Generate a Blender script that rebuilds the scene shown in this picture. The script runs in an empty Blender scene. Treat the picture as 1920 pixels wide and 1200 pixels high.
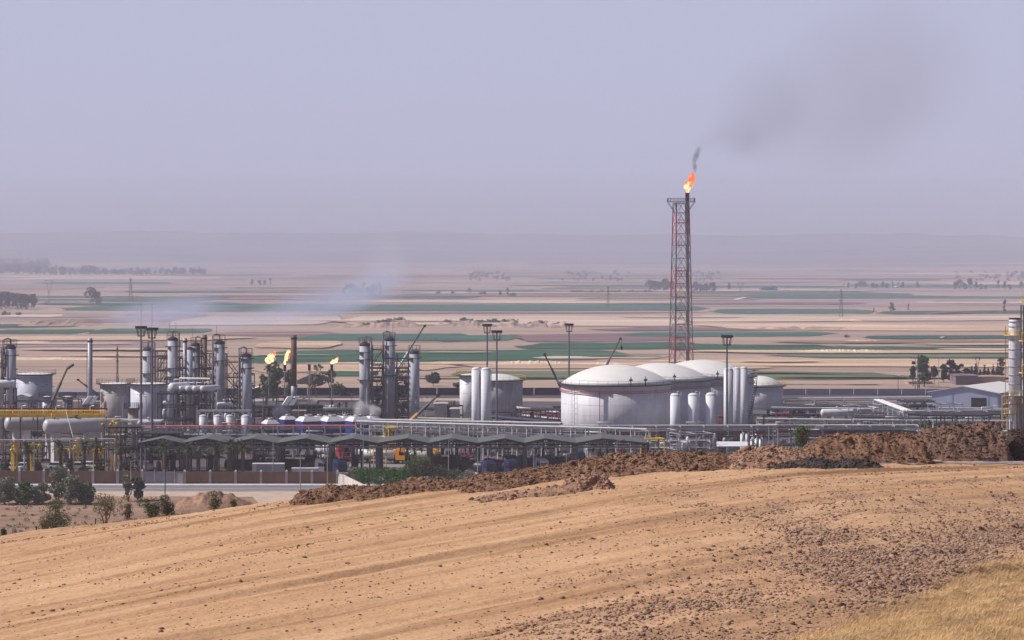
import bpy, math, random
import numpy as np
from mathutils import Vector, Matrix, noise
R = math.radians
random.seed(7)
scene = bpy.context.scene
col = scene.collection
# ---------------------------------------------------------------- camera frame
F, HC, YH = 4800.0, 50.0, 455.0          # focal length in pixels of the 1920 wide photo, eye height, row of the true horizon
def X(px, Y): return (px - 960.0) * Y / F
def Z(py, Y): return HC - (py - YH) * Y / F
def P(px, py, Y): return Vector((X(px, Y), Y, Z(py, Y)))
def S(n, Y): return n * Y / F             # pixels to metres at a distance
def GY(py): return HC * F / (py - YH)     # distance of the flat plain seen on a row

cam_d = bpy.data.cameras.new("camera")
cam_d.sensor_width = 36.0; cam_d.lens = 36.0 * F / 1920.0
cam_d.shift_y = -(600.0 - YH) / 1920.0
cam_d.clip_start = 1.0; cam_d.clip_end = 90000.0
cam = bpy.data.objects.new("camera", cam_d); col.objects.link(cam)
cam.location = (0, 0, HC); cam.rotation_euler = (R(90), 0, 0)
scene.camera = cam

# ---------------------------------------------------------------- light
TOSUN = Vector((-1.0, 0.06, 1.0)).normalized()
world = bpy.data.worlds.new("World"); scene.world = world
world.use_nodes = True
wn = world.node_tree; wn.nodes.clear()
sky = wn.nodes.new("ShaderNodeTexSky"); sky.sky_type = 'NISHITA'; sky.sun_disc = False
sky.sun_elevation = math.asin(TOSUN.z); sky.sun_rotation = math.atan2(TOSUN.x, TOSUN.y)
sky.altitude = 300; sky.air_density = 1.0; sky.dust_density = 4.0; sky.ozone_density = 2.0
bg = wn.nodes.new("ShaderNodeBackground"); SKY_S = 0.05; SKY_BAND = (0.500, 0.515, 0.695); bg.inputs[1].default_value = SKY_S
tint = wn.nodes.new("ShaderNodeMix"); tint.data_type = 'RGBA'; tint.blend_type = 'MULTIPLY'
tint.inputs[0].default_value = 1.0
tint.inputs[7].default_value = (0.93, 0.93, 1.13, 1)
wo = wn.nodes.new("ShaderNodeOutputWorld")
# dusty air: the sky pales to lavender in the last degrees above the horizon
geo = wn.nodes.new("ShaderNodeNewGeometry"); sep = wn.nodes.new("ShaderNodeSeparateXYZ")
wn.links.new(geo.outputs["Incoming"], sep.inputs[0])
neg = wn.nodes.new("ShaderNodeMath"); neg.operation = 'MULTIPLY'; neg.inputs[1].default_value = -1.0; wn.links.new(sep.outputs[2], neg.inputs[0])
mr = wn.nodes.new("ShaderNodeMapRange"); mr.interpolation_type = 'SMOOTHSTEP'; mr.inputs[1].default_value = 0.09; mr.inputs[2].default_value = 0.19
mr.inputs[3].default_value = 1.0; mr.inputs[4].default_value = 0.0; wn.links.new(neg.outputs[0], mr.inputs[0])
band = wn.nodes.new("ShaderNodeMix"); band.data_type = 'RGBA'; band.blend_type = 'MIX'
band.inputs[7].default_value = tuple(v/SKY_S for v in SKY_BAND)+(1,)
wn.links.new(sky.outputs[0], tint.inputs[6]); wn.links.new(mr.outputs[0], band.inputs[0]); wn.links.new(tint.outputs[2], band.inputs[6]); wn.links.new(band.outputs[2], bg.inputs[0])
wn.links.new(bg.outputs[0], wo.inputs[0])
sun_d = bpy.data.lights.new("sun", 'SUN'); sun_d.energy = 4.6; sun_d.angle = R(0.5); sun_d.color = (1.0, 0.945, 0.90)
sun = bpy.data.objects.new("sun", sun_d); col.objects.link(sun)
sun.rotation_euler = (-TOSUN).to_track_quat('-Z', 'Y').to_euler(); sun.location = (-300, 100, 400)
scene.view_settings.view_transform = 'Standard'; scene.view_settings.look = 'None'
scene.view_settings.exposure = 0.0; scene.view_settings.gamma = 1.0
cy = scene.cycles
cy.use_denoising = True
try: cy.denoiser = 'OPENIMAGEDENOISE'
except Exception: pass
cy.max_bounces = 6; cy.diffuse_bounces = 3; cy.glossy_bounces = 2; cy.transparent_max_bounces = 8
cy.volume_bounces = 1; cy.volume_step_rate = 1.0; cy.volume_max_steps = 96
cy.sample_clamp_indirect = 4.0

# ---------------------------------------------------------------- materials
MATS = {}
def mat(name, c, rough=0.6, metal=0.0, var=0.18, scale=1.5, var2=0.0, scale2=0.2, c2=None, bump=0.0, bscale=8.0, streak=0.0, spec=0.4, stretch=(1, 1, 1)):
    """Procedural paint, metal, soil: base colour broken up by noise at two scales, optional vertical rain streaks and bump."""
    if name in MATS: return MATS[name]
    m = bpy.data.materials.new(name); m.use_nodes = True; n = m.node_tree; L = n.links
    b = n.nodes["Principled BSDF"]; b.inputs["Roughness"].default_value = rough; b.inputs["Metallic"].default_value = metal
    b.inputs["Specular IOR Level"].default_value = spec
    tc = n.nodes.new("ShaderNodeTexCoord"); mp = n.nodes.new("ShaderNodeMapping"); mp.inputs["Scale"].default_value = stretch
    L.new(tc.outputs["Object"], mp.inputs[0])
    nz = n.nodes.new("ShaderNodeTexNoise"); nz.inputs["Scale"].default_value = scale; nz.inputs["Detail"].default_value = 4
    L.new(mp.outputs[0], nz.inputs["Vector"])
    rp = n.nodes.new("ShaderNodeValToRGB")
    lo = tuple(max(0, v * (1 - var)) for v in c); hi = tuple(min(1, v * (1 + var)) for v in c)
    rp.color_ramp.elements[0].position = 0.3; rp.color_ramp.elements[1].position = 0.7
    rp.color_ramp.elements[0].color = (*lo, 1); rp.color_ramp.elements[1].color = (*hi, 1)
    L.new(nz.outputs[0], rp.inputs[0]); out = rp.outputs[0]
    if c2 is not None:
        n2 = n.nodes.new("ShaderNodeTexNoise"); n2.inputs["Scale"].default_value = scale2; n2.inputs["Detail"].default_value = 5
        L.new(mp.outputs[0], n2.inputs["Vector"])
        r2 = n.nodes.new("ShaderNodeValToRGB"); r2.color_ramp.elements[0].position = 0.5; r2.color_ramp.elements[1].position = 0.72
        L.new(n2.outputs[0], r2.inputs[0])
        mu = n.nodes.new("ShaderNodeMath"); mu.operation = 'MULTIPLY'; mu.inputs[1].default_value = var2; L.new(r2.outputs[0], mu.inputs[0])
        mx = n.nodes.new("ShaderNodeMix"); mx.data_type = 'RGBA'
        L.new(mu.outputs[0], mx.inputs[0]); L.new(out, mx.inputs[6]); mx.inputs[7].default_value = (*c2, 1); out = mx.outputs[2]
    if streak > 0:
        m3 = n.nodes.new("ShaderNodeMapping"); m3.inputs["Scale"].default_value = (1, 1, 0.06); L.new(tc.outputs["Object"], m3.inputs[0])
        n3 = n.nodes.new("ShaderNodeTexNoise"); n3.inputs["Scale"].default_value = 1.3; n3.inputs["Detail"].default_value = 5; L.new(m3.outputs[0], n3.inputs["Vector"])
        r3 = n.nodes.new("ShaderNodeValToRGB"); r3.color_ramp.elements[0].position = 0.48; r3.color_ramp.elements[1].position = 0.75; L.new(n3.outputs[0], r3.inputs[0])
        mu = n.nodes.new("ShaderNodeMath"); mu.operation = 'MULTIPLY'; mu.inputs[1].default_value = streak; L.new(r3.outputs[0], mu.inputs[0])
        mx = n.nodes.new("ShaderNodeMix"); mx.data_type = 'RGBA'
        L.new(mu.outputs[0], mx.inputs[0]); L.new(out, mx.inputs[6]); mx.inputs[7].default_value = (c[0] * .35, c[1] * .3, c[2] * .27, 1); out = mx.outputs[2]
    L.new(out, b.inputs["Base Color"])
    if bump > 0:
        nb = n.nodes.new("ShaderNodeTexNoise"); nb.inputs["Scale"].default_value = bscale; nb.inputs["Detail"].default_value = 6
        L.new(tc.outputs["Object"], nb.inputs["Vector"])
        bp = n.nodes.new("ShaderNodeBump"); bp.inputs["Strength"].default_value = bump; bp.inputs["Distance"].default_value = 0.15
        L.new(nb.outputs[0], bp.inputs["Height"]); L.new(bp.outputs[0], b.inputs["Normal"])
    MATS[name] = m
    return m

def emat(name, c, strength):
    m = bpy.data.materials.new(name); m.use_nodes = True; n = m.node_tree; n.nodes.clear()
    o = n.nodes.new("ShaderNodeOutputMaterial"); e = n.nodes.new("ShaderNodeEmission")
    tc = n.nodes.new("ShaderNodeTexCoord"); nz = n.nodes.new("ShaderNodeTexNoise"); nz.inputs["Scale"].default_value = 1.3; nz.inputs["Detail"].default_value = 5
    rp = n.nodes.new("ShaderNodeValToRGB")
    rp.color_ramp.elements[0].position = 0.35; rp.color_ramp.elements[0].color = (c[0], c[1] * .5, c[2] * .3, 1)
    rp.color_ramp.elements[1].position = 0.56; rp.color_ramp.elements[1].color = (*c, 1)
    e2 = rp.color_ramp.elements.new(0.68); e2.color = (1.0, min(1, c[1]*1.9), min(1, c[2]*2.6), 1)
    n.links.new(tc.outputs["Object"], nz.inputs["Vector"]); n.links.new(nz.outputs[0], rp.inputs[0]); n.links.new(rp.outputs[0], e.inputs[0])
    e.inputs[1].default_value = strength; n.links.new(e.outputs[0], o.inputs[0]); MATS[name] = m
    return m

# ---------------------------------------------------------------- mesh builder
OFF = {}
class MB:
    def __init__(s): s.v = []; s.f = []; s.sm = []; s.mi = []; s.cur = 0
    def add(s, verts, faces, smooth=False):
        b = len(s.v); s.v.extend([tuple(p) for p in verts])
        for f in faces:
            s.f.append(tuple(i + b for i in f)); s.sm.append(smooth); s.mi.append(s.cur)
        return s
    def box(s, x0, y0, z0, x1, y1, z1):
        return s.add([(x0,y0,z0),(x1,y0,z0),(x1,y1,z0),(x0,y1,z0),(x0,y0,z1),(x1,y0,z1),(x1,y1,z1),(x0,y1,z1)],
                     [(0,3,2,1),(4,5,6,7),(0,1,5,4),(1,2,6,5),(2,3,7,6),(3,0,4,7)])
    def obox(s, c, a, b, h, ang):              # box centred on c (bottom), half sizes a, b, height h, turned by ang
        ca, sa = math.cos(ang), math.sin(ang); vs = []
        for z in (0, h):
            for u, v in ((-a,-b),(a,-b),(a,b),(-a,b)): vs.append((c[0]+u*ca-v*sa, c[1]+u*sa+v*ca, c[2]+z))
        return s.add(vs, [(0,3,2,1),(4,5,6,7),(0,1,5,4),(1,2,6,5),(2,3,7,6),(3,0,4,7)])
    def tube(s, pts, r, n=6, cap=True, r2=None):
        pts = [Vector(p) for p in pts]; k = len(pts); vs = []
        up = None
        for i, p in enumerate(pts):
            d = (pts[min(i+1,k-1)] - pts[max(i-1,0)])
            if d.length < 1e-9: d = Vector((0,0,1))
            d.normalize()
            a = Vector((0,0,1)) if abs(d.z) < 0.9 else Vector((0,1,0))
            u = d.cross(a).normalized(); w = u.cross(d)
            if up is not None and u.dot(up) < 0: u, w = -u, -w
            up = u
            rr = r if r2 is None else r + (r2 - r) * i / max(1, k-1)
            if isinstance(r, (list, tuple)): rr = r[i]
            for j in range(n):
                t = 2*math.pi*(j+(0.0 if n == 4 else .5))/n
                vs.append(p + u*(rr*math.cos(t)) + w*(rr*math.sin(t)))
        fs = []
        for i in range(k-1):
            for j in range(n):
                fs.append((i*n+j, i*n+(j+1)%n, (i+1)*n+(j+1)%n, (i+1)*n+j))
        s.add(vs, fs, n > 4)
        if cap: s.add(vs[:n], [tuple(range(n))[::-1]]); s.add(vs[-n:], [tuple(range(n))])
        return s
    def beam(s, p, q, w): return s.tube([p, q], w*0.64, 4)
    def lathe(s, c, prof, n=24, smooth=True):  # prof: (radius, z) from bottom to top round a vertical axis at c
        vs = []; fs = []
        for r, z in prof:
            for j in range(n):
                t = 2*math.pi*j/n; vs.append((c[0]+r*math.cos(t), c[1]+r*math.sin(t), c[2]+z))
        for i in range(len(prof)-1):
            for j in range(n): fs.append((i*n+j, i*n+(j+1)%n, (i+1)*n+(j+1)%n, (i+1)*n+j))
        if prof[0][0] > 1e-6: fs.append(tuple(range(n))[::-1])
        if prof[-1][0] > 1e-6: fs.append(tuple((len(prof)-1)*n+j for j in range(n)))
        return s.add(vs, fs, smooth)
    def hdrum(s, p, q, r, n=16, bulge=0.55):   # horizontal or slanted drum with dished ends
        p, q = Vector(p), Vector(q); d = (q-p).normalized()
        pts = [p + d*(r*bulge*(1-math.cos(a)) - r*bulge) for a in ()]
        prof = []
        for a in (0.03, 0.35, 0.7, 1.1, 1.5708): prof.append((p - d*(r*bulge*math.cos(a)), r*math.sin(a)))
        for a in (1.5708, 1.1, 0.7, 0.35, 0.03): prof.append((q + d*(r*bulge*math.cos(a)), r*math.sin(a)))
        return s.tube([x[0] for x in prof], [x[1] for x in prof], n)
    def turn(s, c, ang):                       # turn what was added so far about the upright through c
        ca, sa = math.cos(ang), math.sin(ang)
        s.v = [(c[0]+(x-c[0])*ca-(y-c[1])*sa, c[1]+(x-c[0])*sa+(y-c[1])*ca, z) for x, y, z in s.v]; return s
    def rail(s, pts, h=1.1, w=0.05, step=1.5, mid=True):
        pts = [Vector(p) for p in pts]; up = Vector((0,0,h))
        for a, b in zip(pts, pts[1:]):
            s.beam(a+up, b+up, w)
            if mid: s.beam(a+up*.5, b+up*.5, w*.8)
            k = max(1, int((b-a).length/step))
            for i in range(k+1):
                c = a.lerp(b, i/k); s.beam(c, c+up, w)
        return s
    def ring_rail(s, c, r, h=1.1, w=0.05, n=16, arc=(0, 2*math.pi)):
        pts = [(c[0]+r*math.cos(arc[0]+(arc[1]-arc[0])*i/n), c[1]+r*math.sin(arc[0]+(arc[1]-arc[0])*i/n), c[2]) for i in range(n+1)]
        return s.rail(pts, h, w, 9)
    def ladder(s, p, q, w=0.5, r=0.05, step=0.6, side=Vector((1,0,0))):
        p, q = Vector(p), Vector(q)
        s.beam(p-side*w*.5, q-side*w*.5, r); s.beam(p+side*w*.5, q+side*w*.5, r)
        k = int((q-p).length/step)
        for i in range(1, k): c = p.lerp(q, i/k); s.beam(c-side*w*.5, c+side*w*.5, r*.7)
        return s
    def build(s, name, material=None, parent=None, label=None):
        me = bpy.data.meshes.new(name)
        off = OFF.get(parent.name, Vector((0,0,0))) if parent else Vector((0,0,0))
        vs = s.v if not parent else [(a-off.x, b-off.y, c-off.z) for a, b, c in s.v]
        me.from_pydata(vs, [], s.f)
        ms = material if isinstance(material, (list, tuple)) else [material]
        for m in ms:
            if m: me.materials.append(m)
        me.polygons.foreach_set("use_smooth", s.sm); me.polygons.foreach_set("material_index", s.mi)
        me.update()
        o = bpy.data.objects.new(name, me); col.objects.link(o)
        if parent: o.parent = parent; OFF[o.name] = off
        else: OFF[o.name] = Vector((0,0,0))
        if label: o["label"] = label
        return o
def tag(o, label=None, cat=None, group=None, kind=None):
    if label: o["label"] = label
    if cat: o["category"] = cat
    if group: o["group"] = group
    if kind: o["kind"] = kind
    return o
def thing(name, label, cat, loc=(0,0,0), group=None):
    o = bpy.data.objects.new(name, None); o.empty_display_size = 0.5; col.objects.link(o); o.location = loc
    OFF[o.name] = Vector(loc)
    return tag(o, label, cat, group)
def kids(o): return [c for c in bpy.data.objects if c.parent == o]
KID = {}
def copy_tree(o, loc=None, rz=None, sc=None, label=None, group=None, children=None):
    c = o.copy(); col.objects.link(c)
    if loc is not None: c.location = loc
    if rz is not None: c.rotation_euler = (0, 0, rz)
    if sc is not None: c.scale = (sc, sc, sc) if not isinstance(sc, tuple) else sc
    if label: c["label"] = label
    if group: c["group"] = group
    if o.name not in KID: KID[o.name] = kids(o)
    for ch in KID[o.name]:
        d = ch.copy(); col.objects.link(d); d.parent = c
        if ch.name not in KID: KID[ch.name] = kids(ch)
        for g in KID[ch.name]:
            e = g.copy(); col.objects.link(e); e.parent = d
    return c
def grid_mesh(name, Xs, Ys, Zs, material, smooth=True, col_attr=None):
    """Height field from numpy arrays of shape (rows, columns)."""
    h, w = Xs.shape
    me = bpy.data.meshes.new(name)
    vs = np.stack([Xs, Ys, Zs], -1).reshape(-1, 3)
    i = np.arange(h*w).reshape(h, w)
    fs = np.stack([i[:-1,:-1], i[:-1,1:], i[1:,1:], i[1:,:-1]], -1).reshape(-1, 4)
    me.vertices.add(len(vs)); me.vertices.foreach_set("co", vs.ravel().astype(np.float32))
    me.loops.add(fs.size); me.loops.foreach_set("vertex_index", fs.ravel().astype(np.int32))
    me.polygons.add(len(fs)); me.polygons.foreach_set("loop_start", np.arange(0, fs.size, 4, dtype=np.int32))
    me.polygons.foreach_set("use_smooth", np.full(len(fs), smooth))
    me.update(calc_edges=True); me.validate()
    if material: me.materials.append(material)
    o = bpy.data.objects.new(name, me); col.objects.link(o); OFF[o.name] = Vector((0,0,0))
    return o
# value noise on numpy arrays
_rng = np.random.RandomState(11)
_T = _rng.rand(512, 512)
def vnoise(x, y):
    xi = np.floor(x).astype(int); yi = np.floor(y).astype(int); fx = x-xi; fy = y-yi
    fx = fx*fx*(3-2*fx); fy = fy*fy*(3-2*fy)
    a = _T[xi % 512, yi % 512]; b = _T[(xi+1) % 512, yi % 512]; c = _T[xi % 512, (yi+1) % 512]; d = _T[(xi+1) % 512, (yi+1) % 512]
    return (a*(1-fx)+b*fx)*(1-fy)+(c*(1-fx)+d*fx)*fy
def fbm(x, y, o=4):
    s = 0; a = 0.5
    for k in range(o): s = s + a*vnoise(x*2**k+17*k, y*2**k+31*k); a *= 0.5
    return s
# ================================================================ LAND
def nodes_of(name):
    m = bpy.data.materials.new(name); m.use_nodes = True; MATS[name] = m
    return m, m.node_tree.nodes, m.node_tree.links, m.node_tree.nodes["Principled BSDF"]
def ramp(n, stops):
    r = n.new("ShaderNodeValToRGB"); e = r.color_ramp.elements
    while len(e) < len(stops): e.new(0.5)
    for k, (p, c) in enumerate(stops): e[k].position = p; e[k].color = (*c, 1)
    return r
def noise_node(n, L, src, sc, scale, detail=4, rot=0.0, dist=0.0):
    mp = n.new("ShaderNodeMapping"); mp.inputs["Scale"].default_value = sc; mp.inputs["Rotation"].default_value = (0, 0, rot)
    mp.vector_type = 'POINT'
    L.new(src, mp.inputs[0]); z = n.new("ShaderNodeTexNoise"); z.inputs["Scale"].default_value = scale; z.inputs["Detail"].default_value = detail
    z.inputs["Distortion"].default_value = dist
    L.new(mp.outputs[0], z.inputs["Vector"]); return z
def mixc(n, L, fac, a, b, blend='MIX', f=None):
    x = n.new("ShaderNodeMix"); x.data_type = 'RGBA'; x.blend_type = blend
    if f is not None: x.inputs[0].default_value = f
    else: L.new(fac, x.inputs[0])
    for s, k in ((a, 6), (b, 7)):
        if isinstance(s, tuple): x.inputs[k].default_value = (*s, 1)
        else: L.new(s, x.inputs[k])
    return x.outputs[2]

# ---- the plain: stubble and ploughed strips that run across the view
pm, n, L, b = nodes_of("plain_soil"); b.inputs["Roughness"].default_value = 1.0; b.inputs["Specular IOR Level"].default_value = 0.0
tc = n.new("ShaderNodeTexCoord"); o = tc.outputs["Object"]
z1 = noise_node(n, L, o, (0.0006, 0.012, 1), 1.0, 3)
z2 = noise_node(n, L, o, (0.0035, 0.05, 1), 1.0, 5)
z3 = noise_node(n, L, o, (0.03, 0.12, 1), 1.0, 4)
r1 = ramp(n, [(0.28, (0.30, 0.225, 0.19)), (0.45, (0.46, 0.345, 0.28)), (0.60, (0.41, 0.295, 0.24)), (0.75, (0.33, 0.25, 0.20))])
L.new(z1.outputs[0], r1.inputs[0])
r2 = ramp(n, [(0.32, (0.66, 0.64, 0.60)), (0.47, (1, 1, 1)), (0.62, (1.0, 0.99, 0.97)), (0.75, (0.80, 0.78, 0.74))])
L.new(z2.outputs[0], r2.inputs[0])
r3 = ramp(n, [(0.3, (0.86, 0.86, 0.86)), (0.7, (1, 1, 1))]); L.new(z3.outputs[0], r3.inputs[0])
c = mixc(n, L, None, r1.outputs[0], r2.outputs[0], 'MULTIPLY', 0.8)
c = mixc(n, L, None, c, r3.outputs[0], 'MULTIPLY', 0.8)
L.new(c, b.inputs["Base Color"])

xs = np.concatenate([np.linspace(-9000, -1500, 20), np.linspace(-1400, 1400, 60), np.linspace(1500, 9000, 20)])
ys = np.concatenate([np.linspace(-400, 300, 8), np.geomspace(320, 22000, 160)])
Xg, Yg = np.meshgrid(xs, ys)
Zg = np.zeros_like(Xg)
ground = grid_mesh("ground", Xg, Yg, Zg, pm); ground["kind"] = "structure"
def ground_z(x, y):
    x = np.asarray(x, float); y = np.asarray(y, float)
    return x*0+y*0

# ---- low hills that close the plain
hm, n, L, b = nodes_of("hill_soil"); b.inputs["Roughness"].default_value = 1.0
tc = n.new("ShaderNodeTexCoord"); z1 = noise_node(n, L, tc.outputs["Object"], (0.0010, 0.006, 0.06), 1.0, 5)
r1 = ramp(n, [(0.38, (0.06, 0.05, 0.06)), (0.60, (0.18, 0.145, 0.14))]); L.new(z1.outputs[0], r1.inputs[0]); L.new(r1.outputs[0], b.inputs["Base Color"])
def hills(name, Y0, Y1, tops, seed):
    px = np.array([t[0] for t in tops], float); py = np.array([t[1] for t in tops], float)
    xs = np.linspace(-3600, 3600, 260)*Y0/14000*1.15; t = np.linspace(0, 1, 24)
    Xh, Th = np.meshgrid(xs, t); Yh = Y0+(Y1-Y0)*Th
    Yt = Y0+(Y1-Y0)*0.5
    pxs = Xh*F/Yt+960
    H = np.maximum(HC+(YH-np.interp(pxs, px, py))*Yt/F, 6)
    H = H*(0.86+0.28*fbm(Xh/420+seed, Yh/900+seed, 4))
    Zh = H*np.sin(np.pi*np.clip(Th, 0, 1))**0.8*(0.9+0.2*fbm(Xh/150, Yh/300+seed, 3)) - 4
    ob = grid_mesh(name, Xh, Yh, Zh, hm); ob["kind"] = "structure"
hills("hills", 8600, 12600, [(-800,428),(0,436),(180,432),(270,428),(380,436),(520,433),(640,436),(760,434),(900,437),(1010,435),(1090,438),(1250,437),(1400,440),(1560,438),(1680,437),(1760,441),(1850,440),(1920,446),(2700,440)], 2)
hills("hills", 6200, 8400, [(-800,468),(0,464),(120,458),(300,460),(420,468),(560,470),(760,466),(980,471),(1200,470),(1500,468),(1640,461),(1800,458),(1920,462),(2700,470)], 9)

# ---- crops, ploughed strips and haze-tinted bands as low sheets on the plain (x0, x1, top row, bottom row, crop)
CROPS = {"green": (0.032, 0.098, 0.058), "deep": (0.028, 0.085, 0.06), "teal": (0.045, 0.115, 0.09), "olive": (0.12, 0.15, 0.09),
         "plough": (0.20, 0.125, 0.13), "grey": (0.27, 0.205, 0.18), "brown": (0.24, 0.145, 0.10), "pale": (0.56, 0.425, 0.335), "sand": (0.54, 0.385, 0.27), "haze_mauve": (0.32, 0.235, 0.235)}
def crop_mat(name, *a, **k):
    """Crop colour whose margins break up into bare patches instead of ending on a ruled line."""
    m = mat(name, *a, **k); n = m.node_tree.nodes; L = m.node_tree.links
    at = n.new("ShaderNodeAttribute"); at.attribute_name = "margin"; tc = n.new("ShaderNodeTexCoord")
    z = noise_node(n, L, tc.outputs["Object"], (0.022, 0.09, 0.1), 1.0, 6)
    ad = n.new("ShaderNodeMath"); ad.operation = 'ADD'; L.new(at.outputs["Fac"], ad.inputs[0]); L.new(z.outputs[0], ad.inputs[1])
    mr = n.new("ShaderNodeMapRange"); mr.inputs[1].default_value = 0.55; mr.inputs[2].default_value = 0.98; L.new(ad.outputs[0], mr.inputs[0])
    L.new(mr.outputs[0], n["Principled BSDF"].inputs["Alpha"]); return m
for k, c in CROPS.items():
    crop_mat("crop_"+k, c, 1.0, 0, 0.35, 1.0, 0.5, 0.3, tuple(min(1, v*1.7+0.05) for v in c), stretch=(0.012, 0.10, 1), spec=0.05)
FIELDS = [
 (-20,172,617,627,'green',.2),(-60,142,608,616,'deep',.5),(168,400,616,627,'green',.2),(395,660,622,632,'plough',.7),(560,870,626,640,'teal',.3),
 (120,370,572,584,'teal',.6),(330,1330,570,586,'teal',.08),(1330,1640,579,589,'teal',.3),(1640,1990,583,590,'deep',.3),(640,1300,586,589,'plough',.4),
 (470,1180,655,682,'green',.25),(975,1310,642,656,'green',.35),(1250,1575,645,658,'green',.3),(1560,1980,650,657,'green',.3),
 (960,1275,625,642,'plough',.12),(820,975,627,641,'teal',.4),(1160,1570,622,633,'teal',.45),(1615,1990,629,637,'deep',.25),(1120,1560,613,622,'plough',.6),
 (850,1250,694,713,'olive',.15),(605,705,693,706,'green',.6),(1390,1690,697,714,'olive',.1),(1180,1420,690,700,'olive',.5),(1440,2000,664,672,'olive',.6),(1000,1250,668,674,'pale',.5),
 (820,1420,679,693,'sand',.3),(480,860,683,700,'sand',.5),(1180,1990,673,690,'sand',.4),
 (560,640,590,600,'grey',.6),(230,390,588,596,'plough',.6),(20,200,591,597,'grey',.6),(170,330,597,606,'plough',.7),
 (1300,1990,605,621,'sand',.25),(1290,1700,548,557,'teal',.3),(1400,1990,556,560,'teal',.4),(1600,1990,534,541,'teal',.3),(1750,2000,563,571,'grey',.4),(1700,1990,566,569,'pale',.4),
 (880,1310,545,551,'teal',.4),(700,900,549,553,'grey',.5),(640,900,553,560,'teal',.5),(460,640,539,542,'grey',.4),(190,420,556,566,'teal',.3),(-60,250,555,560,'teal',.4),
 (-60,190,537,543,'grey',.4),(60,330,529,534,'teal',.4),(300,640,556,558,'plough',.4),(330,700,547,550,'grey',.4),(0,400,520,526,'pale',.3),(640,1290,563,569,'pale',.2),
 (1280,1990,590,604,'pale',.12),(640,1280,592,612,'pale',.15),(330,640,592,612,'pale',.4),(0,120,590,596,'pale',.4),(60,180,600,608,'brown',.7),
 (1000,1250,519,523,'grey',.5),(850,1100,505,508,'grey',.5),(650,830,475,478,'grey',.5),(940,1080,489,491,'grey',.5),(1150,1290,483,486,'grey',.5),(1540,1700,506,510,'grey',.5),
 (1650,1990,476,479,'grey',.5),(120,620,470,473,'grey',.5),(430,760,502,504,'grey',.5),(560,800,520,522,'grey',.5),(1290,1560,485,487,'grey',.5),(1560,1990,496,499,'grey',.5),
 (1450,2000,640,646,'brown',.6),(-60,460,632,640,'sand',.3),(480,640,640,655,'sand',.4),(1310,1990,659,664,'sand',.3),
]
rf = random.Random(91)
FIELDS[:0] = [(-150,900,468,482,'haze_mauve',.3),(700,2000,472,490,'haze_mauve',.3),(300,1500,494,503,'haze_mauve',.3),(-150,700,500,512,'haze_mauve',.3),(1100,2100,506,520,'haze_mauve',.3),(400,1300,514,524,'haze_mauve',.2),(-150,800,524,536,'haze_mauve',.3),(900,2100,526,533,'haze_mauve',.3),  # broad mauve bands put far haze into the ground colour
              (200,1000,540,549,'haze_mauve',.3),(1300,2100,536,546,'haze_mauve',.3),(-150,620,557,566,'haze_mauve',.3),(1200,2100,558,575,'haze_mauve',.3),(-150,360,586,600,'haze_mauve',.3),(640,1320,593,606,'haze_mauve',.3),(1500,2100,593,603,'haze_mauve',.3),(-100,400,640,652,'haze_mauve',.4)]
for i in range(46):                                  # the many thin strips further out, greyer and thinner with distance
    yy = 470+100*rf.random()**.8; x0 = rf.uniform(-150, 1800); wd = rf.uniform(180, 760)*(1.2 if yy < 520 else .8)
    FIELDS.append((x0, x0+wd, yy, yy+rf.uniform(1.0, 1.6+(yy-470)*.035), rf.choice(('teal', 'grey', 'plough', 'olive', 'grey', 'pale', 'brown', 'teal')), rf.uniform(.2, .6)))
for i in range(16):
    yy = rf.uniform(590, 715); x0 = rf.uniform(-150, 1800); wd = rf.uniform(160, 600)
    FIELDS.append((x0, x0+wd, yy, yy+rf.uniform(1.2, 4.5), rf.choice(('olive', 'sand', 'sand', 'pale', 'haze_mauve', 'sand')), rf.uniform(.3, .7)))
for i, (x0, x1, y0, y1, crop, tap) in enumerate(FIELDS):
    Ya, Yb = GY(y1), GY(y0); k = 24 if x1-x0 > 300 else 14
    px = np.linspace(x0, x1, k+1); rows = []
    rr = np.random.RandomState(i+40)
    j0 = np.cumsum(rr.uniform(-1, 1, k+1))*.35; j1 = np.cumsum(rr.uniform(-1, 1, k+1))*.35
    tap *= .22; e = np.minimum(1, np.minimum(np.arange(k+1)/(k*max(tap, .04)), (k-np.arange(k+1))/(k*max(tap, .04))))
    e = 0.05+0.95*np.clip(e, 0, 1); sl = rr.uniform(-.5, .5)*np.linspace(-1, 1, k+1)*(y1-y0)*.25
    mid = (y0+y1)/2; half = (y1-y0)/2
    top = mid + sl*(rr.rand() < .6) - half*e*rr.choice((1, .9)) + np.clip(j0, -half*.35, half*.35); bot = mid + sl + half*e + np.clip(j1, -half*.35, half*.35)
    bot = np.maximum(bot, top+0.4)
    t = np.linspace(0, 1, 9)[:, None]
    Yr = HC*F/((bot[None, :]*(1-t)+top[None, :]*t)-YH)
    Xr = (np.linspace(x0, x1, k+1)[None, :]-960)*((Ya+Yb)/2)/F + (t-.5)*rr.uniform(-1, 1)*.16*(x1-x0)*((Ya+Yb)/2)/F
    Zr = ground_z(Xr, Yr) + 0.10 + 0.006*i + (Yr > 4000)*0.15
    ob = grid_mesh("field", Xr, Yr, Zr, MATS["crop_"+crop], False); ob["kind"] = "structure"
    mg = np.minimum(1, 2.2*(1-np.abs(2*t-1)))*np.minimum(1, np.minimum(np.arange(k+1)+.6, k-np.arange(k+1)+.6)/1.6)[None, :]
    ma = ob.data.attributes.new("margin", 'FLOAT', 'POINT'); ma.data.foreach_set("value", (mg*.75).ravel().astype(np.float32))

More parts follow.
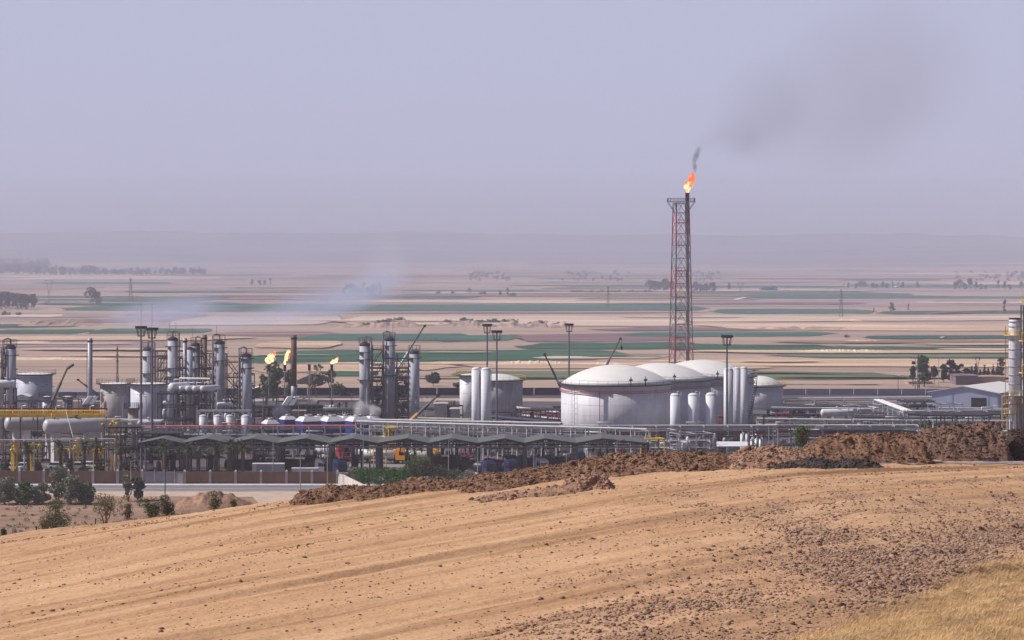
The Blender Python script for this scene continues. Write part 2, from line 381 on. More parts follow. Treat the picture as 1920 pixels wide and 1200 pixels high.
# ---- eroded banks and heaps on the plain
mat("bank_soil", (0.40, 0.27, 0.20), 1.0, 0, 0.3, 0.05, 0.9, 0.07, (0.12, 0.08, 0.10), bump=0.6, bscale=0.3)
mat("straw_heap", (0.72, 0.53, 0.38), 1.0, 0, 0.2, 0.2, bump=0.5, bscale=0.5)
def bank(name, px, py, w, h, depth, m, label, cat, seed, kind=None, rough=1.0):
    Y = GY(py); s = Y/F; nx, ny = max(10, int(w/1.2)), 9
    u, v = np.meshgrid(np.linspace(-1, 1, nx), np.linspace(-1, 1, ny))
    Xb = X(px, Y)+u*w*.5*s; Yb = Y+v*depth
    H = h*s*np.clip(1-np.abs(u)**3, 0, 1)*np.clip(1-v*v, 0, 1)*((0.10 if kind else .6)+1.1*rough*np.clip(fbm(u*w*(.035 if kind else .25)+seed, v*.7+seed, 3)-.22, 0, 1))
    ob = grid_mesh(name, Xb, Yb, ground_z(Xb, Yb)+H-0.05, m)
    if kind: ob["kind"] = kind
    else: tag(ob, label, cat)
for i, (px, py, w, h) in enumerate([(690,612,120,16),(760,611,70,18),(860,610,90,14),(930,611,150,18),(1005,612,60,20),(1050,612,50,14),(110,609,150,14),(270,607,90,8),(1500,616,260,6)]):
    bank("earth_bank", px, py, w, h, 30, MATS["bank_soil"], "", "", i*3.3, "structure", 1.2)
for i, (px, py, w, h, lab) in enumerate([
    (1580,661,210,7,"long pale heap of straw along the green strip right of the big flare tower"),
    (1615,641,84,4,"short pale straw heap beside the lone dark bush on the plain"),
    (1590,602,60,5,"small pale heap at the foot of the distant pylon on the right"),
    (1000,682,150,7,"pale spoil ridge on the stubble behind the thin boom and two dome tanks"),
    (1130,683,90,5,"low pale spoil ridge just behind the largest dome tank"),
    (95,673,240,4,"pale straw ridge running behind the lone grey chimney and cable pylon"),
    (60,642,80,3,"short pale straw ridge behind the white column with the dark cap at the frame edge")]):
    bank("straw_heap", px, py, w, h, 8, MATS["straw_heap"], lab, "heap", i*5.1+50, None, 0.8)

# ---- brown scrub between the hill and the road, works yard, road
mat("scrub_soil", (0.27, 0.165, 0.11), 1.0, 0, 0.3, 0.25, 0.6, 0.06, (0.42, 0.27, 0.19), bump=0.7, bscale=1.2, stretch=(0.5, 1, 1))
mat("yard_concrete", (0.085, 0.072, 0.08), 0.95, 0, 0.35, 0.12, 0.6, 0.05, (0.19, 0.14, 0.13), stretch=(0.5, 1, 1))
mat("asphalt", (0.20, 0.19, 0.205), 0.9, 0, 0.1, 0.5, stretch=(0.15, 1, 1))
mat("road_white", (0.55, 0.53, 0.54), 0.8, 0, 0.15, 0.6)
mat("sand_track", (0.50, 0.38, 0.30), 1.0, 0, 0.15, 0.4)
def sheet(name, x0, x1, y0, y1, z, m, nx=40, ny=12, wob=0.0):
    u, v = np.meshgrid(np.linspace(x0, x1, nx), np.linspace(y0, y1, ny))
    e = wob*(vnoise(u/6+3, v*0+1)-.5)
    ob = grid_mesh(name, u, v+e, u*0+z, m); ob["kind"] = "structure"; return ob
sheet("scrub_ground", -260, 260, 345, 519, 0.02, MATS["scrub_soil"])
sheet("yard", -420, 420, 531.5, 842, 0.03, MATS["yard_concrete"])
sheet("loading_apron", -62, 40, 539, 577, 0.05, mat("apron_concrete", (0.26, 0.23, 0.235), .95, 0, .12, .3), 40, 6)
sheet("yard_track", -420, 420, 805, 822, 0.06, mat("track_dust", (0.42, 0.31, 0.27), 1, 0, .2, .1), 40, 4)
sheet("road", -300, 300, 514.5, 525.5, 0.06, MATS["asphalt"], 30, 4)
sheet("road_marking", -300, 300, 519.6, 519.95, 0.075, MATS["road_white"], 30, 2)
sheet("verge", -300, 300, 503, 514.4, 0.05, MATS["sand_track"], 60, 6, 3)
mb = MB()
mb.box(-300, 514.4, 0.0, 300, 514.75, 0.16)
mb.build("kerb", MATS["road_white"])["kind"] = "structure"
mb = MB(); mb.box(-300, 525.4, 0, 300, 525.8, 0.2); mb.box(-300, 525.8, 0, 300, 529.6, 0.14)
mb.build("pavement", MATS["road_white"])["kind"] = "structure"

# ---- the near hill
gX = [(-140,15),(-60,8.4),(-40,5.6),(-16.7,2.5),(7.5,0.0),(20,-0.8),(40,-0.5),(60,0.2),(140,5)]
gD = [(-200,2.0),(0,2.2),(30,8.0),(60,13.0),(100,14.9),(150,16.3),(200,17.7),(206,18.05),(212,18.9),(230,23.5),(260,31.5),(300,42),(345,51.5),(380,53)]
def hill_base(x, y):
    D = np.interp(y, [a for a, _ in gD], [d for _, d in gD]); g = np.interp(x, [a for a, _ in gX], [d for _, d in gX])
    fade = np.clip((330-y)/120, 0, 1)
    return HC-(D+g*fade)
DIR = math.atan2(0.85, 1.0); cu, su = math.cos(DIR), math.sin(DIR)
def furrow_uv(x, y): return x*cu+y*su, -x*su+y*cu
def stony(x, y):                                    # stonier towards the near right
    px = 960+F*x/y; py = YH+F*(HC-hill_base(x, y))/y
    a = np.clip((px-760)/800, 0, 1)*np.clip((py-900-(1500-px)*.06)/190, 0, 1)
    bnd = np.exp(-((py-(1010+(px-1500)*.30))/38.0)**2)*np.clip((px-1380)/200, 0, 1)      # the curved stone bank
    low = np.exp(-((py-(1115-(px-1400)*.19))/48.0)**2)*np.clip((px-850)/450, 0, 1)
    brk = np.clip((fbm(x*.25+9, y*.18+4, 4)-.22)*3.2, .35, 1.25)
    up = np.clip((px-1080)/250, 0, 1)*np.exp(-((py-935)/38.0)**2)*np.clip((fbm(x*.35+1, y*.22+8, 4)-.40)*5, 0, 1)*.55
    return np.clip((a*.50+bnd*.95+low*.75)*brk+up, 0, 1.3)
def grassy(x, y):
    ax, ay, bx, by = 10.3, 93, 23.6, 118
    d = ((x-ax)*(by-ay)-(y-ay)*(bx-ax))/math.hypot(bx-ax, by-ay)
    return d + 1.6*(fbm(x*.5, y*.5, 3)-.45)          # metres inside the dry grass
def hill_z(x, y):
    u, v = furrow_uv(x, y); z = hill_base(x, y)
    band = fbm(v*.33+7, u*.012, 3)
    rid = np.maximum(0, fbm(v*.75+40, u*.022+3, 2)-.42)*1.1
    z = z + (band-.45)*.55 + rid*0.9 + (fbm(v*2.2, u*.12, 3)-.45)*.16 + (fbm(x*1.6, y*1.6, 3)-.45)*(.10+.16*stony(x, y))
    return z
fx = np.concatenate([np.linspace(-140, -52, 16), np.arange(-50, 50.01, 0.24), np.linspace(52, 140, 16)])
fy = np.concatenate([np.linspace(-200, 82, 24), np.arange(84, 216, 0.24), np.linspace(217, 380, 30)])
Xh, Yh = np.meshgrid(fx, fy)
Ym = np.maximum(Yh, 60)
inside = (Yh > 60) & (Yh < 230)
Zh = np.where(inside, hill_z(Xh, Ym), hill_base(Xh, Yh))
Zh = np.where(Yh > 338, np.minimum(Zh, -1.5), Zh)
sm, n, L, b = nodes_of("hill_soil_tilled"); b.inputs["Roughness"].default_value = 1.0; b.inputs["Specular IOR Level"].default_value = 0.0
tc = n.new("ShaderNodeTexCoord"); o = tc.outputs["Object"]
mp = n.new("ShaderNodeMapping"); mp.inputs["Rotation"].default_value = (0, 0, -DIR); L.new(o, mp.inputs[0]); fo = mp.outputs[0]
f1 = noise_node(n, L, fo, (0.02, 0.45, 0.1), 1.0, 4); f2 = noise_node(n, L, fo, (0.10, 2.2, 0.3), 1.0, 4); f3 = noise_node(n, L, o, (3, 3, 3), 1.0, 6)
f4 = noise_node(n, L, o, (0.10, 0.10, 0.1), 1.0, 4)
r1 = ramp(n, [(0.30, (0.36, 0.212, 0.118)), (0.43, (0.53, 0.327, 0.188)), (0.55, (0.605, 0.382, 0.224)), (0.72, (0.66, 0.43, 0.262))]); L.new(f1.outputs[0], r1.inputs[0])
r2 = ramp(n, [(0.30, (0.70, 0.66, 0.62)), (0.50, (1, 1, 1)), (0.7, (1, 1, 1))]); L.new(f2.outputs[0], r2.inputs[0])
r3 = ramp(n, [(0.30, (0.80, 0.76, 0.72)), (0.52, (1, 1, 1)), (0.75, (1.0, 1.0, 1.0))]); L.new(f3.outputs[0], r3.inputs[0])
r4 = ramp(n, [(0.35, (0.90, 0.86, 0.84)), (0.65, (1, 1, 1))]); L.new(f4.outputs[0], r4.inputs[0])
c = mixc(n, L, None, r1.outputs[0], r2.outputs[0], 'MULTIPLY', .5); c = mixc(n, L, None, c, r3.outputs[0], 'MULTIPLY', .8); c = mixc(n, L, None, c, r4.outputs[0], 'MULTIPLY', 1.0)
at = n.new("ShaderNodeAttribute"); at.attribute_name = "zone"; sx = n.new("ShaderNodeSeparateColor"); L.new(at.outputs["Color"], sx.inputs[0])
c = mixc(n, L, sx.outputs[0], c, (0.36, 0.23, 0.165)); c = mixc(n, L, sx.outputs[1], c, (0.50, 0.335, 0.17))
L.new(c, b.inputs["Base Color"])
bp = n.new("ShaderNodeBump"); bp.inputs["Strength"].default_value = 0.8; bp.inputs["Distance"].default_value = 0.08
fb = noise_node(n, L, o, (4, 4, 4), 1.0, 8); L.new(fb.outputs[0], bp.inputs["Height"]); L.new(bp.outputs[0], b.inputs["Normal"])
hill = grid_mesh("hillside", Xh, Yh, Zh, sm); hill["kind"] = "structure"
za = hill.data.color_attributes.new("zone", 'FLOAT_COLOR', 'POINT')
st = np.where(inside, stony(Xh, Ym), 0)*.55; gr = np.clip(np.where(inside, grassy(Xh, Ym), 0)/1.2, 0, 1)
st = st + np.where(inside & (np.abs(Xh) < 52), 0.30*np.clip(1-np.abs(Yh-199)/3, 0, 1)*fbm(Xh*.3, Yh*.4, 3), 0)
za.data.foreach_set("color", np.stack([np.clip(st, 0, 1), gr, gr*0, gr*0+1], -1).ravel().astype(np.float32))

# ---- clods and stones (nobody could count them)
def scatter(name, n_try, dens, size, m, seed, zf, lo=(-46, 86), hi=(46, 207), flat=0.62):
    rs = np.random.RandomState(seed)
    y = np.sqrt(rs.uniform(lo[1]**2, hi[1]**2, n_try)); x = rs.uniform(-.25, .27, n_try)*y
    keep = rs.rand(n_try) < dens(x, y); x, y = x[keep], y[keep]
    return scatter_at(name, x, y, zf(x, y), size(rs, x, y, len(x)), m, rs, flat)
def scatter_at(name, x, y, z, s, m, rs, flat=0.7):
    k = len(x)
    ico = np.array([(0,0,-1),(.7236,-.5257,-.4472),(-.2764,-.8506,-.4472),(-.8944,0,-.4472),(-.2764,.8506,-.4472),(.7236,.5257,-.4472),
                    (.2764,-.8506,.4472),(-.7236,-.5257,.4472),(-.7236,.5257,.4472),(.2764,.8506,.4472),(.8944,0,.4472),(0,0,1)])
    fc = np.array([(0,1,2),(1,0,5),(0,2,3),(0,3,4),(0,4,5),(1,5,10),(2,1,6),(3,2,7),(4,3,8),(5,4,9),(1,10,6),(2,6,7),(3,7,8),(4,8,9),(5,9,10),(6,10,11),(7,6,11),(8,7,11),(9,8,11),(10,9,11)])
    sc = np.stack([s*rs.uniform(.7, 1.5, k), s*rs.uniform(.7, 1.3, k), s*flat*rs.uniform(.7, 1.3, k)], -1)
    V = ico[None]*sc[:, None, :]*rs.uniform(.68, 1.28, (k, 12, 1))
    a = rs.uniform(0, 6.28, k); ca, sa = np.cos(a)[:, None], np.sin(a)[:, None]
    V = np.stack([V[..., 0]*ca-V[..., 1]*sa, V[..., 0]*sa+V[..., 1]*ca, V[..., 2]], -1)
    V += np.stack([x, y, z+s*.18], -1)[:, None, :]
    Fc = (fc[None]+12*np.arange(k)[:, None, None]).reshape(-1, 3)
    me = bpy.data.meshes.new(name); me.vertices.add(k*12); me.vertices.foreach_set("co", V.ravel().astype(np.float32))
    me.loops.add(Fc.size); me.loops.foreach_set("vertex_index", Fc.ravel().astype(np.int32))
    me.polygons.add(len(Fc)); me.polygons.foreach_set("loop_start", np.arange(0, Fc.size, 3, dtype=np.int32))
    me.update(calc_edges=True); me.materials.append(m)
    ob = bpy.data.objects.new(name, me); col.objects.link(ob); ob["kind"] = "stuff"; return ob
def clod_d(x, y):
    u, v = furrow_uv(x, y)
    bnd = .55*np.clip((fbm(v*.95+60, u*.02+9, 2)-.52)*6, 0, 1)+np.clip((fbm(v*.42+19, u*.014+5, 3)-.46)*5, 0, 1)*np.clip((fbm(u*.07+3, v*.3, 3)-.40)*4, 0, 1)
    crest = np.clip(1-np.abs(y-(197+.5*np.sin(x*.4)))/2.2, 0, 1)*(x < -8)*.8
    d = .010+.42*bnd+.72*stony(x, y)**1.5+crest
    return np.where(grassy(x, y) > .3, 0.004, d)*np.clip(150/y, .55, 1.5)*.8
mat("clod_soil", (0.29, 0.175, 0.115), 1.0, 0, 0.4, 1.7, 0.8, 0.9, (0.17, 0.095, 0.065), spec=0.0)
mat("stone", (0.36, 0.24, 0.18), 1.0, 0, 0.4, 1.1, 0.6, 0.5, (0.46, 0.34, 0.28), spec=0.05)
scatter("clods", 470000, clod_d, lambda rs, x, y, k: np.clip(rs.lognormal(-3.35, .5, k), .015, .15), MATS["clod_soil"], 3, hill_z)
scatter("stones", 330000, lambda x, y: np.where(grassy(x, y) > 0, 0, .62*stony(x, y)**1.6+.003), lambda rs, x, y, k: np.clip(rs.lognormal(-3.25, .48, k), .02, .15), MATS["stone"], 5, hill_z)

# ---- dry grass in the near right corner
rs = np.random.RandomState(8); k = 420000
gx = rs.uniform(6, 38, k); gy = rs.uniform(80, 128, k); ok = (grassy(gx, gy) > rs.uniform(-.9, .5, k)) & (np.abs(gx/gy) < .29); gx, gy = gx[ok], gy[ok]; k = len(gx)
gz = hill_z(gx, gy); h = rs.uniform(.05, .20, k)*(.6+.9*fbm(gx*.8, gy*.8, 3)); w = rs.uniform(.006, .014, k); a = rs.uniform(0, 6.28, k); ln = rs.uniform(.02, .22, k)
V = np.stack([np.stack([gx-w*np.cos(a), gy-w*np.sin(a), gz-.02], -1), np.stack([gx+w*np.cos(a), gy+w*np.sin(a), gz-.02], -1), np.stack([gx+ln, gy+ln*np.sin(a), gz+h], -1)], 1)
me = bpy.data.meshes.new("dry_grass"); me.vertices.add(k*3); me.vertices.foreach_set("co", V.ravel().astype(np.float32))
me.loops.add(k*3); me.loops.foreach_set("vertex_index", np.arange(k*3, dtype=np.int32)); me.polygons.add(k); me.polygons.foreach_set("loop_start", np.arange(0, k*3, 3, dtype=np.int32)); me.update(calc_edges=True)
me.materials.append(mat("dry_grass", (0.60, 0.415, 0.225), 1.0, 0, .35, .45, .7, .3, (0.46, 0.29, 0.14), spec=0.0))
ob = bpy.data.objects.new("dry_grass", me); col.objects.link(ob); ob["kind"] = "stuff"

# ---- spoil heaps along the crest: each a heap of dug earth with its own outline
mat("spoil", (0.215, 0.122, 0.078), 1.0, 0, .4, 1.4, .6, .35, (0.33, 0.20, 0.125), bump=1.0, bscale=5, spec=0.0)
mat("spoil_pale", (0.34, 0.205, 0.14), 1.0, 0, .35, 1.2, .6, .3, (0.22, 0.125, 0.08), bump=1.0, bscale=5, spec=0.0)
mat("spoil_black", (0.05, 0.042, 0.038), 1.0, 0, .5, 1.5, .6, .6, (0.16, 0.11, 0.075), bump=1.0, bscale=5)
mat("spoil_dark", (0.17, 0.097, 0.068), 1.0, 0, .4, 1.4, .5, .4, (0.25, 0.15, 0.10), bump=1.0, bscale=5)
HEAPS = []
def heap(name, prof, Y, depth, m, label, seed, rough=.5, lean=.35, nx=None):
    """prof: (photo column, row of the top, row of the foot) measured at distance Y; built as a ridge of that height."""
    s = Y/F; px = np.array([p[0] for p in prof], float)
    nx = nx or int((px[-1]-px[0])*s/.11); ny = 34
    u = np.linspace(px[0], px[-1], nx); t = np.linspace(-1, 1, ny)
    top = np.interp(u, px, [p[1] for p in prof]); ft = np.interp(u, px, [p[2] for p in prof])
    U, T = np.meshgrid(u, t); Xq = X(U, Y); Yq = Y+T*depth+lean*0
    Yq = Yq + (fbm(Xq*.5+seed, T*1.2, 3)-.45)*1.2
    zt = HC-(np.interp(U, px, [p[1] for p in prof])-YH)*s
    base = hill_base(Xq, Yq)
    pr = np.clip(1-np.abs(T)**1.6, 0, 1)
    H = np.maximum(zt-hill_base(Xq, Y+0*Xq), .05)
    end = np.clip(np.minimum(U-px[0], px[-1]-U)*s/.8, 0, 1)
    r1 = fbm(Xq*.9+seed, Yq*.9+seed, 4)-.45; r2 = fbm(Xq*3.1+seed, Yq*3.1, 3)-.45; r3 = fbm(Xq*7+seed, Yq*7, 2)-.35
    Zq = base-.25 + (H+.25)*pr*end + (r1*rough*.7+r2*rough*.55+r3*rough*.45)*np.clip(pr*1.8, 0, 1)*np.clip(H, .25, 1.4)
    ob = grid_mesh(name, Xq, Yq, Zq, m); HEAPS.append((Xq, Yq, Zq, pr*end, m, ob)); tag(ob, label, "earth heap", "spoil heaps along the crest of the hill"); return ob
heap("earth_heap", [(535,938,944),(570,922,942),(620,913,940),(700,913,938),(760,903,932),(800,897,930),(850,900,924),(890,906,920)], 197, 3.4, MATS["spoil"], "brown earth ridge in front of the white wall corner and green hedge", 3.1)
heap("earth_heap", [(850,906,918),(900,890,922),(950,886,918),(1010,878,914),(1080,866,908),(1140,858,900),(1200,852,896),(1260,849,892),(1330,850,886),(1380,852,880)], 194, 4.6, MATS["spoil"], "longest dark brown earth ridge in front of the parked tankers and canopies", 8.7, .6)
heap("earth_heap", [(1040,908,912),(1070,896,913),(1105,888,914),(1135,894,913),(1160,908,911)], 180.5, 1.8, MATS["spoil_pale"], "small pinkish stone heap lying at the foot of the longest earth ridge", 14.2, .7)
heap("earth_heap", [(1345,866,884),(1390,845,880),(1440,838,876),(1490,842,870),(1540,850,868)], 193.5, 4.2, MATS["spoil_pale"], "pale pinkish earth heap at the right end of the longest ridge by the green shrub", 21.5, .5)
heap("earth_heap", [(1490,846,870),(1520,829,868),(1545,819,866),(1600,815,866),(1650,817,862),(1700,814,856),(1745,822,850)], 200.5, 3.8, MATS["spoil"], "rounded brown earth heap between the green shrub and the tallest heap", 33.9, .6)
heap("earth_heap", [(1690,842,858),(1722,815,860),(1755,802,862),(1800,801,862),(1850,797,862),(1884,797,861),(1893,806,861)], 206, 3.6, MATS["spoil_dark"], "tallest dark brown earth heap below the white stack at the frame edge", 41.3, .75)
heap("earth_heap", [(1430,872,878),(1480,866,879),(1540,861,880),(1560,868,880),(1590,860,879),(1630,865,876),(1665,872,875)], 190, 1.8, MATS["spoil_black"], "long low black heap of burnt stubble in front of the brown heaps", 55.0, .5)
heap("earth_heap", [(858,942,946),(900,931,944),(960,921,936),(1020,915,928),(1075,908,918),(1110,906,912)], 179, 1.2, MATS["spoil_pale"], "thin curving windrow of tan earth below the longest ridge", 61.0, .25)
heap("earth_heap", [(1876,812,860),(1890,804,862),(1920,803,864),(1980,804,864),(2040,812,862)], 208, 3.0, mat("shade_coloured_earth", (0.055, 0.030, 0.022), 1, 0, .3, 1.0, bump=.8, bscale=4), "earth bank coloured dark as shade, cut by the right frame edge beside the tallest heap", 71.0, .3)  # near-black colour stands in for the shaded end face of the tallest heap
# gravel strip on the crest at the right
u, v = np.meshgrid(np.linspace(27, 48, 40), np.linspace(196.6, 199.2, 6))
ob = grid_mesh("gravel_track", u, v+(u-37)*.05, hill_z(u, v)+.05, mat("grey_gravel", (0.27, 0.225, 0.22), 1, 0, .3, 3.0)); ob["kind"] = "structure"
# clods lying on the heaps, as part of each heap's surface rubble
def heap_rubble():
    rs = np.random.RandomState(21)
    for k, (Xq, Yq, Zq, pr, m, hb) in enumerate(HEAPS):
        w = (pr > .12)*1.0; idx = np.flatnonzero(w.ravel()); area = (Xq.max()-Xq.min())*(Yq.max()-Yq.min())
        n_ = int(area*46*(1.0 if k != 4 else .6)*(.5 if k in (7,) else 1)); pick = rs.choice(idx, n_)
        x = Xq.ravel()[pick]+rs.uniform(-.06, .06, n_); y = Yq.ravel()[pick]+rs.uniform(-.06, .06, n_); z = Zq.ravel()[pick]
        order = np.arange(n_)
        rb = scatter_at("rubble", x, y, z, np.clip(rs.lognormal(-3.15, .6, n_), .02, .30), m, rs); rb.parent = hb
heap_rubble()
# loose heap of scrub soil by the road
u, v = np.meshgrid(np.linspace(-1, 1, 60), np.linspace(-1, 1, 20))
Yq = 487+v*7; Xq = X(398, 487)+u*S(75, 487); Zq = 2.6*np.clip(1-np.abs(u)**2, 0, 1)*np.clip(1-v*v, 0, 1)*(.5+1.1*fbm(u*6+3, v*3+1, 4))-.15
tag(grid_mesh("earth_heap", Xq, Yq, Zq, MATS["spoil_pale"]), "low tan earth heap beside the pale sandy track before the road", "earth heap")
u, v = np.meshgrid(np.linspace(-46, -22, 30), np.linspace(478, 503, 10)); ob = grid_mesh("sandy_track", u+(v-478)*-.2, v, u*0+.06, MATS["sand_track"]); ob["kind"] = "structure"

# ---- thin smoke from the works, widened over the plain as added far haze
pl, n, L, b = nodes_of("smoke_haze_pall"); n.remove(b)
pv = n.new("ShaderNodeVolumePrincipled"); pv.inputs["Color"].default_value = (0.68, 0.72, 0.90, 1); pv.inputs["Density"].default_value = 1.5e-4
L.new(pv.outputs[0], n["Material Output"].inputs["Volume"])
q = MB(); vs = []; fs = []; nn, kk = 48, 24
for i in range(kk+1):
    th = math.pi*i/kk
    for j in range(nn): ph = 2*math.pi*j/nn; vs.append((3800*math.sin(th)*math.cos(ph), 3900+2950*math.sin(th)*math.sin(ph), 2-130*math.cos(th)*(1 if math.cos(th) < 0 else .06)))
for i in range(kk):
    for j in range(nn): fs.append((i*nn+j, i*nn+(j+1)%nn, (i+1)*nn+(j+1)%nn, (i+1)*nn+j))
q.add(vs, fs, True); q.build("smoke", pl)["kind"] = "stuff"
# ---- air: one box of haze round everything under the sky
hz, n, L, b = nodes_of("haze_air"); n.remove(b)
pv = n.new("ShaderNodeVolumePrincipled"); pv.inputs["Color"].default_value = (0.70, 0.72, 0.87, 1); pv.inputs["Density"].default_value = HAZE_D if 'HAZE_D' in globals() else 1.45e-4
pv.inputs["Anisotropy"].default_value = 0.0
L.new(pv.outputs[0], n["Material Output"].inputs["Volume"])
MB().box(-9400, -460, -12, 9400, 22400, 165).build("haze", hz)["kind"] = "stuff"
# ================================================================ THE WORKS
W = mat("white_paint", (0.76, 0.75, 0.77), 0.45, 0, 0.06, 0.6, 0.25, 0.25, (0.58, 0.55, 0.54), streak=0.22)
WR = mat("white_roof", (0.80, 0.775, 0.74), 0.5, 0, 0.05, 0.4, 0.2, 0.2, (0.68, 0.63, 0.58))
TP = mat("tank_paint", (0.68, 0.665, 0.70), 0.5, 0, 0.06, 0.5, 0.3, 0.15, (0.50, 0.47, 0.47), streak=0.25)
WEATH = mat("weathered_tank", (0.52, 0.49, 0.51), 0.6, 0, 0.14, 0.6, 0.6, 0.3, (0.38, 0.33, 0.33), streak=0.45)
RUSTY = mat("rust_streaked", (0.42, 0.385, 0.375), 0.7, 0, 0.15, 0.5, 1.0, 0.13, (0.15, 0.075, 0.055), streak=0.85)
GALV = mat("galvanised", (0.34, 0.34, 0.37), 0.5, 0.2, 0.18, 1.2)
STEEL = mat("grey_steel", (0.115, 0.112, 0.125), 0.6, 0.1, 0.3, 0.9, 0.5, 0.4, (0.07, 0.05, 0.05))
WSTEEL = mat("pale_steel", (0.52, 0.52, 0.55), 0.55, 0, 0.12, 0.9)
COLP = mat("column_paint", (0.47, 0.475, 0.54), 0.7, 0, 0.08, 0.5, 0.4, 0.3, (0.44, 0.42, 0.44), streak=0.3)
VESP = mat("vessel_paint", (0.70, 0.70, 0.74), 0.65, 0, 0.04, 0.5, streak=0.06)
PIER = mat("pier_concrete", (0.60, 0.56, 0.53), .9, 0, .1, .7, streak=.2)
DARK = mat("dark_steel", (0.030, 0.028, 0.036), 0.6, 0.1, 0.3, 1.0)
BLACK = mat("soot_black", (0.018, 0.016, 0.018), 0.8, 0, 0.3, 1.0)
NAVY = mat("navy_cladding", (0.032, 0.032, 0.075), 0.7, 0, 0.12, 0.1, stretch=(0.3, 1, 1))
WALLG = mat("grey_boundary", (0.30, 0.27, 0.31), 0.9, 0, 0.12, 0.15, stretch=(0.3, 1, 1))
BROWN = mat("rust_brown", (0.17, 0.095, 0.075), 0.8, 0, 0.3, 0.8, 0.5, 0.4, (0.10, 0.06, 0.05))
YEL = mat("safety_yellow", (0.86, 0.56, 0.02), 0.5, 0, 0.2, 1.0, 0.5, 0.6, (0.36, 0.21, 0.05))
YPALE = mat("pale_yellow", (0.62, 0.55, 0.22), 0.5, 0, 0.15, 1.0)
RED = mat("fire_red", (0.34, 0.018, 0.04), 0.5, 0, 0.2, 1.0)
PINK = mat("faded_red", (0.62, 0.17, 0.18), 0.5, 0, 0.15, 0.5)
MAG = mat("dark_red", (0.16, 0.02, 0.045), 0.6, 0, 0.25, 1.0)
BLUE = mat("cobalt_blue", (0.02, 0.045, 0.26), 0.5, 0, 0.15, 1.0)
CONC = mat("concrete", (0.46, 0.42, 0.39), 0.9, 0, 0.14, 0.7, 0.5, 0.3, (0.33, 0.29, 0.27), streak=0.25)
ROOF = mat("sheet_roof", (0.115, 0.125, 0.125), 0.65, 0.0, 0.12, 1.3, stretch=(0.15, 4, 1))
ORANGE = mat("machine_orange", (0.75, 0.27, 0.02), 0.45, 0, 0.1, 1.0)
OLIVE = mat("dusty_lagging", (0.36, 0.34, 0.27), 0.8, 0, 0.2, 1.0)
LAG = mat("pipe_lagging", (0.70, 0.70, 0.72), 0.4, 0.0, 0.14, 0.8)
GLASS = mat("dark_glass", (0.02, 0.025, 0.035), 0.12, 0, 0.1, 1.0, spec=0.6)
RUBBER = mat("rubber", (0.022, 0.02, 0.02), 0.85, 0, 0.2, 2.0)
LAMP = mat("lamp_glass", (0.70, 0.70, 0.68), 0.2, 0, 0.1, 2.0)
PURP = mat("purple_brick", (0.20, 0.15, 0.17), 0.9, 0, 0.15, 0.3)  # brown-purple colour of the barns' walls and roofs
SKYB = mat("pale_blue_sheet", (0.46, 0.50, 0.66), 0.5, 0.1, 0.06, 0.6, stretch=(4, 4, .1))

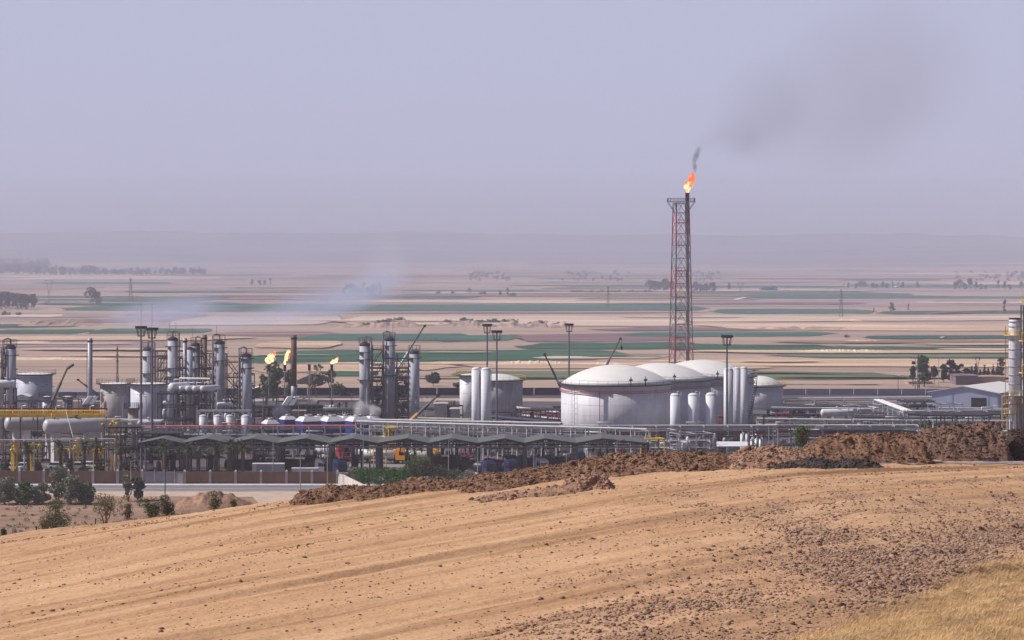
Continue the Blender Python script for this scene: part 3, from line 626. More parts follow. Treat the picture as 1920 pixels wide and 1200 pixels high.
# ---------------------------------------------------------------- storage tanks
def tank(name, px, rim, Y, rp, label, roofh, shell=TP, roof=WR, railm=GALV, ringpipe=False, stair=None, group=None, vents=0, n=56):
    c = Vector((X(px, Y), Y, 0)); r = S(rp, Y); H = Z(rim, Y)
    t = thing(name, label, "storage tank", c, group)
    m = MB().lathe(c, [(r, 0.1), (r, H)], n)
    k = max(2, int(H/2.2))
    sh = m.build("shell", shell, t)
    for i in range(1, k): MB().lathe(c, [(r+.015, H*i/k-.03), (r+.03, H*i/k), (r+.015, H*i/k+.03)], n).build("weld_seam", shell, sh)
    hz_ = S(roofh, Y); prof = [(r-.05, H+.05)]
    for i in range(1, 13):
        a = i/12*math.pi/2; rr_ = (r-.05)*(1-i/12); Rs = (r*r+hz_*hz_)/(2*hz_); prof.append((max(.02, rr_), H+.05+(math.sqrt(Rs*Rs-rr_*rr_)-(Rs-hz_) if roofh > 10 else hz_*i/12)))
    rf = MB().lathe(c, prof, n).build("dome_roof" if roofh > 10 else "roof", roof, t)
    g = MB().lathe(c, [(r+.02, H-.42), (r+.28, H-.4), (r+.28, H-.34), (r+.02, H-.32)], n); g.build("stiffening_ring", roof, t)
    w = MB().lathe(c, [(r+.02, H-.1), (r+1.0, H-.1), (r+1.0, H+.02), (r+.02, H+.02)], n, False); wk = w.build("walkway", DARK, t)
    MB().ring_rail((c.x, c.y, c.z+H), r+.93, 1.15, .055, n//2).build("railing", railm, wk)
    if ringpipe:
        for dz in (1.35, 1.75):
            q = MB(); q.tube([(c.x+(r+.3)*math.cos(2*math.pi*i/48), c.y+(r+.3)*math.sin(2*math.pi*i/48), H-dz) for i in range(49)], .075, 6, False)
            q.build("spray_ring", PINK, t)
        a = -1.9; q = MB(); q.tube([(c.x+(r+.3)*math.cos(a), c.y+(r+.3)*math.sin(a), .3), (c.x+(r+.3)*math.cos(a), c.y+(r+.3)*math.sin(a), H-1.4)], .09, 6); q.build("riser_pipe", RED, t)
        a = -2.45; b2 = -2.34
        q = MB().ladder((c.x+(r+.45)*math.cos(a), c.y+(r+.45)*math.sin(a), .3), (c.x+(r+.45)*math.cos(a), c.y+(r+.45)*math.sin(a), H), .9, .06, 1.2, Vector((math.sin(a), -math.cos(a), 0))); q.build("ladder", STEEL, t)
    if stair is not None:
        a0, a1 = stair; q = MB(); ns = 22; P0 = None
        for i in range(ns+1):
            a = a0+(a1-a0)*i/ns; z = .5+(H-.5)*i/ns
            p0 = Vector((c.x+(r+.15)*math.cos(a), c.y+(r+.15)*math.sin(a), z)); p1 = Vector((c.x+(r+.95)*math.cos(a), c.y+(r+.95)*math.sin(a), z))
            q.beam(p0, p1, .14)
            if P0: q.beam(P0, p1, .09); q.beam(P0+Vector((0,0,1)), p1+Vector((0,0,1)), .06); q.beam(p1, p1+Vector((0,0,1)), .05)
            P0 = p1
        q.build("stair", DARK, t)
    for i in range(vents):
        a = -1.35+.28*i; p = Vector((c.x+(r+.3)*math.cos(a), c.y+(r+.3)*math.sin(a), H))
        MB().lathe(p, [(.12, 0), (.12, 1.1), (.42, 1.15), (.42, 1.5), (.1, 1.7), (.1, 2.1), (.01, 2.2)], 10).build("vent", DARK, t)
    return t
DG = "dome roofed white storage tanks"
t1 = tank("dome_tank", 1155, 718, 615, 103, "largest white dome tank with red spray rings, nearest and leftmost of the domes", 34, ringpipe=True, group=DG, vents=2, n=72)
tank("dome_tank", 1237, 711, 655, 96, "second white dome tank, half hidden between the largest dome and the rearmost dome", 30, ringpipe=True, group=DG, vents=1)
tank("dome_tank", 1316, 705, 698, 97, "highest white dome tank standing behind the three tall grey vessels", 30, ringpipe=True, stair=(-.75, -.15), group=DG, vents=1)
tank("dome_tank", 1425, 723, 745, 43, "small dome tank with yellow rail at the right end of the row", 18, railm=YEL, group=DG)
tank("storage_tank", 882, 703, 690, 20, "narrow white tank with rust patch half behind the twin vessels", 3, W, WR, YEL)
tank("storage_tank", 931, 712, 735, 49, "grey weathered tank with streaks right of the twin vessels", 11, WEATH, WR, YEL)
tank("storage_tank", 64, 701, 700, 34, "pale bluish tank behind the white column near the frame edge", 3, mat("pale_blue_paint", (0.50, 0.52, 0.62), .5, 0, .06, .4, streak=.12), WR, GALV)
kt = tank("storage_tank", 217, 719, 652, 29, "rust stained tank with brown patches left of the lavender tank", 2, RUSTY, WR, BROWN)
def rust_stains(t, px, rim, Y, rp, spots):
    c = Vector((X(px, Y), Y, 0)); r = S(rp, Y)+.012; BR = mat("rust_patch", (0.105, 0.05, 0.035), .9, 0, .4, .9, .6, .5, (0.20, 0.12, 0.09))
    for k, (a0, a1, r0, r1) in enumerate(spots):          # angles round the shell, rows of the photo
        q = MB(); n, m = 14, 10; vs = []; fs = []
        for i in range(m+1):
            for j in range(n+1):
                u, v = j/n*2-1, i/m*2-1; L_ = math.hypot(u, v)
                if L_ > 1e-6: f = max(abs(u), abs(v))/L_*(.8+.5*noise.noise(Vector((u*1.7+k*5, v*1.7, 2)))); u, v = u*f, v*f
                a = a0+(a1-a0)*(u+1)/2; z = Z(r0+(r1-r0)*(v+1)/2, Y); vs.append((c.x+r*math.cos(a), c.y+r*math.sin(a), min(z, Z(rim, Y)-.45)))
        for i in range(m):
            for j in range(n): b = i*(n+1)+j; fs.append((b, b+n+1, b+n+2, b+1))
        q.add(vs, fs, True); q.build("rust_stain", BR, t)
rust_stains(kt, 217, 719, 652, 29, [(R(200), R(232), 731, 760), (R(228), R(246), 748, 772), (R(185), R(205), 720, 735)])
tank("storage_tank", 279, 719, 640, 34, "plain lavender white tank behind the pair of tall light masts", 2, mat("lavender_paint", (0.58, 0.575, 0.66), .5, 0, .05, .4, streak=.12), WR, BROWN)
tank("storage_tank", 88, 744, 670, 8.5, "small pale squat tank beside the foot of the leaning crane boom", 1.5, SKYB, WR, DARK)
tank("storage_tank", 127, 744, 680, 9.5, "small dark slate tank between the leaning crane and the grey chimney", 1.5, mat("slate_paint", (0.14, 0.14, 0.18), .6), WR, DARK)
tank("silo", 250, 765, 608, 10, "stubby brown concrete silo in front of the lavender tank", 1.2, mat("brown_concrete", (0.34, 0.28, 0.27), .9, 0, .1, .8), CONC, DARK)
tank("storage_tank", 836, 760, 660, 11, "small dark slate tank behind the tilted crane with the orange foot", 1.5, MATS["slate_paint"], STEEL, DARK)

# ---------------------------------------------------------------- upright vessels
def vessel(px, top, Y, wp, label, m=VESP, group=None, legs=True, base=0.0, name="vertical_vessel", head=None):
    c = Vector((X(px, Y), Y, base)); r = S(wp, Y)/2; H = Z(top, Y)-base
    t = thing(name, label, "pressure vessel", c, group); hd = r*.55
    zb = 1.2 if legs else .1
    MB().lathe(c, [(r, zb), (r, H-hd)], 28).build("shell", m, t)
    MB().lathe(c, [(r, H-hd+.003)]+[(max(.02, r*math.cos(a)), H-hd+hd*math.sin(a)) for a in (.3, .6, .9, 1.2, 1.5708)], 28).build("head", head or m, t)
    MB().lathe(c, [(r*.9, 0), (r*.9, zb)], 20).build("skirt", CONC, t)
    MB().tube([(c.x+r*.45, c.y, c.z+H-hd*.3), (c.x+r*.45, c.y, c.z+H+.35), (c.x+r*1.15, c.y-.1, c.z+H+.3), (c.x+r*1.15, c.y-.1, c.z+.5)], .08, 6).build("vent_pipe", LAG, t)
    MB().lathe(c, [(r+.02, H*.5-.06), (r+.05, H*.5), (r+.02, H*.5+.06)], 28).build("seam_ring", m, t)
    return t
VG = "slim white bullet vessels standing upright"
vessel(893, 688, 610, 17.5, "left hand one of the twin tall white vessels before the weathered tank", group=VG)
vessel(911, 688.5, 609, 18.5, "right hand one of the twin tall white vessels before the weathered tank", group=VG)
SG = "short white vessels before the dome tanks"
vessel(1266, 737, 598.5, 19, "short white vessel directly under the right rim of the largest dome tank", group=SG)
vessel(1300, 736.5, 598.5, 20, "middle one of three short white vessels before the dome tanks", group=SG)
vessel(1333, 735.5, 598.5, 20, "short white vessel nearest the tall grey trio of vessels", group=SG)
TG = "tall grey trio of vessels behind the light mast"
vessel(1366, 689, 607, 18, "leftmost tall vessel of the grey trio, lit brightly on its side", group=TG)
vessel(1381, 688, 612, 14, "middle tall vessel of the grey trio behind the light mast", group=TG)
vessel(1394, 687, 617, 14, "rightmost tall vessel of the grey trio behind the light mast", group=TG)
FG = "four squat white vessels under the pipe bridge"
for px, q in ((381, "first of four squat white vessels under the pipe bridge, left below the drums"), (408, "second of four squat white vessels under the pipe bridge"), (431, "third of four squat white vessels under the pipe bridge"), (461, "fourth of four squat white vessels, under the column by the red pipework")):
    vessel(px, 777, 606, 15.5 if px < 450 else 18, q, mat("vessel_grey", (0.56, 0.54, 0.58), .5, 0, .06, .6), FG, legs=True, name="squat_vessel")

# ---------------------------------------------------------------- distillation columns
def column(px, top, Y, wp, label, bands=(), side=1, riser=True, m=COLP, head=DARK, group="distillation columns", rail=True, goose=True, mark=None, antenna=0):
    c = Vector((X(px, Y), Y, 0)); r = S(wp, Y)/2; H = Z(top, Y)
    t = thing("column", label, "column", c, group); hd = r*.5
    MB().lathe(c, [(r, 2.2), (r, H-hd-.35)], 26).build("shell", m, t)
    MB().lathe(c, [(r+.02, H-hd-.35), (r+.02, H-hd)]+[(max(.03, r*math.cos(a)), H-hd+hd*math.sin(a)) for a in (.35, .7, 1.05, 1.3, 1.5708)], 26).build("head", head, t)
    MB().lathe(c, [(r*1.03, 0), (r*1.03, 2.2)], 22).build("skirt", CONC, t)
    for row in bands:
        z = Z(row, Y)
        p = MB().lathe(c, [(r+.01, z-.09), (r+.75, z-.09), (r+.75, z+.05), (r+.01, z+.05)], 22, False).build("platform", DARK, t)
        MB().ring_rail((c.x, c.y, z+.05), r+.7, 1.1, .045, 10, (-.9, 2.4) if side > 0 else (.7, 4.0)).build("railing", STEEL, p)
    MB().ladder((c.x+side*(r+.35), c.y-.5, 2), (c.x+side*(r+.35), c.y-.5, H-.5), .55, .06, .9, Vector((0, 1, 0))).build("ladder", DARK, t)
    q = MB()
    for i in range(int((H-6)/1.6)):
        z = 5+i*1.6; q.lathe((c.x+side*(r+.42), c.y-.5, z), [(.42, 0), (.42, .08)], 8, False)
    q.build("ladder_cage", DARK, t)
    if riser:
        x = c.x+side*(r*.55+.25); yy = c.y-r*.95-.15
        MB().tube([(c.x, c.y, H), (c.x, c.y, H+1.3), (c.x+side*.5*r, c.y-.3, H+1.6), (x+side*r*.6, yy+.5, H+1.2), (x+side*r*.6, yy+.5, 3)] if goose else [(x, yy, H*.7), (x, yy, 3)], .17, 7).build("overhead_pipe", STEEL, t)
        MB().tube([(x-side*.5, yy+.1, H*.78), (x-side*.35, yy-.12, H*.76), (x-side*.35, yy-.12, 4)], .11, 6).build("downcomer", LAG, t)
    if rail:
        MB().ring_rail((c.x, c.y, H-hd-.2), r+.25, 2.1, .06, 10).build("top_railing", STEEL, t)
    for i in range(3):
        z = H*(.35+.2*i); a = -1.2+.5*i
        MB().tube([(c.x+r*.95*math.cos(a), c.y+r*.95*math.sin(a), z), (c.x+(r+.5)*math.cos(a), c.y+(r+.5)*math.sin(a), z)], .2, 8).build("nozzle", m, t)
    for i in range(antenna):
        MB().beam((c.x-.8+1.6*i, c.y, H), (c.x-.8+1.6*i, c.y, H+3.8), .07).build("lightning_rod", STEEL, t)
    return t
column(278, 650, 690, 20, "white column rising behind the lavender tank and light masts", (668, 700), 1)
column(324, 631, 667, 19, "tallest white column of the left cluster, ringed and grey on its flank", (649, 690, 706), 1, antenna=2)
column(356, 650, 664, 11, "slim white column pressed against the dark banded column", (), -1, False, rail=False)
column(367, 642, 672, 17, "dark banded column between the slim white column and the brown chimney", (652, 668, 690), 1, m=mat("shadow_grey", (0.26, 0.25, 0.27), .6, 0, .15, .6), antenna=1)
column(412, 638, 655, 19, "white column over the pipe bridge with steelwork on its left flank", (652, 676), -1, antenna=1)
column(462, 662, 650, 20, "grey white column right of the slanting stair tower, by the green trees", (672, 690, 778), -1)
column(684, 641, 690, 20, "left column of the right hand trio, with dark cap", (660, 674, 712), 1)
column(731, 632, 695, 19, "middle and tallest column of the right hand trio", (648, 671, 704), -1, antenna=2)
column(777, 656, 682, 19, "right column of the trio, cleanest white, before the raised crane boom", (671,), -1, riser=False)
column(20, 646, 640, 20, "white column with black cap at the edge of the frame", (666, 710), -1)

# ---------------------------------------------------------------- chimneys, heaters
def chimney(px, top, Y, wp, label, m, flare=1.15, band=None, low=None):
    c = Vector((X(px, Y), Y, 0)); r = S(wp, Y)/2; H = Z(top, Y); t = thing("chimney", label, "chimney", c)
    zb = H*.45 if low else H
    if low:
        MB().lathe(c, [(r*flare, 0), (r*flare, H*.30), (r*1.05, H*.36), (r*1.02, zb)], 20).build("lower_shaft", low, t)
        MB().lathe(c, [(r*1.02, zb+.01), (r, H), (r*.8, H), (r*.8, H-.5)], 20).build("upper_shaft", m, t)
    else: MB().lathe(c, [(r*flare, 0), (r*flare, H*.25), (r*1.02, H*.3), (r, H), (r*.8, H), (r*.8, H-.5)], 20).build("shaft", m, t)
    MB().lathe(c, [(r+.02, H-1.2), (r+.12, H-1.1), (r+.12, H-.7), (r+.02, H-.6)], 20).build("collar", DARK, t)
    MB().ladder((c.x-r-.25, c.y-.2, 2), (c.x-r*.95-.25, c.y-.2, H*.8), .45, .05, .8, Vector((0, 1, 0))).build("ladder", DARK, t)
    return t
def heater(px, Y, wp, rows, label, ducts):
    c = Vector((X(px, Y), Y, 0)); w = S(wp, Y)/2; H = Z(rows, Y); t = thing("furnace", label, "furnace", c)
    MB().box(c.x-w, Y-3, 0, c.x+w, Y+3, H).build("casing", DARK, t)
    q = MB()
    for i in range(9): x = c.x-w+2*w*i/8; q.box(x-.12, Y-3.18, 0, x+.12, Y-3.003, H)
    for z in (H*.35, H*.7, H-.1): q.box(c.x-w, Y-3.2, z, c.x+w, Y-3.19, z+.15)
    q.build("stiffener", STEEL, t)
    MB().box(c.x-w-.6, Y-4.4, H*.66, c.x+w+.6, Y-3.22, H*.66+.12).build("platform", STEEL, t)
    MB().rail([(c.x-w-.5, Y-4.35, H*.66+.12), (c.x+w+.5, Y-4.35, H*.66+.12)], 1.1, .05, 1.2).build("railing", GALV, t)
    for dx in ducts:
        x = c.x+dx
        MB().add([(x-1.6, Y-2, H+.02), (x-.3, Y-2, H+.02), (x+1.5, Y-1, H+2.3), (x+.2, Y-1, H+2.3), (x-1.6, Y-.6, H+.02), (x-.3, Y-.6, H+.02), (x+1.5, Y+.4, H+2.3), (x+.2, Y+.4, H+2.3)],
                 [(0,1,2,3),(7,6,5,4),(0,3,7,4),(1,5,6,2),(3,2,6,7),(0,4,5,1)]).build("flue_duct", W, t)
    t.rotation_euler.z = R(14)
    return t
chimney(169, 634, 762, 9, "lone grey chimney beside the rust stained tank", GALV)
chimney(347, 634, 700, 7.5, "thin pale chimney between the tallest left column and the slim column", GALV)
chimney(384, 628, 712, 8.5, "short thick brown chimney top behind the left column cluster", BROWN)
chimney(551, 628, 692, 10.5, "tall chimney, brown above and grey below, right of the two flames", BROWN, 1.3, low=GALV)
heater(560, 688, 84, 759, "black box furnace at the foot of the brown and grey chimney", (-3.2, -1.4))
heater(178, 757, 46, 757, "dark furnace with white flues at the foot of the lone grey chimney", (-2.2, -.4))
c = Vector((X(561, 652), 652, 0)); t = thing("control_hut", "orange brown brick hut in front of the black furnace", "hut", c)
MB().box(c.x-1.6, 650.5, 0, c.x+1.6, 653.5, Z(771, 652)).build("wall", mat("orange_brick", (0.42, 0.20, 0.12), .9), t); MB().box(c.x-1.8, 650.3, Z(771, 652)+.003, c.x+1.8, 653.7, Z(771, 652)+.25).build("roof", CONC, t)

# ---------------------------------------------------------------- flames and flare stacks
FL1 = emat("flame_core", (1.0, 0.70, 0.36), 1.75); FL2 = emat("flame_fringe", (1.0, 0.27, 0.09), 1.2)
def flame(parent, base, lobes, s):
    """lobes: (dx, dz, radius, material index) of overlapping licks of fire, each broken up by noise."""
    for grp, mm, nm in ((0, FL1, "flame"), (1, FL2, "flame_tip")):
        q = MB(); any_ = False
        for dx, dz, rx, rz_, g in lobes:
            if g != grp: continue
            any_ = True; vs = []; fs = []; n, k = 18, 12
            cx, cz = base.x+dx*s*1.15, base.z+dz*s
            for i in range(k+1):
                th = math.pi*i/k
                for j in range(n):
                    ph = 2*math.pi*j/n; d = Vector((math.sin(th)*math.cos(ph), math.sin(th)*math.sin(ph), -math.cos(th)))
                    rr = 1+.55*(noise.noise(d*2.3+Vector((dx*3, dz*2, 1.7)))) + .42*noise.noise(d*5+Vector((dz, 4, dx)))
                    taper = 1-.25*d.z
                    vs.append((cx+d.x*rx*s*rr*taper+.25*rx*s*max(0, d.z), base.y+d.y*rx*s*rr*.8, cz+d.z*rz_*s*rr))
            for i in range(k):
                for j in range(n): fs.append((i*n+j, i*n+(j+1)%n, (i+1)*n+(j+1)%n, (i+1)*n+j))
            q.add(vs, fs, True)
        if any_: q.build(nm, mm, parent)
def ground_flare(px, tip, Y, label, lobes):
    c = Vector((X(px, Y), Y, 0)); H = Z(tip, Y); t = thing("flare_stack", label, "flare stack", c, "small flare stacks on the plain")
    MB().tube([(c.x, c.y, 0), (c.x, c.y, H-1.7)], .16, 8).build("riser", GALV, t)
    MB().tube([(c.x+.75, c.y+.2, 0), (c.x+.45, c.y+.1, H-1.6)], .07, 6).build("pilot_pipe", GALV, t)
    MB().ladder((c.x-.55, c.y, 0), (c.x-.35, c.y, H-2), .4, .05, .7).build("ladder", STEEL, t)
    MB().lathe((c.x, c.y, 0), [(.26, H-1.9), (.42, H-1.6), (.42, H-.5), (.5, H-.3), (.5, H), (.3, H)], 12).build("burner_tip", BLACK, t)
    MB().box(c.x-.9, c.y-.5, H*.55, c.x+1.0, c.y+.5, H*.55+.08).build("platform", STEEL, t)
    if lobes: flame(t, Vector((c.x, c.y, H)), lobes, 1.0)
    return t
ground_flare(504, 683, 762, "flare stack with the broad round flame, furthest from the columns trio", [(.1, 1.6, .95, 1.25, 0), (.75, 1.9, .75, 1.0, 0), (.9, 2.6, .55, .6, 0), (1.4, 3.3, .5, .6, 1), (1.5, 1.7, .35, .3, 1)])
ground_flare(534, 684, 760, "flare stack with the tall narrow flame beside the brown chimney", [(0, .9, .32, .9, 0), (.35, 2.2, .5, .95, 0), (.55, 3.2, .45, .8, 0), (1.0, 3.9, .4, .4, 0), (1.1, 2.3, .25, .5, 1)])
ground_flare(580, 683, 766, "unlit flare stack between the brown chimney and the third flame", None)
ground_flare(622, 683, 764, "flare stack with the small lopsided flame nearest the column trio", [(.2, .7, .55, .6, 0), (.75, .9, .65, .55, 0), (1.25, 1.4, .4, .55, 0), (1.5, 1.9, .28, .4, 1), (-.3, .5, .2, .25, 1)])

# the tall lattice flare tower
def flare_tower():
    Y = 905; px = 1277; c = Vector((X(px, Y), Y, 0)); Zt = Z(379, Y); sc = Y/F
    t = thing("flare_tower", "tall lattice flare tower with red bands and an orange flame on top", "flare tower", c)
    def hw(z): return (20.5-(20.5-13.0)*z/Zt)*sc
    def corners(z):
        h = hw(z); a = math.radians(14); out = []
        for u, v in ((-1, -1), (1, -1), (1, 1), (-1, 1)):
            out.append(Vector((c.x+h*.93*(u*math.cos(a)-v*math.sin(a)*.9), c.y+h*(u*math.sin(a)+v*math.cos(a)), z)))
        return out
    rows = [722, 680, 656, 633, 608, 582, 557, 532, 508, 484, 460, 438, 418, 399, 381]
    reds = {(680, 633), (557, 508), (460, 399)}
    def is_red(r): return any(a >= r > b for a, b in reds)
    for k in range(4):
        for a, b in zip(rows, rows[1:]):
            za, zb = Z(a, Y), Z(b, Y)
            m = MB().tube([corners(za)[k], corners(zb)[k]], .19, 6); m.build("leg_section", RED if is_red(a-1) else mat("tower_grey", (0.16, 0.135, 0.155), .5, .1, .1, 1), t)
    for a, b in zip(rows, rows[1:]):
        za, zb = Z(a, Y), Z(b, Y); A, B = corners(za), corners(zb); q = MB()
        for k in range(4):
            k2 = (k+1) % 4
            q.beam(B[k], B[k2], .16); mid = (B[k]+B[k2])/2
            q.beam(A[k], mid, .13); q.beam(A[k2], mid, .13)
        q.build("bracing", RED if is_red(a-1) else STEEL, t)
    for r in (656, 582, 519, 508, 460, 418):
        z = Z(r, Y)+.05; h = hw(z)*.75
        p = MB().box(c.x-h, c.y-h, z+.05, c.x+h, c.y-h*.2, z+.15).build("landing", DARK, t)
        MB().rail([(c.x-h, c.y-h, z+.15), (c.x+h, c.y-h, z+.15)], 1.1, .07, 1.0).build("railing", DARK, p)
    h = 25*sc; z = Zt
    p = MB().box(c.x-h, c.y-h*.8, z, c.x+h, c.y+h*.8, z+.18).build("top_platform", DARK, t)
    MB().rail([(c.x-h, c.y-h*.8, z+.18), (c.x+h, c.y-h*.8, z+.18), (c.x+h, c.y+h*.8, z+.18), (c.x-h, c.y+h*.8, z+.18), (c.x-h, c.y-h*.8, z+.18)], 1.15, .08, 1.1).build("railing", STEEL, p)
    q = MB()
    for sx in (-1, 1):
        q.beam((c.x+sx*hw(z-3)*.9, c.y-1, z-3.6), (c.x+sx*h, c.y-h*.8, z), .16); q.beam((c.x+sx*hw(z-3)*.9, c.y+1, z-3.6), (c.x+sx*h, c.y+h*.8, z), .16)
    q.build("bracket", STEEL, t)
    xs_ = c.x+11.5*sc; xb = c.x+12.5*sc
    MB().tube([(xb, c.y-.6, 0), (xs_, c.y-.6, Z(372, Y))], .62, 14).build("flare_riser", mat("riser_grey", (0.27, 0.27, 0.30), .5, .2, .12, .8), t)
    MB().lathe((xs_, c.y-.6, 0), [(.5, Z(378, Y)), (.72, Z(376, Y)), (.72, Z(364, Y)), (.82, Z(363, Y)), (.82, Z(361.5, Y)), (.5, Z(361.5, Y))], 16).build("burner_tip", BLACK, t)
    MB().tube([(c.x-11*sc, c.y-.4, 0), (c.x-9*sc, c.y-.4, Z(380, Y))], .30, 10).build("steam_pipe", GALV, t)
    MB().ladder((c.x-2*sc, c.y-.3, 2), (c.x-2*sc, c.y-.3, Zt), .7, .06, 1.2).build("ladder", STEEL, t)
    b = Vector((xs_, c.y-.6, Z(361, Y)))
    flame(t, b, [(.1, .8, .5, .9, 0), (-.5, 2.2, .65, 1.0, 0), (-.7, 3.2, .45, .7, 1), (.2, 2.9, .7, 1.0, 0), (.4, 1.8, .7, 1.0, 0), (.9, 2.8, .8, 1.1, 1), (-.1, 3.0, .5, .8, 1), (.5, 3.9, .8, 1.1, 1), (1.4, 3.8, .6, .9, 1), (1.3, 4.9, .85, 1.0, 1), (.8, 5.6, .5, .7, 1), (1.8, 5.7, .6, .8, 1), (1.5, 6.6, .35, .7, 1), (2.2, 4.6, .4, .6, 1), (1.0, 3.3, .5, .8, 0)], 1.0)
    return t
flare_tower()

# ---------------------------------------------------------------- lattice stairs and steel frames
def stair_tower(px0, px1, top, Y, label, low=0.0, d=3.2, flip=1, group="open steel stair towers"):
    x0, x1 = X(px0, Y), X(px1, Y); H = Z(top, Y); c = Vector(((x0+x1)/2, Y, 0))
    t = thing("stair_tower", label, "stair tower", c, group); n = max(2, int(H/3.6)); q = MB()
    for x in (x0, x1):
        for y in (Y-d/2, Y+d/2): q.beam((x, y, 0), (x, y, H+1.2), .2)
    for i in range(1, n+1):
        z = H*i/n
        for y in (Y-d/2, Y+d/2): q.beam((x0, y, z), (x1, y, z), .16)
        for x in (x0, x1): q.beam((x, Y-d/2, z), (x, Y+d/2, z), .16)
        q.beam((x0, Y+d/2, z-H/n), (x1, Y+d/2, z), .1)
    q.build("frame", STEEL, t)
    for i in range(n):
        z0, z1 = H*i/n, H*(i+1)/n; a, b = (x0+.3, x1-.3) if (i % 2 == 0) == (flip > 0) or True else (x1-.3, x0+.3)
        if flip < 0: a, b = b, a
        f = MB(); y = Y-d*.3
        a_, b_ = (b, a) if flip > 0 else (b, a)
        f.add([(a_, y-.5, z1), (b_, y-.5, z0), (b_, y+.5, z0), (a_, y+.5, z1), (a_, y-.5, z1-.32), (b_, y-.5, z0-.32+.33), (b_, y+.5, z0+.01), (a_, y+.5, z1-.32)], [(0,1,2,3),(7,6,5,4),(0,4,5,1),(2,6,7,3)])
        f.beam((a_, y-.5, z1+1.05), (b_, y-.5, z0+1.05), .07); f.beam((a_, y+.5, z1+1.05), (b_, y+.5, z0+1.05), .07)
        for k in range(5): p = Vector((a_, y-.5, z1)).lerp(Vector((b_, y-.5, z0)), k/4); f.beam(p, p+Vector((0, 0, 1.05)), .05)
        f.build("stair_flight", DARK, t)
        l = MB().box(min(x0, x1), Y+.05, z1-.1, max(x0, x1), Y+d/2, z1-.02).build("landing", DARK, t)
        MB().rail([(x0, Y-d/2, z1), (x1, Y-d/2, z1)], 1.1, .05, 1.2).build("railing", STEEL, l)
    return t
stair_tower(294, 314, 667, 676, "open stair tower between the two left columns above the lavender tank")
stair_tower(424, 451, 679, 653, "wide open stair tower with brown flights by the grey white column", flip=-1)
stair_tower(698, 719, 655, 693, "open stair tower between the left and middle columns of the trio")
stair_tower(744, 766, 672, 693, "open stair tower between the middle and right columns of the trio", flip=-1)
stair_tower(1, 11, 660, 640, "narrow steel stair tower at the very edge of the frame", d=2.4)
stair_tower(376, 400, 663, 676, "scaffold like stair tower under the short brown chimney top", flip=-1)

def module(px0, px1, top, Y, label, seed, d=6, levels=3, name="process_module", cat="process unit", drums=True, m=STEEL, deck=DARK, group=None, pale=.4, base=0.0, reds=0):
    """Open steel frame with decks, drums, exchangers, risers and rails at their real places inside it."""
    rs = random.Random(seed); x0, x1 = X(px0, Y), X(px1, Y); H = Z(top, Y); c = Vector(((x0+x1)/2, Y, 0))
    t = thing(name, label, cat, c, group); nb = max(1, int((x1-x0)/3.6)); y0, y1 = Y-d/2, Y+d/2; q = MB()
    for i in range(nb+1):
        x = x0+(x1-x0)*i/nb
        for y in (y0, y1): q.beam((x, y, base), (x, y, H), .22)
        for k in range(1, levels+1): q.beam((x, y0, base+(H-base)*k/levels), (x, y1, base+(H-base)*k/levels), .18)
    for k in range(1, levels+1):
        z = base+(H-base)*k/levels
        for y in (y0, y1): q.beam((x0, y, z), (x1, y, z), .2)
    for i in range(nb):
        if rs.random() < .6:
            k = rs.randrange(levels); a = x0+(x1-x0)*i/nb; b = x0+(x1-x0)*(i+1)/nb; za, zb = base+(H-base)*k/levels, base+(H-base)*(k+1)/levels
            if rs.random() < .5: a, b = b, a
            q.beam((a, y0, za), (b, y0, zb), .13)
    q.build("frame", m, t)
    for k in range(1, levels+1):
        z = base+(H-base)*k/levels
        if rs.random() < .75:
            dk = MB().box(x0-.3, y0-.3, z+.1, x1+.3, y1+.3, z+.17).build("deck", deck, t)
            MB().rail([(x0-.25, y0-.25, z+.17), (x1+.25, y0-.25, z+.17)], 1.1, .05, 1.5).build("railing", GALV, dk)
    for k in range(levels):
        z = base+(H-base)*k/levels; hh = (H-base)/levels
        if not drums: continue
        x = x0+.8
        while x < x1-1.2:
            kind = rs.random(); w = rs.uniform(1.2, 3.2); w = min(w, x1-x-.3); mm = LAG if rs.random() < pale else rs.choice([STEEL, DARK, GALV, OLIVE])
            if reds and rs.random() < reds: mm = rs.choice([RED, MAG])
            r = min(.3+rs.random()*.45, hh*.3, w*.4); y = rs.uniform(y0+.9, y1-.9)
            if kind < .35: MB().hdrum((x+r, y, z+.5+r), (x+max(w, 2*r+.2)-r, y, z+.5+r), r, 12).build("drum", mm, t)
            elif kind < .6: MB().lathe((x+r, y, z+.2), [(r, 0), (r, hh*.6), (r*.7, hh*.7), (.05, hh*.75)], 12).build("small_vessel", mm, t)
            else:
                pz = z+rs.uniform(.5, hh*.8)
                MB().tube([(x, y0+.2, z+.2), (x, y0+.2, pz), (x+w, y0+.2, pz), (x+w, y1-.3, pz), (x+w, y1-.3, z+hh*.95)], rs.uniform(.08, .17), 6).build("pipe_run", mm, t)
            x += w+rs.uniform(.1, .8)
    if x1-x0 < 9 and base == 0: t.rotation_euler.z = R(18)
    return t
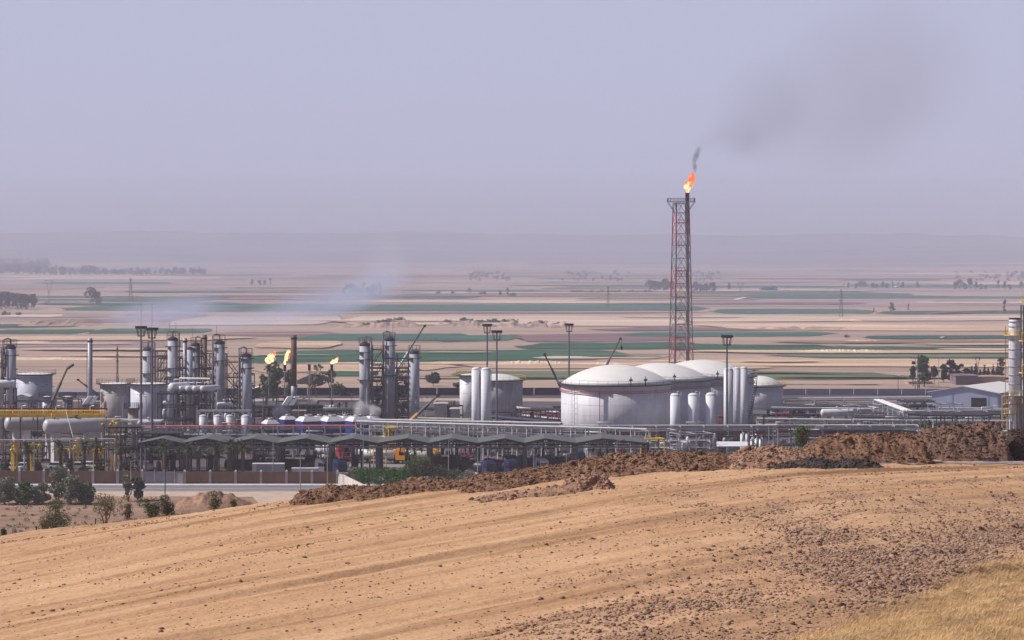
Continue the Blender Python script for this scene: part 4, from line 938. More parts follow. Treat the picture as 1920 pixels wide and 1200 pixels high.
# elevated drum platform of the left cluster
def drum_deck():
    Y = 632; t = module(299, 391, 737, Y, "tall open steel structure carrying the row of white drums", 5, d=8, levels=4, pale=.55)
    c = t.location; zd = Z(737, Y)+.2
    dirv = Vector((.62, .78, 0))
    return zd, dirv
zd, dv = drum_deck()
for i, (px, r, ln, q) in enumerate([(322, 1.08, 5.2, "fat white drum at the head of the row on the steel structure"), (338, .68, 4.4, "first small white drum beside the fat drum"), (351, .68, 4.4, "second small white drum in the row on the steel structure"), (364, .68, 4.4, "third small white drum in the row on the steel structure"), (379, .72, 5.6, "last small white drum, its long side showing, nearest the white column")]):
    p = Vector((X(px, 629), 629, zd+.35+r)); t = thing("drum", q, "drum", (p.x, p.y, zd), "white drums on the tall steel structure")
    MB().hdrum(p, p+dv*ln, r, 18).build("shell", W, t)
    for f in (.2, .8):
        s_ = p+dv*ln*f; MB().obox((s_.x, s_.y, zd), .12, r*.8, .5, math.atan2(dv.y, dv.x)).build("saddle", STEEL, t)
    MB().tube([p+dv*.8+Vector((0, 0, r*.9)), p+dv*.8+Vector((0, 0, r+.8)), p+dv*.8+Vector((1.4, 0, r+.8))], .12, 6).build("outlet_pipe", LAG, t)
q = MB(); Y = 634
q.tube([P(337, 722, Y), P(337, 709, Y), P(394, 710, Y), P(394, 700, Y)], .2, 8); tag(q.build("overhead_header", LAG), "silver header pipe running above the row of white drums", "pipe")
# modules in the clutter
module(392, 470, 732, 662, "dark steel unit behind the four squat vessels, between two white columns", 21, d=7, levels=4, pale=.25)
module(372, 470, 770, 604+12, "pipe bridge on posts just above the four squat vessels", 22, d=4, levels=3, pale=.7, m=GALV)
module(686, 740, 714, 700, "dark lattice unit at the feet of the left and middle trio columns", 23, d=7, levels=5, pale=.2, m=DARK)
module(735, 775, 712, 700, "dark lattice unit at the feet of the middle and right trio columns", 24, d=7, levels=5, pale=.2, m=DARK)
module(472, 520, 762, 668, "red piped unit between the grey white column and the steam plume", 25, d=6, levels=3, pale=.2, reds=.7, m=MAG)
module(607, 668, 768, 672, "low pipe yard behind the blue and white cooling cells", 26, d=8, levels=2, pale=.6)
module(786, 830, 766, 668, "low grey unit right of the column trio under the tilted boom", 27, d=6, levels=3, pale=.4)
module(838, 862, 760, 668, "small grey steel unit left of the narrow white tank", 28, d=6, levels=3, pale=.5)
module(0, 28, 728, 632, "dark steel platform under the white column at the frame edge", 29, d=6, levels=4, pale=.2, m=DARK)
module(98, 150, 748, 668, "low steel unit between the small slate tank and grey chimney", 30, d=5, levels=2, pale=.5)
module(1600, 1648, 759, 690, "square pipe manifold frame right of the white bullet tank", 31, d=7, levels=3, pale=.85, m=GALV)
module(1690, 1745, 752, 735, "pipe manifold frame left of the pale blue warehouse", 32, d=7, levels=3, pale=.7, m=GALV)
module(1745, 1800, 757, 700, "manifold frame in front of the pale blue warehouse door", 33, d=5, levels=2, pale=.8, m=GALV)
module(1205, 1262, 806, 566, "grey and yellow pump manifold right of the last canopy", 34, d=6, levels=2, pale=.6, m=GALV)
module(1262, 1330, 812, 572, "low pipe manifold beneath the three short white vessels", 35, d=6, levels=2, pale=.6, m=GALV)
module(885, 960, 772, 640, "dark pipe support frame behind the twin tall vessels", 36, d=5, levels=3, pale=.3)
module(975, 1052, 768, 642, "pipe support frame with red fittings left of the largest dome tank", 37, d=6, levels=3, pale=.5, reds=.4)
module(200, 262, 800, 562, "dark pipe rack with red valves behind the row of dark shrubs", 38, d=6, levels=2, pale=.5, reds=.3, m=DARK)
module(262, 340, 812, 560, "dark loading frame behind the gate in the brown wall", 39, d=6, levels=3, pale=.3, m=DARK)
module(1448, 1500, 800, 580, "low steel manifold left of the round green shrub", 40, d=5, levels=2, pale=.6, m=GALV)
module(1540, 1690, 806, 590, "long low pipe manifold behind the rounded brown earth heap", 41, d=6, levels=2, pale=.6)
module(1730, 1850, 778, 600, "long dark pipe manifold behind the tallest brown earth heap", 42, d=6, levels=2, pale=.6)

# ---------------------------------------------------------------- pipe racks
def pipe_rack(a, b, label, levels, pipes, spacing=6.0, width=3.0, m=WSTEEL, truss=False):
    """a, b: ends on the ground. pipes: (sideways offset, height, radius, material)."""
    a, b = Vector((*a, 0)), Vector((*b, 0)); d = (b-a); Ln = d.length; d.normalize(); nrm = Vector((-d.y, d.x, 0))
    t = thing("pipe_rack", label, "pipe rack", a.lerp(b, .5), "long pipe racks"); n = max(2, int(Ln/spacing)); H = max(levels)
    for i in range(n+1):
        p = a+d*(Ln*i/n); q = MB()
        for s_ in (-1, 1): q.beam(p+nrm*(s_*width/2), p+nrm*(s_*width/2)+Vector((0, 0, H)), .22)
        for z in levels: q.beam(p-nrm*(width/2+.2)+Vector((0, 0, z-.15)), p+nrm*(width/2+.2)+Vector((0, 0, z-.15)), .2)
        q.build("support_frame", m, t)
    q = MB()
    for z in levels:
        for s_ in (-1, 1): q.beam(a+nrm*(s_*width/2)+Vector((0, 0, z-.35)), b+nrm*(s_*width/2)+Vector((0, 0, z-.35)), .16)
    if truss:
        for i in range(n):
            p0, p1 = a+d*(Ln*i/n), a+d*(Ln*(i+1)/n); z0, z1 = levels[0], levels[-1]
            e = nrm*(-width/2)
            if i % 2: q.beam(p0+e+Vector((0, 0, z0)), p1+e+Vector((0, 0, z1)), .12)
            else: q.beam(p0+e+Vector((0, 0, z1)), p1+e+Vector((0, 0, z0)), .12)
    q.build("side_beam", STEEL, t)
    rs = random.Random(int(Ln*10))
    for off, z, r, mm in pipes:
        pts = []
        k = max(2, int(Ln/18))
        for i in range(k+1):
            p = a+d*(Ln*i/k)+nrm*off+Vector((0, 0, z+r)); pts.append(p)
            if i < k and rs.random() < .22 and r < .2:      # expansion loop
                p2 = a+d*(Ln*(i+.4)/k)+nrm*off+Vector((0, 0, z+r)); p3 = a+d*(Ln*(i+.6)/k)+nrm*off+Vector((0, 0, z+r))
                pts += [p2, p2+Vector((0, 0, .7)), p3+Vector((0, 0, .7)), p3]
        MB().tube(pts, r, 7).build("pipe", mm, t)
    return t
def xy(px, Y): return (X(px, Y), Y)
pipe_rack(xy(196, 567), xy(668, 569), "pipe rack with long red pipes along its top, left of the rising bend", [5.6, 7.4, 9.2],
          [(-1.1, 9.25, .12, PINK), (-.6, 9.28, .15, PINK), (0, 9.25, .09, LAG), (.7, 9.25, .13, RED), (-1, 7.4, .09, LAG), (-.2, 7.4, .11, STEEL), (.8, 7.4, .10, LAG), (-.8, 5.6, .10, LAG), (.2, 5.6, .12, GALV)], 3.3, truss=True)
pipe_rack(xy(672, 592), xy(1215, 567), "pipe rack with big white pipes sloping past the canopies to the dome tanks", [5.2, 6.9, 8.5],
          [(-1.0, 8.55, .22, W), (-.2, 8.55, .10, STEEL), (.6, 8.55, .13, PINK), (-1.1, 6.9, .17, W), (-.4, 6.9, .10, STEEL), (.4, 6.9, .12, LAG), (-.9, 5.2, .14, W), (0, 5.2, .12, STEEL), (.9, 5.2, .12, GALV)], 3.4, truss=True)
pipe_rack(xy(700, 596+12), xy(1052, 596), "thin pipe rack of horizontal pipes behind the sloping white pipes", [6.4, 7.9], [(-.8, 7.9, .12, LAG), (0, 7.9, .15, W), (.7, 6.4, .14, GALV), (-.6, 6.4, .12, LAG)], 6.5)
pipe_rack(xy(1052, 590), xy(1720, 592), "long pipe rack with white and dark red pipes in front of the dome tanks", [5.6, 6.6, 7.8],
          [(-1.2, 7.8, .12, W), (-.4, 7.8, .10, LAG), (.7, 7.8, .09, GALV), (-1.2, 7.05, .10, W), (0, 6.6, .09, STEEL), (-1.25, 5.75, .17, RED), (.4, 5.6, .16, MAG), (1.0, 5.6, .10, STEEL)], 5.4)
pipe_rack(xy(1470, 745), xy(1745, 752), "far pipe rack with one thick white pipe along the grey boundary wall", [2.6, 4.3], [(-.9, 4.3, .33, W), (0, 4.3, .2, LAG), (.9, 4.3, .16, GALV), (-.8, 2.6, .18, LAG), (.4, 2.6, .24, GALV)], 8)
pipe_rack(xy(1648, 738), xy(1704, 690), "short slanting pipe bridge joining the far rack and the near rack", [3.2, 4.4], [(-1.1, 4.4, .32, W), (-.2, 4.4, .32, W), (.8, 4.4, .25, LAG), (0, 3.2, .2, W)], 7)
pipe_rack(xy(1690, 688), xy(1900, 694), "pipe rack of silver pipes in front of the pale blue warehouse", [3.0, 4.6], [(-1, 4.6, .18, W), (-.2, 4.6, .12, STEEL), (.7, 4.6, .14, LAG), (-.8, 3.0, .13, LAG), (.3, 3.0, .16, STEEL)], 7)
pipe_rack(xy(1420, 668), xy(1610, 662), "low rack of white pipes right of the small roofed pump shelter", [2.4, 4.0], [(-.9, 4.0, .2, W), (0, 4.0, .14, PINK), (.7, 2.4, .18, LAG), (-.5, 2.4, .14, RED)], 7)
pipe_rack(xy(1600, 645), xy(1900, 640), "near pipe rack of silver pipes above the tallest earth heap", [3.2, 5.4], [(-1.1, 5.4, .14, LAG), (-.4, 5.4, .12, W), (.5, 5.4, .10, STEEL), (-.9, 3.2, .14, W), (.2, 3.2, .14, STEEL)], 6)
pipe_rack(xy(786, 628), xy(884, 622), "low rack of dusty olive pipes left of the twin tall vessels", [3.8, 5.8, 6.8], [(-1.1, 6.8, .2, OLIVE), (-.4, 6.8, .25, OLIVE), (.4, 6.8, .2, LAG), (1.1, 6.8, .2, OLIVE), (-.8, 5.8, .2, OLIVE), (.3, 5.8, .2, GALV)], 4)
pipe_rack(xy(900, 640), xy(1056, 612), "dark sloping pipe gantry between the weathered tank and the largest dome", [5.0, 6.6], [(-1.1, 6.6, .3, NAVY), (-.3, 6.6, .2, NAVY), (.6, 6.6, .3, NAVY), (-.7, 5.0, .25, DARK)], 5, m=NAVY)
pipe_rack(xy(975, 690), xy(1056, 672), "short rack with bright white pipes and red steel left of the largest dome", [3.4, 5.2], [(-1, 5.2, .35, W), (0, 5.2, .25, W), (.9, 5.2, .2, PINK), (-.6, 3.4, .3, W)], 5, m=RED)
pipe_rack(xy(1446, 724), xy(1640, 718), "thin double rack of pale pipes just behind the white bullet tank", [1.8, 3.4], [(-.8, 3.4, .10, W), (.1, 3.4, .08, LAG), (.8, 3.4, .08, W), (-.6, 1.8, .10, W), (.4, 1.8, .08, PINK)], 5, m=WSTEEL)
pipe_rack(xy(1480, 622), xy(1900, 616), "long thin rack of pale pipes skimming the tops of the brown earth heaps", [2.6, 4.6], [(-.9, 4.6, .09, W), (0, 4.6, .07, LAG), (.8, 4.6, .09, W), (-.6, 2.6, .09, W), (.5, 2.6, .08, RED)], 4.2, m=WSTEEL)
pipe_rack(xy(1760, 716), xy(1905, 712), "thin rack of pale pipes before the warehouse doorway", [2.2, 3.8], [(-.8, 3.8, .10, W), (.2, 3.8, .08, W), (-.5, 2.2, .09, LAG)], 5, m=WSTEEL)
pipe_rack(xy(1100, 570), xy(1330, 572), "thin low rack of white pipes right of the widest canopy", [4.2, 5.8], [(-.8, 5.8, .10, W), (.1, 5.8, .08, LAG), (-.5, 4.2, .10, W), (.6, 4.2, .08, W)], 4.2, m=WSTEEL)
pipe_rack(xy(470, 735), xy(672, 735), "low pale pipe track behind the flare stacks", [1.0, 2.2], [(-.8, 2.2, .18, LAG), (.2, 2.2, .2, W), (.9, 1.0, .2, PINK)], 8)
pipe_rack(xy(600, 700), xy(690, 698), "low rack of pale pipes right of the black furnace", [2.2, 4.4], [(-1, 4.4, .2, LAG), (0, 4.4, .26, W), (.8, 2.2, .3, W), (-.4, 2.2, .2, PINK)], 6)
pipe_rack(xy(-40, 548), xy(216, 552), "single pale pipeline crossing in front of the bullet tanks", [7.6], [(-.2, 7.6, .12, LAG)], 9, width=1.0)
pipe_rack(xy(196, 604), xy(306, 600), "short rack of silver pipes in front of the lavender tank", [6.2, 8.2], [(-.6, 8.2, .13, LAG), (.4, 8.2, .2, GALV), (0, 6.2, .45, LAG)], 5)

# ---------------------------------------------------------------- horizontal bullets on piers, yellow walkway
BG = "horizontal bullet tanks on concrete piers"
def bullet(pxl, pxr, row, dia, Y, label, m=W, piers=(.15, .72), h=None):
    z = Z(row, Y); r = S(dia, Y)/2; xl, xr = X(pxl, Y)+r*.55, X(pxr, Y)-r*.55
    t = thing("bullet_tank", label, "bullet tank", ((xl+xr)/2, Y, 0), BG)
    MB().hdrum((xl, Y-2.3, z), (xr, Y+2.5, z), r, 28).build("shell", m, t)
    for f in piers:
        x = xl+(xr-xl)*f; yy = Y-2.3+4.8*f
        MB().box(x-.8, yy-r*.6, 0, x+.8, yy+r*.6, z-r*.82).turn((x, yy), R(30)).build("pier", PIER, t)
        MB().lathe((x, yy, 0), [(.1, 0), (.1, .1)], 6).build("anchor_bolt", STEEL, t)
    MB().lathe(((xl+xr)/2, Y+.2, z+r*.9), [(.35, 0), (.35, .7), (.5, .72), (.5, .9)], 12).build("manhole", STEEL, t)
    MB().tube([(xl+1, Y-1.9, z+r*.95), (xl+1, Y-1.9, z+r+1.2), (xl+1, Y+1, z+r+1.4)], .16, 7).build("top_pipe", ORANGE, t)
    return t
bullet(84, 200, 798.5, 28, 575, "nearest grey bullet tank on concrete piers, wholly in view", mat("bullet_grey", (0.50, 0.49, 0.51), .45, .1, .06, .6, streak=.2))
bullet(12, 128, 793.5, 27, 592, "middle grey bullet tank, its right end behind the nearest one", MATS["bullet_grey"])
bullet(-100, 18, 793.5, 26, 604, "grey bullet tank cut by the frame edge, only its end showing", MATS["bullet_grey"])
def yellow_walk():
    Y = 583; z = Z(782, Y); x0, x1 = X(-60, Y), X(198, Y); t = thing("yellow_walkway", "long yellow railed walkway above the bullet tanks", "walkway", ((x0+x1)/2, Y, 0))
    MB().box(x0, Y-1.2, z, x1, Y+1.2, z+.25).build("deck", YEL, t)
    for s_ in (-1.15, 1.15):
        q = MB().rail([(x0, Y+s_, z+.25), (x1, Y+s_, z+.25)], 1.25, .10, .55); q.box(x0, Y+s_-.03, z+.26, x1, Y+s_+.03, z+.62); q.build("railing", YEL, t)
    for i in range(9):
        x = x0+(x1-x0)*i/8; MB().beam((x, Y+.9, 0), (x, Y+.9, z), .25).build("post", BROWN, t)
    for i in range(12):
        x = x0+(x1-x0)*(i+.5)/12
        MB().tube([(x, Y+2.6, z-1), (x, Y+2.6, z+2.3), (x+.9, Y+2.6, z+2.5)], .13, 6).build("valve_stem", [MAG, LAG, MAG][i % 3], t)
    MB().tube([(x0, Y+2.8, z+1.8), (x1, Y+2.8, z+1.75)], .2, 7).build("header_pipe", MAG, t)
yellow_walk()
for i, (px, py, q) in enumerate([(150, 838, "yellow valve cluster hanging below the nearest bullet tank"), (238, 842, "pale yellow pipe tower behind the dark cone shrub"), (206, 795, "yellow valve platform at the right end of the yellow walkway"), (125, 850, "small yellow valve set beside a concrete pier"), (62, 842, "yellow valve set between the piers of the middle bullet tank"), (20, 838, "yellow and red valve set by the frame edge under the bullet tanks"), (182, 850, "yellow valve set near the right end of the nearest bullet tank")]):
    Y = 572-4*i; c = P(px, py, Y); t = thing("valve_cluster", q, "valves", (c.x, Y, 0)); mm = [YEL, YPALE, YEL, YEL, YEL, YEL, YEL][i]; rs = random.Random(i)
    for k in range(5):
        x = c.x+rs.uniform(-1.6, 1.6); z0 = rs.uniform(.3, 1.5); z1 = c.z+rs.uniform(-.5, 2)
        MB().tube([(x, Y+rs.uniform(-1, 1), 0), (x, Y, max(z1, 1)), (x+rs.uniform(-1.2, 1.2), Y, max(z1, 1)+.1)], .13, 6).build("pipe", mm, t)
        MB().lathe((x, Y, max(z1-1, .8)), [(.1, 0), (.4, .1), (.4, .5), (.1, .6)], 10).build("valve_body", mm if k % 2 else ORANGE, t)
    MB().rail([(c.x-2, Y-1, c.z), (c.x+2, Y-1, c.z)], 1.1, .07, .8).build("railing", mm, t)
def bullet_small(pxl, pxr, row, dia, Y, label, m, zleg=True):
    z = Z(row, Y); r = S(dia, Y)/2; t = thing("horizontal_drum", label, "drum", (X((pxl+pxr)/2, Y), Y, 0))
    a, b = Vector((X(pxl, Y)+r*.5, Y, z)), Vector((X(pxr, Y)-r*.5, Y+.8, z)); MB().hdrum(a, b, r, 18).build("shell", m, t)
    for f in (.2, .8):
        p = a.lerp(b, f); MB().box(p.x-.3, p.y-r*.7, 0, p.x+.3, p.y+r*.7, z-r*.7).build("saddle", CONC, t)
    MB().lathe((a.lerp(b, .5).x, a.lerp(b, .5).y, z+r*.85), [(.25, 0), (.25, .6), (.4, .65), (.4, .8)], 10).build("nozzle", m, t)
bullet_small(1539, 1602, 774, 14, 700, "long white bullet tank lying among the far right pipe racks", W)
bullet_small(-6, 29, 719.5, 14, 622, "short white drum at the frame edge under the white column", W)
bullet_small(407, 434, 758, 8, 640, "small white drum in the dark steel unit between columns", W)
bullet_small(258, 300, 793, 9, 598, "silver drum low in front of the lavender tank", LAG)

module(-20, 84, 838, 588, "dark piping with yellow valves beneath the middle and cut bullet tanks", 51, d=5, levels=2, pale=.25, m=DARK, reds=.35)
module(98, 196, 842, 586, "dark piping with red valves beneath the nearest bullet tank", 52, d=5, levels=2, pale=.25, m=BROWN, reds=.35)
module(216, 300, 822, 592, "dark piping in front of the rust stained and lavender tanks", 53, d=5, levels=3, pale=.4, m=STEEL)
module(300, 372, 812, 596, "tangle of pipes at the foot of the drum structure", 54, d=6, levels=3, pale=.7, m=STEEL)
module(472, 560, 806, 600, "dark process frame behind the red pipe rack, left of the cooling cells", 55, d=5, levels=3, pale=.4, m=STEEL)
module(716, 806, 808, 612, "dark process frame under the sloping white pipes", 56, d=5, levels=3, pale=.5, m=STEEL)
module(806, 884, 812, 606, "grey process frame under the dusty olive pipes", 57, d=5, levels=3, pale=.5, m=STEEL)
module(920, 1050, 810, 600, "dark process frame between the twin vessels and the largest dome", 58, d=5, levels=3, pale=.45, m=STEEL)
module(1480, 1600, 792, 640, "long low piping unit in front of the white bullet tank", 59, d=5, levels=2, pale=.75, m=STEEL)
module(1430, 1536, 768, 716, "low piping unit right of the small dome tank", 60, d=5, levels=2, pale=.7, m=STEEL, reds=.2)
module(1700, 1800, 776, 660, "dense piping unit in the far right pipe yard", 61, d=6, levels=2, pale=.6, m=STEEL)
module(1800, 1880, 776, 655, "dense piping unit left of the white stack's yellow frame", 62, d=6, levels=2, pale=.6, m=STEEL)
module(1600, 1690, 782, 652, "dense piping unit under the slanting pipe bridge", 63, d=6, levels=2, pale=.7, m=STEEL)
module(1330, 1420, 806, 588, "dark piping behind the row of small white cylinders", 64, d=4, levels=2, pale=.5, m=STEEL)
module(334, 402, 690, 680, "scaffold of pipes and decks behind the row of white drums, between the columns", 71, d=5, levels=6, pale=.35, m=STEEL)
module(396, 423, 664, 662, "tall narrow scaffold clasping the white column over the pipe bridge", 72, d=4, levels=7, pale=.3, m=STEEL)
module(299, 340, 672, 684, "scaffold wrapped round the foot of the tallest left column", 73, d=4, levels=6, pale=.3, m=STEEL)
module(441, 474, 700, 660, "pipework frame clinging to the grey white column by the stairs", 74, d=4, levels=5, pale=.4, m=STEEL)
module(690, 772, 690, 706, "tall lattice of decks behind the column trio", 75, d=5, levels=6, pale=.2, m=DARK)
module(24, 100, 752, 640, "low dark pump frame between the bullet walkway and pale bluish tank", 76, d=5, levels=2, pale=.3, m=DARK, reds=.3)
module(470, 545, 744, 720, "low dark frame under the green trees and the two flames", 77, d=5, levels=2, pale=.3, m=DARK)
module(596, 676, 752, 715, "low dark pipe frame between the third flame and the column trio", 78, d=5, levels=2, pale=.4, m=DARK)
# ---------------------------------------------------------------- boundary walls
def wall_run(label, px0, px1, top, Y, m, step, cap=CONC, posts=True, name="boundary_wall", thick=.25, base=0.0):
    x0, x1 = X(px0, Y), X(px1, Y); H = Z(top, Y); t = thing(name, label, "wall", ((x0+x1)/2, Y, 0)); n = max(1, int(round((px1-px0)/step)))
    for i in range(n):
        a, b = x0+(x1-x0)*i/n, x0+(x1-x0)*(i+1)/n
        MB().box(a+.12, Y, base, b-.12, Y+thick, H).build("panel", m, t)
    if posts:
        for i in range(n+1):
            x = x0+(x1-x0)*i/n
            p = MB().box(x-.42, Y-.3, base, x+.12, Y+thick+.05, H+.06).build("post", mat("post_grey", (0.33, 0.27, 0.28), .9, 0, .12, .8), t)
            MB().add([(x-.46, Y-.34, H+.065), (x+.16, Y-.34, H+.065), (x+.16, Y+thick+.1, H+.065), (x-.46, Y+thick+.1, H+.065), (x-.15, Y, H+.5)], [(0,1,4),(1,2,4),(2,3,4),(3,0,4),(0,3,2,1)]).build("cap", CONC, p)
    return t
MUD = mat("brown_wall", (0.185, 0.105, 0.072), .95, 0, .12, .5, .4, .2, (0.17, 0.10, 0.08), streak=.25)
wall_run("brown boundary wall with pale capped posts, left of the gate", -100, 268, 883, 530, MUD, 46.5)
wall_run("brown boundary wall with pale capped posts between the gate and white corner", 348, 634, 884.5, 530, MUD, 46.5)
t = thing("gate", "grey steel gate in the brown boundary wall", "gate", (X(308, 530), 530, 0))
for i, (a, b) in enumerate(((270, 290), (291, 308), (309, 327), (328, 345))):
    MB().box(X(a, 530)+.1, 530, .25, X(b, 530)-.1, 530.12, Z(884, 530)).build("leaf", mat("gate_grey", (0.24, 0.21, 0.25), .6, .1, .12, .8), t)
    MB().box(X(b, 530)-.08, 529.9, 0, X(b, 530)+.1, 530.2, Z(881, 530)).build("post", CONC, t)
MB().box(X(340, 530)-.7, 529.5, 0, X(340, 530)+.4, 529.88, Z(888, 530)).build("pillar", CONC, t)
# white corner wall running back to the right
def corner_wall():
    a = Vector((X(634, 518), 518, 0)); b = Vector((X(648, 515), 515, 0)); c = Vector((X(735, 470), 470, 0))
    t = thing("corner_wall", "stained white concrete corner wall under the green hedge", "wall", a)
    CW = mat("white_concrete", (0.62, 0.57, 0.53), .9, 0, .1, .6, .5, .5, (0.42, 0.37, 0.34), streak=.5)
    for nm, p, q, h in (("side_wall", a, b, 3.2), ("long_wall", b, c, 3.0)):
        d = (q-p).normalized(); nn = Vector((d.y, -d.x, 0))*.15
        if nn.y > 0: nn = -nn
        MB().add([p, q, q-nn*2, p-nn*2, p+Vector((0, 0, h)), q+Vector((0, 0, h)), q-nn*2+Vector((0, 0, h)), p-nn*2+Vector((0, 0, h))], [(0,3,2,1),(4,5,6,7),(0,1,5,4),(1,2,6,5),(2,3,7,6),(3,0,4,7)]).build(nm, CW, t)
    MB().box(a.x-.4, a.y-.4, 3.22, b.x+.3, a.y+.3, 3.42).build("coping", CONC, t)
corner_wall()
wall_run("long navy clad wall at the back of the works, behind the columns trio", 455, 1062, 727, 838, NAVY, 60, posts=False, name="clad_wall")
wall_run("grey boundary wall behind the far right pipe racks", 1062, 1960, 729, 838, WALLG, 45, posts=False)
wall_run("low bluish wall between the pale tank and the rust stained tank", -60, 455, 735, 838, mat("bluish_wall", (0.22, 0.21, 0.27), .9, 0, .1, .3), 60, posts=False)
# earth behind the wall
u, v = np.meshgrid(np.linspace(-300, 300, 60), np.linspace(843, 880, 5)); ob = grid_mesh("service_road", u, v, u*0+.05, mat("lilac_asphalt", (0.27, 0.235, 0.25), 1, 0, .12, .2)); ob["kind"] = "structure"

# ---------------------------------------------------------------- buildings
def shed(px0, px1, eave, ridge_row, Y, d, label, wallm, roofm, name="shed", door=None, gable=True, ridge=.5):
    x0, x1 = X(px0, Y), X(px1, Y); He, Hr = Z(eave, Y), Z(ridge_row, Y); t = thing(name, label, "building", ((x0+x1)/2, Y, 0)); xm = x0+(x1-x0)*ridge
    MB().add([(x0, Y, 0), (x1, Y, 0), (x1, Y, He), (xm, Y, Hr), (x0, Y, He), (x0, Y+d, 0), (x1, Y+d, 0), (x1, Y+d, He), (xm, Y+d, Hr), (x0, Y+d, He)],
             [(0,1,2,3,4),(9,8,7,6,5),(0,4,9,5),(1,6,7,2)]).build("wall", wallm, t)
    e = .35; th = .14
    def slab(a, b):
        return MB().add([(a[0], Y-e, a[1]), (b[0], Y-e, b[1]), (b[0], Y+d+e, b[1]), (a[0], Y+d+e, a[1]), (a[0], Y-e, a[1]+th), (b[0], Y-e, b[1]+th), (b[0], Y+d+e, b[1]+th), (a[0], Y+d+e, a[1]+th)], [(0,3,2,1),(4,5,6,7),(0,1,5,4),(1,2,6,5),(2,3,7,6),(3,0,4,7)])
    sl = (Hr-He)/(xm-x0); sr = (Hr-He)/(x1-xm)
    slab((x0-e, He-sl*e+.02), (xm, Hr+.02)).build("roof_slope", roofm, t); slab((xm, Hr+.021), (x1+e, He-sr*e+.02)).build("roof_slope", roofm, t)
    if door:
        a, b, top = door; MB().box(X(a, Y), Y-.08, .05, X(b, Y), Y-.005, Z(top, Y)).build("door", DARK, t)
    return t
def warehouse():
    # gable end turned a little to the left of the camera, roof ridge running back to the right
    Y = 783; o = Vector((X(1742, Y), Y, 0)); ex = Vector((X(1872, 776)-o.x, 776-Y, 0)); w = ex.length; ex.normalize(); ey = Vector((-ex.y, ex.x, 0)); ey = (ey+ex*.22).normalized(); d = 30
    He, Hr = Z(735, Y), Z(723.5, Y); t = thing("warehouse", "pale blue warehouse with white pitched roof and one dark doorway", "warehouse", o+ex*w/2)
    def pt(u, v, z): q = o+ex*u+ey*v; return (q.x, q.y, z)
    MB().add([pt(0,0,0), pt(w,0,0), pt(w,0,He), pt(w/2,0,Hr), pt(0,0,He), pt(0,d,0), pt(w,d,0), pt(w,d,He), pt(w/2,d,Hr), pt(0,d,He)], [(0,1,2,3,4),(9,8,7,6,5),(0,4,9,5),(1,6,7,2)]).build("wall", SKYB, t)
    for a, za, b, zb in ((-.5, He-.1, w/2, Hr+.03), (w/2, Hr+.031, w+.5, He-.1)):
        MB().add([pt(a,-.5,za), pt(b,-.5,zb), pt(b,d,zb), pt(a,d,za), pt(a,-.5,za+.22), pt(b,-.5,zb+.22), pt(b,d,zb+.22), pt(a,d,za+.22)], [(0,3,2,1),(4,5,6,7),(0,1,5,4),(1,2,6,5),(2,3,7,6),(3,0,4,7)]).build("roof_slope", WR, t)
    u0, u1 = w*.61, w*.83
    MB().add([pt(u0,-.06,0), pt(u1,-.06,0), pt(u1,-.06,Z(744, Y)), pt(u0,-.06,Z(744, Y))], [(0,1,2,3)]).build("doorway", BLACK, t)
    for u in (w*.02, w*.34, w*.86, w*.99): MB().add([pt(u-.12,-.09,0), pt(u+.12,-.09,0), pt(u+.12,-.09,He-.2), pt(u-.12,-.09,He-.2)], [(0,1,2,3)]).build("downpipe", GALV, t)
warehouse()
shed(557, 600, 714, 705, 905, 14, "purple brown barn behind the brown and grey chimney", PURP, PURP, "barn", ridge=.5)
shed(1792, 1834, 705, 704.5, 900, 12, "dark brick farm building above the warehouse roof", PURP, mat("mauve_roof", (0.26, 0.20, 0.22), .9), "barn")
shed(1834, 1884, 707, 706.5, 905, 10, "tan walled farm building just right of the dark brick one", mat("tan_wall", (0.48, 0.34, 0.26), .9), MATS["tan_wall"], "barn")
shed(1704, 1748, 716, 715.5, 905, 8, "pale ruined mud building below the big green tree", MATS["tan_wall"], MATS["tan_wall"], "mud_house")
shed(30, 52, 744, 740, 690, 6, "low white roofed shed in front of the pale bluish tank", TP, WR)
shed(60, 98, 742, 737, 735, 8, "low pale shed behind the leaning crane boom", TP, WALLG)
shed(845, 862, 768, 767.6, 640, 6, "small grey block hut left of the twin tall vessels", CONC, CONC, "hut")
shed(815, 837, 758, 757.6, 650, 6, "grey concrete block building beside the tilted crane", CONC, CONC, "block_building")
shed(475, 497, 729.5, 726, 820, 10, "small shed with a pale roof beside the trees, left of the flames", NAVY, WR)
shed(1378, 1421, 562, 558.5, 2230, 22, "long white roofed barn far out on the plain right of the flare tower", PURP, WR, "barn")
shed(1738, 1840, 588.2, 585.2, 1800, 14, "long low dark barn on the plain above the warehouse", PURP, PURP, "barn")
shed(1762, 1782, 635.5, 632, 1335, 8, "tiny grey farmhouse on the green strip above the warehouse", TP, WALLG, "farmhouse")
shed(1812, 1834, 636.5, 634, 1330, 6, "tiny red roofed shed on the green strip near the white stack", TP, MAG)
shed(306, 334, 511, 508, 4400, 30, "white roofed village barn at the end of the hazy tree belt", TP, WR, "barn")
shed(40, 52, 513, 510.5, 4300, 16, "pale house among the hazy trees at the frame edge", TP, WR, "village_house")
shed(124, 140, 513, 510.5, 4300, 16, "pale house in the middle of the hazy tree belt", TP, WR, "village_house")
shed(82, 92, 567, 562.5, 2150, 10, "small white house at the foot of the far left pylon", W, WR, "farmhouse")
shed(168, 174, 566, 561, 2160, 8, "small white house below the round tree on the left plain", W, WR, "farmhouse")
shed(1660, 1715, 540.5, 537, 2850, 20, "long pale roofed farm among the dark trees on the right plain", TP, WR, "barn")
